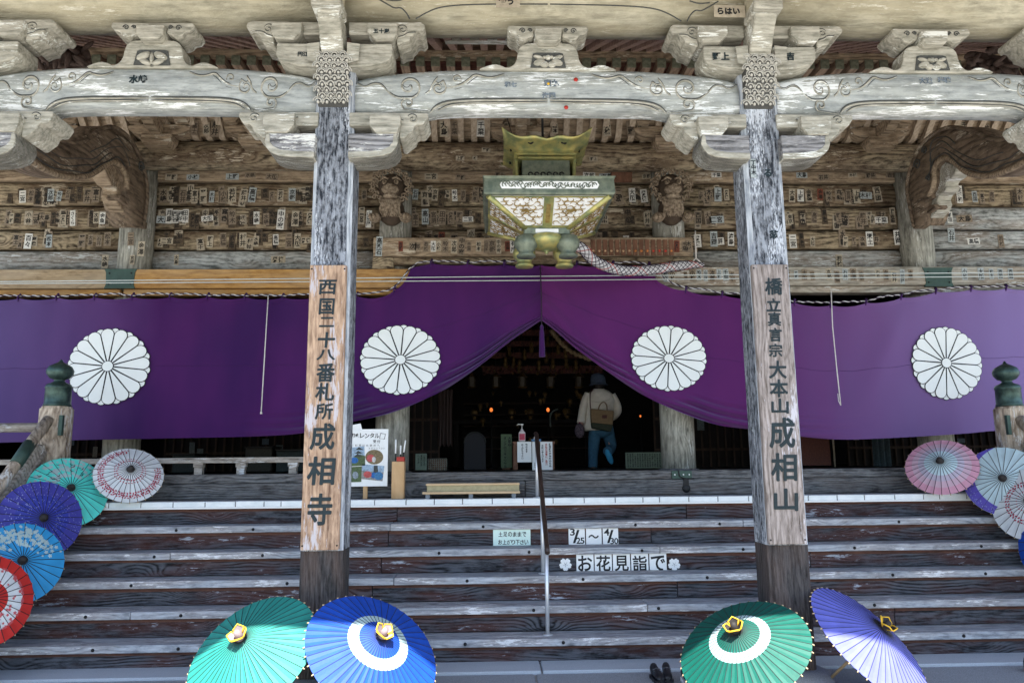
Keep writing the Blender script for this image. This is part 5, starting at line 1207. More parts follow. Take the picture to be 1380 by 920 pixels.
# ================================================================== umbrellas
UM = {}
def umat(n, c, rough=.58):
    if n not in UM:
        m, t, b = newmat('canopy_'+n); N = NT(t)
        nz = N.n('TexNoise', {'Vector': N.n('TexCoord').outputs['Object'], 'Scale': 9.0, 'Detail': 4.0}).outputs[0]
        t.links.new(N.mix(N.ramp(nz, [(.3, 0), (.7, 1)]), tuple(v*.80 for v in c), c), b.inputs['Base Color'])
        fb_ = N.n('TexNoise', {'Vector': N.n('TexCoord').outputs['Object'], 'Scale': 160.0, 'Detail': 4.0}).outputs[0]
        cr_b = N.n('TexNoise', {'Vector': N.n('TexCoord').outputs['Object'], 'Scale': 22.0, 'Detail': 3.0}).outputs[0]
        t.links.new(N.n('Bump', {'Strength': .35, 'Distance': .002, 'Height': fb_, 'Normal': N.n('Bump', {'Strength': .3, 'Distance': .006, 'Height': cr_b}).outputs[0]}).outputs[0], b.inputs['Normal']); b.inputs['Roughness'].default_value = rough
        b.inputs['Specular IOR Level'].default_value = .35
        tl = t.nodes.new('ShaderNodeBsdfTranslucent'); tl.inputs[0].default_value = (*c, 1); mx = t.nodes.new('ShaderNodeMixShader'); mx.inputs[0].default_value = .18
        t.links.new(b.outputs[0], mx.inputs[1]); t.links.new(tl.outputs[0], mx.inputs[2]); t.links.new(mx.outputs[0], t.nodes['Material Output'].inputs[0])
        UM[n] = m
    return UM[n]
M['rib'] = plain('dark_bamboo_rib', (.018, .016, .02), .6, noise=.1)
M['ribpale'] = plain('bamboo_rib_tip', (.55, .42, .26), .6, noise=.1)
M['bamboo'] = plain('bamboo_handle', (.45, .34, .20), .5, noise=.15, stretch=(1, 1, .1))
M['yellowpaper'] = plain('yellow_paper', (.75, .45, .03), .7, noise=.05)
M['blackpaper'] = plain('black_paper', (.03, .026, .025), .7, noise=.1)
M['mauvepaper'] = plain('mauve_paper', (.26, .21, .22), .7, noise=.1)
class Umb:
    def __init__(s, q, name, lb, group, nrib, bands, ribm='rib', rib_r=.0021, rot=0.0, hub='plain', handle=.62):
        X, Y, Z, R0, az, el, h = q
        s.R, s.h, s.n = R0, h*R0, nrib
        nn = Vector((math.sin(az)*math.cos(el), -math.cos(az)*math.cos(el), math.sin(el)))
        s.t = thing(name, lb, 'umbrella', (X, Y, Z), group); s.t.rotation_mode = 'QUATERNION'; s.t.rotation_quaternion = nn.to_track_quat('Z', 'Y')
        s.rot = rot
        rs = sorted(set([.04]+[i/9 for i in range(1, 10)]+[b_[0] for b_ in bands if b_[0] < 1]+[1.0]))
        mats = [b_[1] for b_ in bands]
        q_ = MB(); k = 2*nrib; vs = []
        for r in rs:
            for j in range(k):
                a = rot+2*PI*j/k; rr = r*(1 if j % 2 == 0 else (math.cos(PI/nrib) if r == 1 else 1)); dep = 0 if j % 2 == 0 else -.0045*r
                v = s.pt(rr, a, dep); vs.append(v)
        fs = []
        for i in range(len(rs)-1):
            mid = (rs[i]+rs[i+1])/2; mi = next(ii for ii, b_ in enumerate(bands) if mid < b_[0])
            q_.add(vs, [(i*k+j, i*k+(j+1) % k, (i+1)*k+(j+1) % k, (i+1)*k+j) for j in range(k)], mi)
        o = q_.build('canopy', mats, s.t, local=True); sm = o.modifiers.new('s', 'SOLIDIFY'); sm.thickness = .0015; sm.offset = -1
        q_ = MB()
        for j in range(nrib):
            a = rot+2*PI*j/nrib; q_.tube([s.pt(r, a, .0012) for r in (.07, .5, 1.0)], rib_r, 4, 0, cap=False)
        q_.build('ribs', M[ribm], s.t, local=True, kind='stuff')
        q_ = MB()
        for j in range(nrib):
            a = rot+2*PI*j/nrib; q_.tube([s.pt(1.0, a, .001), s.pt(1.022, a, .001)], .0042, 5, 0)
        q_.build('rib_tips', M['ribpale'], s.t, local=True, kind='stuff')
        # inner ribs and stick
        q_ = MB()
        for j in range(0, nrib, 2):
            a = rot+2*PI*j/nrib; p = s.pt(.55, a, -.008); q_.tube([p, (0, 0, s.h-.26)], .002, 4)
        q_.build('stretchers', M['bamboo'], s.t, local=True, kind='stuff')
        q_ = MB(); q_.tube([(0, 0, s.h+.01), (0, 0, s.h-handle)], .010, 10); q_.build('handle', M['bamboo'], s.t, local=True)
        if hub == 'plain':
            q_ = MB(); q_.lathe([(.045, s.h-.022), (.035, s.h-.006), (.026, s.h+.002), (.022, s.h+.03), (.012, s.h+.038), (0, s.h+.038)], (0, 0, 0), 14); q_.build('hub', M['blackpaper'], s.t, local=True)
        else:
            q_ = MB(); q_.lathe([(.03, s.h-.01), (.022, s.h+.03), (.018, s.h+.055), (.0, s.h+.06)], (0, 0, 0), 12); q_.build('hub', M['mauvepaper' if hub == 'mauve' else 'blackpaper'], s.t, local=True)
            for j in range(4):
                a = 2*PI*(j+.3)/4; ca, sa = math.cos(a), math.sin(a)
                def pp(r, lt, z): return (r*ca-lt*sa, r*sa+lt*ca, s.h+z)
                q_ = MB(); vs = [pp(.012, -.012, .0), pp(.012, .012, .0), pp(.045, .034, .035), pp(.062, 0, .052), pp(.045, -.034, .035), pp(.034, 0, .018)]
                q_.add(vs, [(0, 1, 5), (1, 2, 5), (2, 3, 5), (3, 4, 5), (4, 0, 5)]); o = q_.build('cap_petal', M['mauvepaper' if hub == 'mauve' else 'blackpaper'], s.t, local=True)
                q_ = MB(); q_.tube([vs[1], vs[2], vs[3], vs[4], vs[0]], .0048, 5); q_.build('petal_edge', M['yellowpaper'], o, local=True)
    def pt(s, r, a, off=0.0):
        return Vector((s.R*r*math.cos(a), s.R*r*math.sin(a), s.h*(1-min(r, 1)**1.12)+off+(0 if r <= 1 else -.01)))
    def decal(s, q_, shape, r, a, size, rot=0.0, off=.0028, m=0):
        """2D shape (unit) laid on the cone at polar r, a"""
        vs = []
        c0 = (s.R*r*math.cos(a), s.R*r*math.sin(a))
        for u, v in shape:
            x = c0[0]+size*(u*math.cos(rot)-v*math.sin(rot)); y = c0[1]+size*(u*math.sin(rot)+v*math.cos(rot))
            rr = min(math.hypot(x, y)/s.R, .99); aa = math.atan2(y, x); vs.append(s.pt(rr, aa, off))
        q_.add(vs, [tuple(range(len(vs)))], m)
flower5 = []
for j in range(30):
    a = 2*PI*j/30; k5 = (j/6) % 1; flower5.append(((.45+.55*math.sin(PI*k5))*math.cos(a), (.45+.55*math.sin(PI*k5))*math.sin(a)))
petal1 = [(math.cos(i*PI/4)*1.0, math.sin(i*PI/4)*.55) for i in range(8)]
bird = [(-1, .35), (-.4, .1), (0, 0), (.4, .15), (1, .45), (.5, -.1), (0, -.3), (-.5, -.1)]
GB = 'large oiled-paper umbrellas opened at the pillar feet'; GS = 'small paper parasols stacked up the side of the steps'
teal, blue, green, violet = umat('teal', (.03, .31, .26)), umat('blue', (.010, .085, .52)), umat('green', (.003, .12, .09)), umat('violet', (.17, .19, .66))
ringw = umat('ring_white', (.50, .66, .67))
UQ = {'U1': (-1.510, 4.979, 0.419, 0.422, -0.392, 0.803, 0.399), 'U2': (-0.755, 4.990, 0.413, 0.442, 0.734, 0.829, 0.364), 'U3': (1.604, 4.916, 0.409, 0.419, -0.828, 0.951, 0.384), 'U4': (2.555, 5.216, 0.371, 0.446, 0.745, 0.797, 0.346),
      'P1': (-3.451, 7.301, 1.504, 0.306, 0.560, 0.605, 0.324), 'P2': (-3.898, 7.093, 1.358, 0.343, 0.780, 0.447, 0.281), 'P3': (-3.842, 6.604, 1.142, 0.333, 0.837, 0.250, 0.270), 'P4': (-3.705, 6.144, .844, 0.317, 0.773, 0.329, 0.306), 'P5': (-3.646, 5.683, .6415, 0.327, 0.974, 0.292, 0.291),
      'Q1': (4.424, 7.262, 1.508, 0.322, -0.655, 0.625, 0.317), 'Q2': (4.826, 6.968, 1.373, 0.333, -0.685, 0.323, 0.290), 'Q3': (4.877, 6.702, 1.176, 0.341, -1.041, 0.379, 0.228), 'Q4': (4.831, 6.396, 0.841, 0.347, -1.269, 0.243, 0.318)}
Umb(UQ['U1'], 'paper_umbrella', 'plain teal green paper umbrella with yellow-edged cap left of the blue ringed one', GB, 44, [(2, teal)], hub='mauve', handle=.66)
Umb(UQ['U2'], 'paper_umbrella', 'bright blue paper umbrella with a white ring in front of the left pillar', GB, 44, [(.31, blue), (.46, ringw), (2, blue)], hub='mauve', handle=.64)
Umb(UQ['U3'], 'paper_umbrella', 'dark green paper umbrella with a white ring in front of the right pillar', GB, 44, [(.33, green), (.47, ringw), (2, green)], hub='black', rot=.03, handle=.60)
Umb(UQ['U4'], 'paper_umbrella', 'plain violet paper umbrella tilted beside the right pillar', GB, 44, [(2, violet)], hub='black', handle=.60)
white, pink, mint, navy, skyb, redc = umat('white', (.78, .82, .85)), umat('pink', (.70, .36, .48)), umat('mint', (.14, .90, .80)), umat('navy', (.045, .06, .42)), umat('sky', (.04, .36, .72)), umat('red', (.62, .035, .03))
purp = umat('purple', (.12, .09, .48)); crimson = umat('crimson', (.42, .02, .07)); black = umat('black', (.02, .03, .035))
lav = umat('lavender', (.30, .34, .66))
rnd = random.Random(11)
u = Umb(UQ['P1'], 'paper_parasol', 'white paper parasol with dark red petal rings standing on the top step at the left', GS, 28, [(2, white)], rib_r=.0026)
q = MB()
for r0, n, sz in ((.36, 30, .010), (.44, 34, .008), (.74, 60, .011), (.81, 64, .012), (.87, 66, .010)):
    for j in range(n):
        a = 2*PI*j/n+rnd.uniform(-.02, .02)
        if r0 > .7 and .2 < a < 1.6: continue
        u.decal(q, petal1, r0+rnd.uniform(-.015, .015), a, sz, rot=rnd.uniform(0, 3))
q.build('printed_petals', crimson, u.t, local=True, kind='stuff')
u = Umb(UQ['P2'], 'paper_parasol', 'mint green paper parasol printed with pale clouds and swallows', GS, 26, [(2, mint)], rib_r=.0026)
q = MB(); q2 = MB()
for _ in range(120):
    a = rnd.uniform(.7, 3.4); u.decal(q, flower5, rnd.uniform(.35, .93), a, rnd.uniform(.010, .024), off=.002)
for _ in range(18): u.decal(q2, bird, rnd.uniform(.35, .85), rnd.uniform(.8, 2.6), rnd.uniform(.016, .03), rot=rnd.uniform(-.8, .8), off=.0034)
q.build('printed_blossom', ringw, u.t, local=True, kind='stuff'); q2.build('printed_swallows', black, u.t, local=True, kind='stuff')
u = Umb(UQ['P3'], 'paper_parasol', 'deep blue paper parasol sprinkled with tiny white petals', GS, 28, [(.62, navy), (2, umat('deepblue', (.07, .07, .42)))], rib_r=.0026)
q = MB()
for _ in range(420):
    a = rnd.uniform(0, 2*PI); r0 = rnd.uniform(.3, .97); u.decal(q, petal1, r0, a, rnd.uniform(.0025, .006)*(1.3 if PI*.6 < a < PI*1.5 and r0 > .6 else 1), rot=rnd.uniform(0, 3))
q.build('printed_petals', lav, u.t, local=True, kind='stuff')
u = Umb(UQ['P4'], 'paper_parasol', 'sky blue paper parasol with a white cherry blossom print along its upper half', GS, 26, [(2, skyb)], rib_r=.0026)
q = MB()
for _ in range(150):
    a = rnd.gauss(1.6, .8); u.decal(q, flower5, min(.93, max(.35, rnd.gauss(.68, .14))), a, rnd.uniform(.010, .019), rot=rnd.uniform(0, 1), off=.0024+rnd.uniform(0, .0008))
q.build('printed_blossom', ringw, u.t, local=True, kind='stuff')
u = Umb(UQ['P5'], 'paper_parasol', 'bright red paper parasol with a white blossom ring, cut by the left edge', GS, 26, [(.38, redc), (.72, white), (2, redc)], rib_r=.0026)
q = MB()
for _ in range(160): u.decal(q, flower5, rnd.choice((rnd.uniform(.38, .72), .72)), rnd.uniform(0, 2*PI), rnd.uniform(.008, .014), rot=rnd.uniform(0, 1), off=.0026)
q.build('printed_blossom', umat('rose', (.60, .12, .14)), u.t, local=True, kind='stuff')
lp = umat('lilac', (.56, .50, .62)); ice = umat('ice', (.56, .72, .78))
u = Umb(UQ['Q1'], 'paper_parasol', 'pink-edged pale paper parasol standing on the top step at the right', GS, 28, [(.45, ice), (.62, lp), (.80, umat('pinklilac', (.66, .46, .56))), (2, pink)], rib_r=.0026)
u = Umb(UQ['Q2'], 'paper_parasol', 'pale blue paper parasol with a wide violet crescent border at the right', GS, 26, [(2, ice)], rib_r=.0026)
q = MB(); n = 60
outer, inner = [], []
for i in range(n+1):
    a = 1.75+i/n*3.5; wv_ = .30*math.sin(PI*i/n)**.8; outer.append((.992, a)); inner.append((.992-wv_-.002, a))
vs = []
for (ro, a), (ri, _) in zip(outer, inner):
    for k in range(5): vs.append(u.pt(lerp(ri, ro, k/4), a, .0022))
q.add(vs, [(i*5+k, i*5+k+1, (i+1)*5+k+1, (i+1)*5+k) for i in range(n) for k in range(4)]); q.build('printed_crescent', purp, u.t, local=True)
q = MB()
for _ in range(70): u.decal(q, petal1, rnd.uniform(.82, .95), rnd.uniform(2.6, 4.4), rnd.uniform(.003, .006), off=.0034)
q.build('printed_petals', lav, u.t, local=True, kind='stuff')
u = Umb(UQ['Q3'], 'paper_parasol', 'white paper parasol with a red petal ring, cut by the right edge', GS, 26, [(2, white)], rib_r=.0026)
q = MB()
for r0, n, sz in ((.50, 40, .012), (.58, 44, .012), (.30, 24, .008)):
    for j in range(n): u.decal(q, petal1, r0+rnd.uniform(-.02, .02), 2*PI*j/n, sz, rot=rnd.uniform(0, 3))
q.build('printed_petals', crimson, u.t, local=True, kind='stuff')
u = Umb(UQ['Q4'], 'paper_parasol', 'dark blue paper parasol with a white inner ring, only its edge seen at the right', GS, 26, [(.45, navy), (.75, ringw), (2, blue)], rib_r=.0026)
# ================================================================== shoes
M['shoe'] = plain('dark_shoe_leather', (.012, .013, .018), .4, noise=.2); M['shoelight'] = plain('shoe_trim', (.10, .11, .13), .6)
def shoe(x, y, z, ang, name, lb, mu, ms, grp=None, L=.19):
    t_ = thing(name, lb, 'shoe', (x, y, z), grp); t_.rotation_euler = (0, 0, ang)
    q = MB(); rings = []; n = 14
    prof = [(-.5, .30, .045, .055), (-.46, .40, .05, .085), (-.35, .46, .055, .09), (-.15, .44, .05, .075), (.1, .50, .04, .058), (.3, .56, .03, .045), (.44, .46, .022, .034), (.5, .22, .015, .02)]
    for f, w_, zc, zh in prof:
        for j in range(n):
            a = 2*PI*j/n; rings.append((w_*.16*L/.26*math.cos(a)*.55, f*L*-1, .018+max(0, zh*(.5+.5*math.sin(a)))))
    q.add(rings, [(i*n+j, i*n+(j+1) % n, (i+1)*n+(j+1) % n, (i+1)*n+j) for i in range(len(prof)-1) for j in range(n)], 0, True); q.add(rings, [tuple(range(n)), tuple(range((len(prof)-1)*n, len(prof)*n))])
    q.build('upper', mu, t_, local=True)
    q = MB(); out = []
    for f, w_, *_ in prof: out.append((w_*.08, -f*L))
    poly = out+[(-a, b_) for a, b_ in out[::-1]]; q.prism(poly, 'z', 0, .022); q.build('sole', ms, t_, local=True, bevel=.003)
    for k in range(4):
        q = MB(); yy = -L*(-.05+.09*k); zz = .085-.009*k; q.tube([(-.03, yy, zz-.012), (0, yy-.004, zz), (.03, yy, zz-.012)], .004, 5); q.build('lace', M['shoelight'], t_, local=True)
Ysh = 5.70
sx, sz_ = P(885, 895, Ysh); sx2, _ = P(899, 895, Ysh)
shoe(sx, Ysh, .012, .12, 'sneaker', 'black sneaker, left one of the pair left at the foot of the steps', M['shoe'], M['shoe'], 'pair of black sneakers on the pavement')
shoe(sx2, Ysh+.02, .012, -.15, 'sneaker', 'black sneaker, right one of the pair left at the foot of the steps', M['shoe'], M['shoe'], 'pair of black sneakers on the pavement')
X, _ = P(923, 900, 5.6); shoe(X+.02, 5.62, .012, 0, 'white_sneaker', 'white-soled sneaker half hidden behind the green ringed umbrella', M['shoe'], M['white'])
X, _ = P(1385, 893, 5.75); shoe(X+.06, 5.72, .012, 1.2, 'red_soled_shoe', 'dark shoe with red sole at the right edge of the pavement', M['shoe'], M['red'])

# ================================================================== things inside the hall
Yt = 9.4
tb = thing('notice_stand', 'small brown table with pasted notices just inside the hall entrance', 'stand', (PX(719, 633, Yt), Yt, FZ))
x0, x1, zt_ = PX(691, 600, Yt), PX(748, 600, Yt), PZ(719, 594.5, Yt)
q = MB(); q.box(x0, x1, Yt, Yt+.45, zt_-.03, zt_); q.build('top', M['brownwood'], tb)
for xx in (x0+.01, x1-.06):
    for yy in (Yt+.02, Yt+.38): q = MB(); q.box(xx, xx+.05, yy, yy+.05, FZ, zt_-.03); q.build('leg', M['brownwood'], tb)
def sheet(px0, py0, px1, py1, texts, lb, name='paper_notice', mat='white', Y=Yt-.012, cat='notice', ink='ink', group='paper notices on the entrance stand'):
    a, z1 = P(px0, py0, Y); c, z0 = P(px1, py1, Y); t_ = thing(name, lb, cat, ((a+c)/2, Y, z0), group)
    q = MB(); q.box(a, c, Y, Y+.006, z0, z1); q.build('sheet', M[mat], t_)
    for (s, px, py, sz, mt, bold) in texts:
        q = MB(); x, z = P(px, py, Y); put_text(q, s, x, z, sz*Y/1013, Y-.003, bold, vertical=True); q.build('lettering', M[mt], t_)
    return t_
sheet(697, 595, 716.5, 622.5, [('靴のまま', 709.5, 599, 3.0, 'ink', .03), ('お上がり下さい', 703.8, 599, 3.0, 'ink', .03)], 'white sheet with two columns of brush writing on the entrance stand')
sheet(717, 595, 727, 633, [('成相寺', 721.5, 624, 2.6, 'ink', .03)], 'narrow white sheet with small lettering at its foot on the entrance stand')
sheet(728, 595, 745, 633, [('新型感染症予防のため', 741, 598.5, 3.2, 'ink', .03), ('手指の消毒にご協力', 736, 599, 3.2, 'red', .03), ('お願い申上げます', 731, 600, 3.0, 'ink', .02)], 'white sheet with black and red columns of writing on the right of the entrance stand')
bt = thing('sanitizer_bottle', 'clear pump bottle with a red label standing on the notice stand', 'bottle', (PX(703, 594, Yt+.1), Yt+.1, zt_))
M['plastic'] = plain('milky_plastic', (.60, .55, .56), .25, noise=.05)
bs = Yt/1013; Xb, Yb3 = PX(703.5, 590, Yt+.1), Yt+.1
q = MB(); q.box(Xb-.042, Xb+.042, Yb3-.03, Yb3+.03, zt_, zt_+.125); q.lathe([(.035, .12), (.016, .15), (.016, .165), (0, .165)], (Xb, Yb3, zt_), 12); q.build('body', M['plastic'], bt, bevel=.01)
q = MB(); q.box(Xb-.035, Xb+.035, Yb3-.033, Yb3-.031, zt_+.02, zt_+.10); q.build('label', pmat('label_red', (.55, .06, .12)), bt)
q = MB(); q.lathe([(.006, .165), (.006, .205), (.02, .21), (.02, .225), (0, .225)], (Xb, Yb3, zt_), 10); q.tube([(Xb, Yb3, zt_+.218), (Xb-.05, Yb3, zt_+.22), (Xb-.062, Yb3, zt_+.205)], .006, 6); q.build('pump', M['white'], bt)
tp_ = thing('tissue_box', 'pale blue tissue box with a white tissue standing on the notice stand', 'box', (PX(722, 594, Yt+.1), Yt+.1, zt_))
X = PX(722.5, 592, Yt+.1); q = MB(); q.box(X-.06, X+.06, Yt+.05, Yt+.15, zt_, zt_+.03); q.build('carton', pmat('tissue_blue', (.12, .28, .50)), tp_)
q = MB(); q.prism([(X-.03, zt_+.03), (X-.02, zt_+.07), (X+.0, zt_+.10), (X+.02, zt_+.085), (X+.03, zt_+.03)], 'y', Yt+.09, Yt+.11); q.build('tissue', M['white'], tp_)
M['greenboard'] = plain('green_board', (.10, .15, .08), .7, noise=.1); M['goldink'] = plain('gold_ink', (.34, .36, .14), .5)
gb = thing('mantra_board', 'tall dark green board with black kana leaning behind the notice stand', 'signboard', (PX(682, 630, 9.9), 9.9, FZ))
a, z1 = P(675, 585, 9.9); c, z0 = P(690, 630, 9.9)
q = MB(); q.box(a, c, 9.9, 9.93, z0, z1); q.build('board', M['greenboard'], gb)
q = MB(); put_text(q, 'オンアロリキャソワカ', *P(680.5, 590, 9.9), .042, 9.896, .03, vertical=True); put_text(q, '大悲心', *P(686.5, 590, 9.9), .042, 9.896, .03, vertical=True); q.build('lettering', M['ink'], gb)
q = MB(); q.box(a+.02, c-.02, 9.94, 9.98, FZ, z0); q.build('foot', M['brownwood'], gb)
sb = thing('sutra_board', 'low wide green board filled with narrow columns of black sutra text beside the column', 'signboard', (PX(869, 630, 10), 10, FZ))
a, z1 = P(843, 609.5, 10); c, z0 = P(900, 633, 10)
M['sutra'] = plain('sutra_green_sheet', (.15, .20, .15), .7, noise=.1)
q = MB(); q.box(a, c, 10, 10.03, FZ, z1); q.build('board', M['sutra'], sb)
q = MB(); su = '観自在菩薩行深般若波羅蜜多時照見五蘊皆空度一切苦厄舎利子色不異空空不異色色即是空空即是色受想行識亦復如是'
for k in range(16):
    put_text(q, ''.join(su[(k*7+j) % len(su)] for j in range(7)), *P(846+k*3.3, 612, 10), .026, 9.996, .02, vertical=True)
q.build('lettering', M['ink'], sb)
lb2 = sheet(560, 611, 575, 633, [('ご朱印受付', 572, 613.5, 3.0, 'ink', .02), ('本堂内右手', 568, 614, 3.0, 'ink', .02), ('へどうぞ', 564, 614, 3.0, 'ink', .02)], 'pale green notice board standing right of the left middle column', 'standing_notice', 'sutra', 9.0, 'notice', group=None)
# left middle column foot things
bk = thing('wicker_basket', 'dark basket with a pale woven lattice on the hall floor at the left', 'basket', (PX(588, 633, 9.6), 9.6, FZ))
a, z1 = P(577, 618, 9.6); c, _ = P(602, 618, 9.6)
q = MB(); q.box(a+.01, c-.01, 9.61, 9.8, FZ, z1-.01); q.build('liner', M['brownwood'], bk)
q = MB()
for k in range(10): x = lerp(a, c, k/9); q.tube([(x, 9.6, FZ), (x, 9.6, z1)], .005, 4)
for k in range(7): z = lerp(FZ+.01, z1, k/6); q.tube([(a, 9.595, z), (c, 9.595, z)], .004, 4)
q.build('weave', pmat('pale_wicker', (.30, .30, .25)), bk, kind='stuff')
ch_ = thing('round_drum', 'dark round-topped drum with a grey rim standing in the shadow of the hall', 'drum', (PX(640, 633, 10.4), 10.4, FZ))
X = PX(640, 610, 10.4); zc = PZ(640, 597, 10.4); arc = [(X+.15*math.cos(a), zc+.15*math.sin(a)) for a in [PI*i/14 for i in range(15)]]
q = MB(); q.prism(arc+[(X-.15, FZ), (X+.15, FZ)], 'y', 10.4, 10.7); q.build('body', pmat('navy_cloth', (.004, .005, .012)), ch_)
q = MB(); q.tube([(x, 10.395, z) for x, z in arc], .014, 6); q.build('rim', pmat('grey_rim', (.03, .034, .034)), ch_)
dr = MB(); nx = 24
Yd = 9.2; xa, xb_ = PX(590, 560, Yd), PX(610, 560, Yd); za_, zb_ = PZ(600, 525, Yd), PZ(600, 600, Yd); vs = []
for i in range(nx+1):
    x = lerp(xa, xb_, i/nx); y = Yd+.03*math.sin(i*1.1)
    vs += [(x, y, za_), (lerp(x, (xa+xb_)/2, .1), y, (za_+zb_)/2), (x, y, zb_+.02*math.sin(i))]
dr.add(vs, [(i*3+k, (i+1)*3+k, (i+1)*3+k+1, i*3+k+1) for i in range(nx) for k in (0, 1)], 0, True)
tag(dr.build('brown_drape', pmat('brown_drape_cloth', (.022, .010, .008))), 'narrow dark brown drape hanging inside the hall right of the column', 'drape')
# altar fittings
M['lampglass'] = plain('dim_lantern_glass', (.06, .045, .028), .5)
M['goldorn'] = plain('tarnished_gold', (.16, .10, .035), .4, metal=.6, scale=40)
M['brocade'] = plain('red_brocade', (.16, .05, .035), .7, col2=(.02, .01, .01), scale=26, bump=.5)
val = thing('altar_valance', 'dark red carved and gilded valance over the altar seen through the peak', 'valance', (PX(725, 498, 12.6), 12.6, PZ(725, 502, 12.6)))
z0, z1 = PZ(725, 503, 12.6), PZ(725, 493, 12.6); xa, xb_ = PX(650, 498, 12.6), PX(812, 498, 12.6)
q = MB(); q.box(xa, xb_, 12.6, 12.66, z0, z1); q.build('board', M['brocade'], val)
r2 = random.Random(2)
for k in range(60):
    q = MB(); x = lerp(xa, xb_, k/59); q.ball((x, 12.59, r2.uniform(z0-.01, z1)), r2.uniform(.015, .035), 0, 6, 4, rz=r2.uniform(.015, .04)); q.build('carving', M['brocade'] if k % 3 else M['goldorn'], val)
for k in range(3):
    y = 12.7+k*.3; q = MB(); q.box(xa-.2, xb_+.2, y, y+.1, z1+.15+k*.25, z1+.25+k*.25); q.build('lattice_beam', M['brocade'], val)
PEND = ['one of the small gilded pendant ornaments hanging before the altar']*14
for pk, (px_, py_) in enumerate(((686, 473), (692, 488), (707, 478), (681, 488), (738, 459), (736, 482), (762, 476), (763, 488), (745, 490), (716, 468), (726, 492), (700, 492), (752, 470), (776, 492))):
    X, Z = P(px_, py_, 12.5); t_ = thing('gold_pendant', PEND[pk], 'ornament', (X, 12.5, Z), 'gilded pendants before the altar')
    q = MB(); q.lathe([(.005, .10), (.03, .08), (.035, .03), (.025, 0), (.04, -.02), (.03, -.09), (0, -.10)][::-1], (X, 12.5, Z), 10); q.build('bell', M['goldorn'], t_)
    q = MB(); q.tube([(X, 12.5, Z+.1), (X, 12.5, 4.9)], .004, 4); q.build('cord', M['brocade'], t_)
for i, px_ in enumerate((636, 668.5, 704, 742, 780)):
    X, Z = P(px_, 514, 12.0); t_ = thing('small_lantern', ['leftmost', 'second from left', 'middle', 'second from right', 'rightmost'][i]+' of the five dim hexagonal lanterns hanging before the altar', 'lantern', (X, 12, Z), 'five dim lanterns hanging in a row before the altar')
    q = MB(); q.lathe([(.06, -.08), (.065, .07), (0, .07)], (X, 12, Z), 6, smooth=False); q.build('body', M['lampglass'], t_)
    q = MB(); q.lathe([(.10, .07), (.05, .11), (.01, .15), (0, .15)], (X, 12, Z), 6, smooth=False); q.build('roof', M['goldorn'], t_)
    q = MB(); q.lathe([(.0, -.115), (.06, -.11), (.08, -.085), (.06, -.08)], (X, 12, Z), 6, smooth=False); q.build('base', M['goldorn'], t_)
    q = MB(); q.tube([(X, 12, Z+.14), (X, 12, 4.9)], .004, 4); q.build('chain', M['iron'], t_)
ro = MB(); pts = [PV(743, 446, 10.5), PV(755, 462, 10.6), PV(772, 476, 10.7), PV(795, 484, 10.8)]
tag(ro.tube([Vector(p)+Vector((0, math.cos(i*1.3)*.008, math.sin(i*1.3)*.012)) for i, p in enumerate(chaikin(pts, 4))], .028, 8).build('straw_rope', pmat('straw_rope_fibre', (.28, .2, .11))), 'thick straw-coloured rope sloping right behind the curtain peak', 'rope')
M['flame'] = plain('orange_lamp_glass', (.5, .12, .03), .5, emit=(1, .22, .04), es=.35)
for px_, py_, lb in ((662, 552, 'small glowing orange lamp left of the altar centre'), (738.5, 552, 'small glowing orange lamp behind the notice stand'), (863, 560.5, 'tiny glowing orange lamp right of the walking visitor')):
    Y = 12.2; X, Z = P(px_, py_, Y); t_ = thing('altar_lamp', lb, 'lamp', (X, Y, FZ), 'small glowing altar lamps')
    r0 = .026 if px_ < 800 else .014
    q = MB(); q.ball((X, Y, Z), r0, 0, 10, 8, rz=r0*1.35); q.build('flame', M['flame'], t_)
    q = MB(); q.lathe([(.08, FZ-.004), (.02, FZ+.03), (.012, FZ+.1), (.012, Z-.06), (.04, Z-.04), (0, Z-.03)], (X, Y, 0), 10); q.build('stand', M['iron'], t_)
al = thing('altar', 'long dark lacquered altar table with small vessels deep in the hall', 'altar', (PX(700, 600, 13), 13, FZ))
q = MB(); q.box(PX(610, 600, 13), PX(800, 600, 13), 13, 13.8, FZ+.75, FZ+.83); q.build('top', M['interior'], al, bevel=.01)
for px_ in (615, 665, 745, 792): q = MB(); X = PX(px_, 600, 13.05); q.box(X-.04, X+.04, 13.02, 13.1, FZ, FZ+.75); q.build('leg', M['interior'], al)
for k, px_ in enumerate((640, 690, 715, 765)):
    q = MB(); q.lathe([(.05, .0), (.03, .03), (.07, .10), (.075, .16), (.05, .2), (0, .2)], (PX(px_, 590, 13.3), 13.3, FZ+.83), 12); q.build('vessel', M['goldorn'], al)
cr_ = MB(); arc = [PV(742, 575, 11.5), PV(741, 562, 11.5), PV(744, 554, 11.5), PV(752, 551, 11.5)]
tag(cr_.tube(chaikin(arc, 2), .03, 8, flat=.4).build('crane_neck', pmat('grey_green_metal', (.14, .18, .17))), 'curved grey-green metal neck rising behind the notice stand', 'ornament')
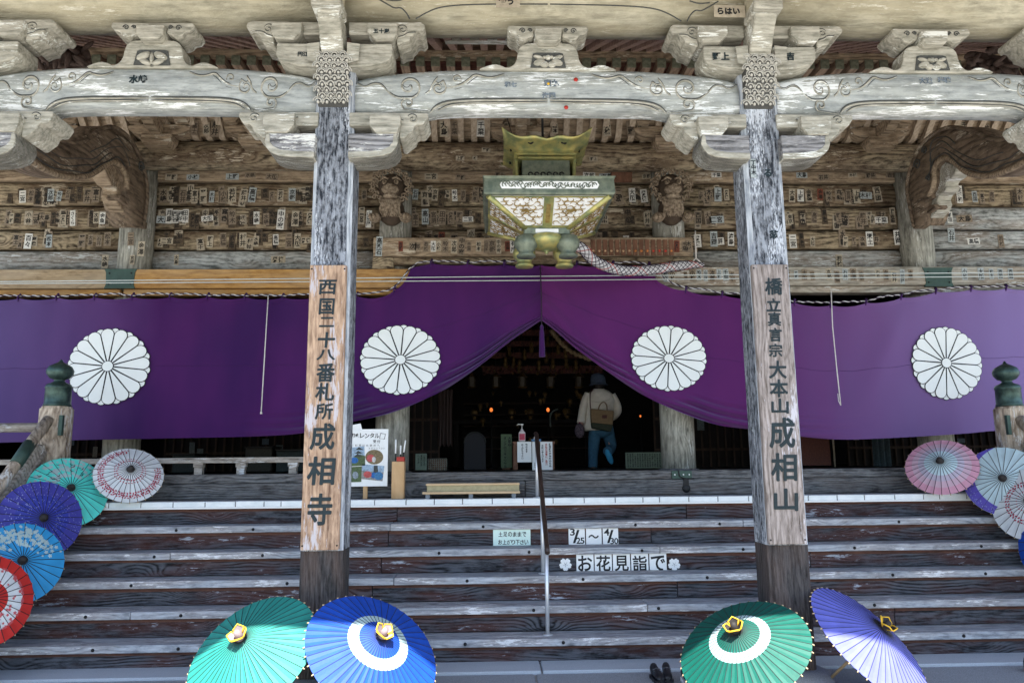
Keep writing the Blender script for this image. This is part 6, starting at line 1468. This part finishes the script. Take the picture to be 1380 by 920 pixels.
# dim lattice screens with small papers, half lost in the dark
def lattice(px0, px1, py0, Y, lb, seed):
    a, z1 = P(px0, py0, Y); c, _ = P(px1, py0, Y); t_ = thing('lattice_screen', lb, 'screen', ((a+c)/2, Y, FZ)); r3 = random.Random(seed)
    q = MB(); q.box(a, c, Y+.03, Y+.05, FZ, z1); q.build('backing', M['interior'], t_)
    n = max(3, int((c-a)/.11))
    for k in range(n+1):
        x = lerp(a, c, k/n); q = MB(); q.box(x-.012, x+.012, Y, Y+.03, FZ, z1); q.build('lattice_bar', M['dimwood'], t_)
    for z in (FZ+.25, FZ+.7, FZ+1.2, FZ+1.7):
        if z < z1: q = MB(); q.box(a, c, Y-.008, Y+.03, z-.018, z+.018); q.build('lattice_rail', M['dimwood'], t_)
    for k in range(int((c-a)*4)):
        x, z = r3.uniform(a+.05, c-.12), r3.uniform(FZ+.15, FZ+1.1); w_, h_ = r3.uniform(.06, .12), r3.uniform(.05, .16)
        q = MB(); q.box(x, x+w_, Y-.014, Y-.010, z, z+h_); q.build('pasted_sheet', pmat('dim_sheet_%d' % (k % 3), ((.10, .13, .13), (.16, .15, .12), (.07, .10, .12))[k % 3]), t_)
M['dimwood'] = wood('dim_lattice_wood', (.010, .006, .004), (.05, .03, .02), 'Z', ring=10, streak=24, knots=0, bump=.1)
lattice(548, 592, 520, 10.6, 'dark wooden lattice screen with small papers at the left inside the hall', 1)
lattice(880, 1016, 520, 10.8, 'dark wooden lattice screen with small papers behind the right middle column', 2)
lattice(60, 180, 560, 10.4, 'dark wooden lattice screen below the far left curtain', 3)
lattice(225, 405, 560, 10.4, 'dark wooden lattice screen below the left curtain beside the left pillar', 4)
lattice(1140, 1340, 560, 10.4, 'dark wooden lattice screen below the right curtain behind the parasols', 5)
r4 = random.Random(9)
for k in range(26):
    px_, py_ = r4.uniform(630, 800), r4.uniform(530, 600); X, Z = P(px_, py_, 12.9)
    t_ = thing('altar_vessel', 'one of the small tarnished vessels and ornaments crowding the altar steps', 'vessel', (X, 12.9, Z), 'vessels crowding the altar')
    s0 = r4.uniform(.5, 1.1); q = MB(); q.lathe([(.03*s0, -.05*s0), (.015*s0, -.02*s0), (.045*s0, .02*s0), (.05*s0, .06*s0), (.02*s0, .09*s0), (0, .1*s0)], (X, 12.9, Z), 8); q.build('cup', M['goldorn'], t_)
for k in range(5):
    z = PZ(700, 600-k*15, 13.1); q = MB(); q.box(PX(625, 570, 13), PX(805, 570, 13), 12.86+.02*k, 13.2, z-.06, z-.045); q.build('altar_step', M['dimwood'], al)
# things seen low below the side curtains
rp = thing('cloth_screen', 'dark red-brown cloth screen on a thin pole right of the right pillar', 'screen', (PX(1105, 630, 9.2), 9.2, FZ))
q = MB(); a, c = PX(1060, 610, 9.2), PX(1119, 610, 9.2); q.box(a, c, 9.2, 9.22, FZ+.02, FZ+.7); q.build('cloth', pmat('red_screen_cloth', (.11, .03, .02)), rp)
q = MB(); X = PX(1124, 610, 9.15); q.tube([(X, 9.15, FZ), (X, 9.15, FZ+.9)], .012, 8); q.build('pole', pmat('tan_pole', (.30, .26, .2)), rp)
q = MB(); a, c = PX(1176, 610, 9.4), PX(1199, 610, 9.4); vs = []
for i in range(13): x = lerp(a, c, i/12); y = 9.4+.03*math.sin(i*1.5); vs += [(x, y, FZ+.85), (x, y, FZ)]
q.add(vs, [(i*2, i*2+2, i*2+3, i*2+1) for i in range(12)], 0, True)
tag(q.build('blue_cloth', pmat('teal_cloth', (.03, .06, .08))), 'dull blue-green hanging cloth seen under the right curtain', 'cloth')
for k, (a, c, h, col, lb) in enumerate(((232, 262, .22, (.03, .045, .05), 'low dark case with a glassy top under the left curtain'), (330, 366, .3, (.035, .035, .03), 'dark cabinet seen under the left curtain beside the left pillar'), (372, 410, .26, (.02, .04, .045), 'dark teal box seen under the left curtain next to the left pillar'))):
    t_ = thing('low_case', lb, 'case', (PX((a+c)/2, 620, 9.5), 9.5, FZ)); x0, x1 = PX(a, 620, 9.5), PX(c, 620, 9.5)
    q = MB(); q.box(x0, x1, 9.5, 9.9, FZ, FZ+h); q.build('body', pmat('case_%d' % k, col), t_, bevel=.01)
    q = MB(); q.box(x0-.01, x1+.01, 9.48, 9.92, FZ+h, FZ+h+.02); q.build('lid', M['iron'], t_)

# ================================================================== the visitor
YP = 11.0
pe = thing('person', 'visitor from behind in cream coat, blue hat and jeans, one foot lifted', 'person', (PX(806, 631, YP), YP, FZ))
def V(px_, py_, dy=0): return PV(px_, py_, YP+dy)
def loft(q, rings, n=18, m=0):
    vs = []
    for c, rx, ry_ in rings:
        for j in range(n): vs.append((c[0]+rx*math.cos(2*PI*j/n), c[1]+ry_*math.sin(2*PI*j/n), c[2]))
    q.add(vs, [(i*n+j, i*n+(j+1) % n, (i+1)*n+(j+1) % n, (i+1)*n+j) for i in range(len(rings)-1) for j in range(n)], m, True)
    q.add(vs, [tuple(range(n)), tuple(range((len(rings)-1)*n, len(rings)*n))], m)
skin = plain('skin', (.45, .27, .2), .6, noise=.05)
# body: one skinned surface
nodes = [V(812, 582), V(811, 565), V(809, 545), V(808, 532), V(807, 522), V(806, 513, .02), V(806, 507, .02),
         V(792, 534), V(786, 552, -.02), V(784, 572, -.08), V(783, 579, -.1), V(826, 536), V(832, 553, .02), V(823, 562, .2), V(818, 563, .26),
         V(803, 585), V(800, 608, .03), V(799.5, 629, .02), V(799.5, 632, .12), V(820, 586), V(822, 600, .04), V(820, 609, -.12), V(823, 622, -.22)]
edges = [(0, 1), (1, 2), (2, 3), (3, 4), (4, 5), (5, 6), (3, 7), (7, 8), (8, 9), (9, 10), (3, 11), (11, 12), (12, 13), (13, 14), (0, 15), (15, 16), (16, 17), (17, 18), (0, 19), (19, 20), (20, 21), (21, 22)]
rad = [.10, .11, .12, .10, .05, .085, .08, .045, .036, .030, .028, .045, .036, .032, .028, .07, .045, .032, .035, .05, .02, .02, .026]
me = bpy.data.meshes.new('body'); bo = wloc(pe); me.from_pydata([tuple(v-bo) for v in nodes], edges, []); body = bpy.data.objects.new('body', me); C.objects.link(body); body.parent = pe; me.materials.append(skin)
sk = body.modifiers.new('skin', 'SKIN'); sk.use_smooth_shade = True
for i, r0 in enumerate(rad): me.skin_vertices[0].data[i].radius = (r0, r0)
me.skin_vertices[0].data[0].use_root = True
body.modifiers.new('sub', 'SUBSURF').render_levels = 2
M['coat'] = plain('cream_coat', (.78, .75, .68), .9, noise=.08, scale=12, bump=.3); M['jean'] = plain('blue_jeans', (.045, .14, .24), .85, noise=.15, scale=30); M['hatc'] = plain('blue_hat_knit', (.07, .10, .16), .9, noise=.2, scale=60)
q = MB(); loft(q, [(V(807, 524), .075, .07), (V(808, 527), .14, .10), (V(808.5, 532), .205, .13), (V(809, 540), .225, .15), (V(808, 552), .215, .16), (V(806, 565), .215, .17), (V(804.5, 576), .205, .17), (V(804, 580), .19, .16)])
q.build('coat', M['coat'], pe)
q = MB(); q.tube(chaikin([V(793, 531, .0), V(788, 541, -.02), V(785, 556, -.04), V(783, 570, -.08)], 2), .062, 12); q.build('sleeve', M['coat'], pe)
q = MB(); q.tube(chaikin([V(824, 532), V(831, 544), V(833, 553, .02), V(828, 560, .12), V(822, 562, .2)], 2), .062, 12); q.build('sleeve', M['coat'], pe)
for k in range(5):
    q = MB(); y0 = 540+k*8; q.tube(chaikin([V(796, y0, -.14), V(806, y0+3+k % 2*3, -.17), V(822, y0-2, -.14)], 2), .008, 5); q.build('coat_fold', M['coat'], pe)
q = MB(); q.tube(chaikin([V(803.5, 576), V(801, 590, .0), V(799.5, 606, .03), V(799, 618, .03), V(799, 629.5, .02)], 2), [.105-.035*i/13 for i in range(14)], 14); q.build('trouser_leg', M['jean'], pe)
q = MB(); q.tube(chaikin([V(817, 576), V(821, 588, .05), V(824, 600, .11), V(823, 606, .02), V(819, 608, -.12)], 2), [.105-.035*i/13 for i in range(14)], 14); q.build('trouser_leg', M['jean'], pe)
q = MB(); q.ball(V(811, 580), .17, 0, 14, 8, rz=.11, ry=.14); q.build('trouser_seat', M['jean'], pe)
q = MB(); c0 = V(821, 615, -.2); q.ball((0, 0, 0), .045, 0, 12, 8, rz=.115, ry=.035); q.v = [(c0[0]+x*math.cos(-.35)-z*math.sin(-.35)*-1, c0[1]+y, c0[2]+x*math.sin(-.35)*-1+z*math.cos(-.35)) for x, y, z in q.v]; q.build('sock', plain('bright_blue_sock', (.05, .36, .66), .8, noise=.05), pe)
q = MB(); loft(q, [(V(806.5, 517), .112, .115), (V(806, 514), .115, .12), (V(805.5, 509), .112, .118), (V(805, 505), .09, .1), (V(805, 503), .04, .05)]); q.build('hat', M['hatc'], pe)
q = MB(); q.lathe([(.115, -.012), (.145, -.03), (.146, -.024), (.115, .0)], V(806.5, 516.5), 20); q.build('hat_brim', M['hatc'], pe)
q = MB(); q.ball(V(807, 521), .085, 0, 12, 8, rz=.07); q.build('hair', plain('dark_hair', (.012, .009, .007), .6), pe)
bg_ = thing('shoulder_bag', 'tan canvas shoulder bag with dark green base slung on the visitor back', 'bag', V(811, 578, -.24))
M['canvas'] = plain('tan_canvas', (.23, .16, .09), .85, noise=.1); M['bagdark'] = plain('dark_green_canvas', (.035, .045, .03), .8, noise=.1); M['strap'] = plain('brown_leather', (.08, .02, .02), .6)
def bpt(a, b_, dy=0): return V(a, b_, -.22+dy)
for nm, pts, mt, d in (('bag_body', [(795, 551), (826, 554), (824.5, 573), (796, 570)], 'canvas', .10), ('bag_base', [(796, 569.5), (824.7, 572.5), (822, 582), (797, 577)], 'bagdark', .11)):
    q = MB(); q.prism([(bpt(a, b_).x, bpt(a, b_).z) for a, b_ in pts], 'y', YP-.22-d, YP-.20); q.build(nm, M[mt], bg_, bevel=.012, seg=2)
q = MB(); q.box(bpt(810, 561).x, bpt(816.5, 561).x, YP-.324, YP-.318, bpt(810, 564).z, bpt(810, 559.5).z); q.build('patch', M['strap'], bg_)
for a, c in ((806, 817),):
    for dy in (-.10, -.03):
        q = MB(); q.tube(chaikin([bpt(a, 553, dy), bpt(a+2, 545, dy), bpt(814, 540.5, dy), bpt(818, 546, dy), bpt(c+1, 554, dy)], 2), .009, 6); q.build('handle', M['canvas'], bg_)
q = MB(); q.tube(chaikin([bpt(796, 552, -.04), bpt(795, 540, .02), bpt(795.5, 528, .10), bpt(799, 524, .2)], 2), .014, 6, flat=.5); q.build('strap', M['strap'], bg_)
sb_ = thing('floral_pouch', 'small dark floral pouch with a pink tie hanging at the visitor left side', 'bag', V(781, 589, -.1))
q = MB(); c0 = V(781, 580, -.12); q.ball(c0, .075, 0, 12, 8, rz=.11, ry=.05); q.build('pouch', plain('floral_cloth', (.16, .12, .16), .85, col2=(.02, .02, .03), scale=70), sb_)
q = MB(); q.tube([V(781, 571, -.12), V(782, 565, -.1), V(784, 560, -.08)], .012, 6); q.build('tie', pmat('pink_tie', (.42, .08, .2)), sb_)

# ================================================================== votive slips
NAMES = ['水嶋', '上野', '野上', '吉野', '山田隆', '大島', '次郎', '中の家', '金澤', '小林', '高橋', '千葉', '藤井', '石井', '二宮', '宮原', '西国', '大阪', '平野', '田中', '木村', '富士', '東京', '京都', '村井', '丹後', '若林', '林', '鈴木', '松本']
papers = [plain('slip_white', (.66, .66, .62), .85, noise=.06), plain('slip_cream', (.44, .39, .30), .85, noise=.12), plain('slip_aged', (.26, .21, .155), .9, noise=.15), plain('slip_bluegrey', (.40, .45, .46), .9, noise=.12), plain('slip_rust', (.20, .06, .035), .9, noise=.15)]
inks = [M['ink'], M['slip_ink'], plain('slip_ink_faded', (.07, .055, .042), .9, noise=.2)]
_sl = {}
def slip_mesh(name, pi, ii, horiz):
    k = (name, pi, ii, horiz)
    if k not in _sl:
        n = len(name); h = .075*n+.03; w_ = .088
        q = MB()
        if horiz: q.box(-h/2, h/2, 0, .004, -w_/2, w_/2)
        else: q.box(-w_/2, w_/2, 0, .004, -h/2, h/2)
        if horiz: put_text(q, name, -.075*(n-1)/2, 0, .075, -.0012, .025, m=1)
        else: put_text(q, name, 0, .075*(n-1)/2, .075, -.0012, .025, m=1, vertical=True)
        o = q.build('votive_slip', [papers[pi], inks[ii]], None, local=True); _sl[k] = o.data; bpy.data.objects.remove(o)
    return _sl[k]
rs_ = random.Random(21)
def slip(parent, x, y, z, name=None, pi=None, horiz=False, sc_=1.0, rx=0.0):
    name = name or rs_.choice(NAMES)
    if pi is None: pi = rs_.choices([0, 1, 2, 3, 4], [.9, 3, 6, .9, .3])[0]
    ii = {0: 0, 1: 1, 2: 2, 3: 1, 4: 0}[pi] if rs_.random() < .7 else 1
    o = bpy.data.objects.new('votive_slip', slip_mesh(name, pi, ii, horiz)); C.objects.link(o); o.parent = parent
    o.location = Vector((x, y, z))-wloc(parent); s = sc_*rs_.uniform(.72, 1.15); o.scale = (s*rs_.uniform(.85, 1.05), 1, s)
    o.rotation_euler = (rx, rs_.gauss(0, .045), 0)
COLPX = [(160, 208), (426, 482), (508, 552), (880, 930), (990, 1056), (1210, 1258)]
def blocked(px_, pad=6): return any(a-pad < px_ < c+pad for a, c in COLPX)
for ri, (ya, yb_, cnt) in enumerate(((231, 244, 40), (252, 275, 104), (283, 306, 84), (314, 334, 62), (342, 360, 5))):
    px_ = 4; used = 0
    while px_ < 1378:
        step = 1374/cnt*rs_.choice([.35, .5, .8, 1.2, 2.0]); px_ += max(step, 11.5)
        if blocked(px_) or (640 < px_ < 842 and ri in (1, 2)) or px_ > 1378: continue
        if (px_ < 150 and ri == 0): continue
        if px_ > 1262 and rs_.random() < .55: continue
        yc = (ya+yb_)/2+rs_.uniform(-2, 2); Y = WY-.066 if ri == 0 else WY-.049
        X, Z = P(px_, yc, Y)
        if ri == 0: slip(wl, X, Y, Z, horiz=True, sc_=.85, name=rs_.choice([n for n in NAMES if len(n) == 2])); px_ += 12
        else:
            hz_ = rs_.random() < .2
            slip(wl, X, Y-.001, Z, horiz=hz_, sc_=.92, name=rs_.choice([n for n in NAMES if len(n) == (2 if rs_.random() < .75 else 3)] or NAMES))
            if hz_: px_ += 14
for px_, py_, nm, pi in ((228, 291, '月島', 0), (236, 292, '西谷', 0), (243, 291, '福谷', 0), (250, 291, '田中', 0), (138, 294, '金魚', 0), (98, 294, 'さくら', 0), (38, 325, '百々', 0), (15, 237, '日暮', 0), (40, 237, '若水', 0), (497, 295, '山田隆', 0), (692, 262, '一徳', 2), (1293, 262, '全能和', 0), (1280, 293, '稲垣', 0), (1210, 320, '井岡', 0), (1282, 317, '石井', 3), (962, 322, '吉岡', 3), (985, 322, '渡島', 0), (1172, 322, '栄土', 0), (573, 292, '高山', 3)):
    X, Z = P(px_, py_, WY-.05); slip(wl, X, WY-.052, Z, nm, pi, sc_=.95, horiz=(py_ == 237))
# slips on the central board, rails, rafters and brackets
for px_, nm, pi in ((511, '高瀬石', 3), (540, None, 4), (556, '次', 2), (563, '郎', 2), (574, None, 2), (584, '大阪', 0), (591, None, 1), (600, None, 2), (612, None, 1), (622, None, 2), (632, None, 2), (645, None, 1), (655, None, 2), (663, None, 2), (672, None, 1), (684, '田寿', 4), (692, '有成', 0), (912, None, 4), (922, None, 2), (928, None, 2)):
    X, Z = P(px_, 332, NY-.003); slip(cb, X, NY-.006, Z, nm, pi, sc_=.82)
sl = thing('tally_rack', 'rack of narrow brown wooden tallies with orange dots on the board right of the lantern', 'rack', (PX(850, 343, NY), NY-.02, CZ0))
dots = [pmat('orange_dot', (.85, .30, .08)), pmat('pale_dot', (.75, .5, .3)), pmat('red_dot', (.7, .05, .03))]
for k in range(14):
    px_ = 796+k*8.1; a, z1 = P(px_, 323, NY-.01); c, z0 = P(px_+6.6, 344, NY-.01)
    q = MB(); q.box(a, c, NY-.016, NY-.002, z0, z1); q.build('tally', M['brownwood'], sl, bevel=.002)
    q = MB(); q.lathe([(.014, 0), (.010, .004), (0, .004)], ((a+c)/2, NY-.016, z0+.05), 8, ax=(0, -1, 0)); q.build('tally_dot', dots[1 if k < 7 else (0 if k < 10 else 2)] if k < 13 else dots[0], sl)
orl = [o for o in C.objects if o.get('label', '').startswith('weathered grey-brown rail beam')][0]
orr = [o for o in C.objects if o.get('label', '').startswith('weathered pale rail beam')][0]
for px_ in list(range(897, 990, 9))+list(range(1062, 1235, 11)):
    if rs_.random() < .25: continue
    X, Z = P(px_, 371+rs_.uniform(-2, 2), NY-.003); slip(orl, X, NY-.005, Z, pi=rs_.choice([1, 2, 3, 2]), sc_=.72)
for px_ in (1300, 1322, 1336, 1348, 1362): X, Z = P(px_, 369, NY-.003); slip(orr, X, NY-.005, Z, pi=3, sc_=.7)
for px_ in (648, 682, 714, 748, 818, 850, 862, 612, 598, 245, 262, 278, 290, 1115, 1132, 1150, 1165, 1185, 1300, 1330, 1358, 98, 78, 225):
    Y = 8.06; X, Z = P(px_, 173, Y); slip(pu, X, Y, Z, pi=rs_.choice([0, 1, 1, 2]), sc_=1.0)
for px_, py_ in ((655, 202), (620, 213), (640, 213), (690, 212), (1100, 205), (800, 214)):
    X, Z = P(px_, py_, 8.11); slip(pu, X, 8.115, Z, pi=1, horiz=True, sc_=.7)
# the older, faded slips between them: too many and too dim to pick apart
fq = MB(); rf_ = random.Random(77)
fm = [papers[2], M['slip_ink'], plain('slip_ghost_dark', (.10, .075, .05), .9, noise=.2), plain('slip_ghost_pale', (.40, .35, .27), .9, noise=.2)]
for k in range(430):
    ri = rf_.choice([1, 1, 2, 2, 3]); ya, yb_ = ((231, 244), (251, 276), (282, 307), (313, 335))[ri]; px_ = rf_.uniform(2, 1378)
    if blocked(px_, 4) or (px_ > 1262 and ri > 1): continue
    X, Z = P(px_, (ya+yb_)/2+rf_.uniform(-5, 5), WY-.045); w0, h0 = rf_.uniform(.03, .05), rf_.uniform(.05, .11); an = rf_.gauss(0, .05)
    def tr(u, v): return (X+u*math.cos(an)-v*math.sin(an), Z+u*math.sin(an)+v*math.cos(an))
    yy = WY-.0475-rf_.uniform(0, .001); c4 = [tr(-w0, -h0), tr(w0, -h0), tr(w0*rf_.uniform(.7, 1), h0), tr(-w0, h0*rf_.uniform(.8, 1))]
    fq.add([(x, yy, z) for x, z in c4]+[(x, WY-.03, z) for x, z in c4], [(0, 1, 2, 3), (0, 4, 5, 1), (1, 5, 6, 2), (2, 6, 7, 3), (3, 7, 4, 0)], rf_.choice([0, 2, 2, 3]))
    for ch in rf_.choice(NAMES)[:2]:
        cx_, cz_ = tr(0, h0*.45); put_glyph(fq, ch, cx_, cz_, w0*1.3, h0*.75, yy-.001, .03, 1, rot=an); h0 = -h0
fq.build('faded_slips', fm, wl, kind='stuff')
pb_ = thing('wooden_plaque', 'small brown gabled wooden plaque hung on the lintel right of the lantern', 'plaque', (PX(838, 243, 8.4), 8.4, PZ(838, 245, 8.4)))
q = MB(); q.prism([P(a, b_, 8.4) for a, b_ in ((824, 245), (824, 231), (838, 227), (852, 231), (852, 245))], 'y', 8.40, 8.44); q.build('plate', M['brownwood'], pb_, bevel=.003)
q = MB(); q.prism([P(a, b_, 8.38) for a, b_ in ((821, 231), (838, 225.5), (855, 231), (855, 229), (838, 223.5), (821, 229))], 'y', 8.37, 8.44); q.build('gable_strip', M['lintel'], pb_)
# writing on porch timbers
tb_ = {o['label'][:30]: o for o in C.objects if o.name.startswith('tie_beam')}
ties = [o for o in C.objects if o.name.startswith('tie_beam')]
def beam_text(o, s, px_, py_, size, m='inkteal', bold=.05):
    q = MB(); X, Z = P(px_, py_, BY0-.013); put_text(q, s, X, Z, size*BY0/1013, BY0-.0145, bold); q.build('inked_writing', M[m], o)
M['fadeink'] = plain('faded_blue_ink', (.20, .25, .30), .9, noise=.3, scale=50); M['fadeslip'] = plain('faded_slip_trace', (.34, .37, .39), .9, noise=.3, scale=50)
beam_text(ties[0], '水嶋', 180, 107, 13); beam_text(ties[1], '東丸', 738, 112, 11, 'fadeink'); beam_text(ties[1], '海国', 735, 129, 10, 'fadeink'); beam_text(ties[1], '和七', 684, 114, 9, 'fadeink'); beam_text(ties[2], '大道', 1243, 109, 10, 'fadeink'); beam_text(ties[2], '瑞穂', 1268, 108, 10, 'fadeink')
for (px_, py_, o) in ((776, 107.5, ties[1]), (763, 145, ties[1])):
    q = MB(); X, Z = P(px_, py_, BY0-.013); q.lathe([(.017, 0), (.017, .003), (0, .003)], (X, BY0-.012, Z), 14, ax=(0, -1, 0)); q.build('red_seal', M['red'], o)
q = MB(); X, Z = P(739, 113, BY0-.015); q.lathe([(.011, 0), (.011, .003), (0, .003)], (X, BY0-.014, Z), 10, ax=(0, -1, 0)); q.build('yellow_seal', M['yellowpaper'], ties[1])
brs = [o for o in C.objects if o.name.startswith('bracket') and 'above' in o['label']]
for lbk, s, px_, py_ in (('right side of the kanji-board left', '五十嵐', 510, 42), ('left side of the kanji-board left', '円江古石', 408, 73), ('left side of the kanji-board right', '野上', 969, 76), ('right side of the kanji-board right', '野吉', 1057, 76)):
    o = [b_ for b_ in brs if lbk in b_['label']][0]
    q = MB(); Yk = FY-.037 if py_ > 60 else FY-.06
    X, Z = P(px_, py_, Yk); put_text(q, s, X-.02, Z, (8 if len(s) > 2 else 13)*Yk/1013, Yk, .04); q.build('inked_writing', M['inkteal'], o)
for px_, py_, s in ((679, 3, '倉う'), (972, 16, 'らはい')):
    q = MB(); X, Z = P(px_, py_, 5.25); n = len(s); q.box(X-.06, X+.062*n, 5.243, 5.247, Z-.05, Z+.05); q.build('pasted_label', papers[1], ubm)
    q = MB(); put_text(q, s, X-.01, Z, .062, 5.2405, .05); q.build('inked_writing', M['ink'], ubm)
pil = [o for o in C.objects if o.name.startswith('porch_pillar')]
q = MB(); X, Z = P(1015, 227, 5.398); q.box(X-.022, X+.022, 5.392, 5.399, Z-.075, Z+.075); q.build('pasted_label', papers[3], pil[2]); q = MB(); put_text(q, '丁中木', X, Z+.045, .04, 5.3905, .04, vertical=True); q.build('inked_writing', M['ink'], pil[2])
q = MB(); put_text(q, 'る', *P(1035, 233, 5.395), .07, 5.3965, .05); put_text(q, '茶', *P(1043, 316, 5.395), .07, 5.3965, .05); q.build('inked_writing', M['inkteal'], pil[2])
for px_, py_ in ((176, 322), (190, 335), (178, 350), (186, 300)): 
    cc = [o for o in C.objects if o.name.startswith('hall_column')][0]; X, Z = P(px_, py_, CYY-CR-.004); slip(cc, X, CYY-CR-.003, Z, pi=rs_.choice([0, 1, 2]), sc_=.85)
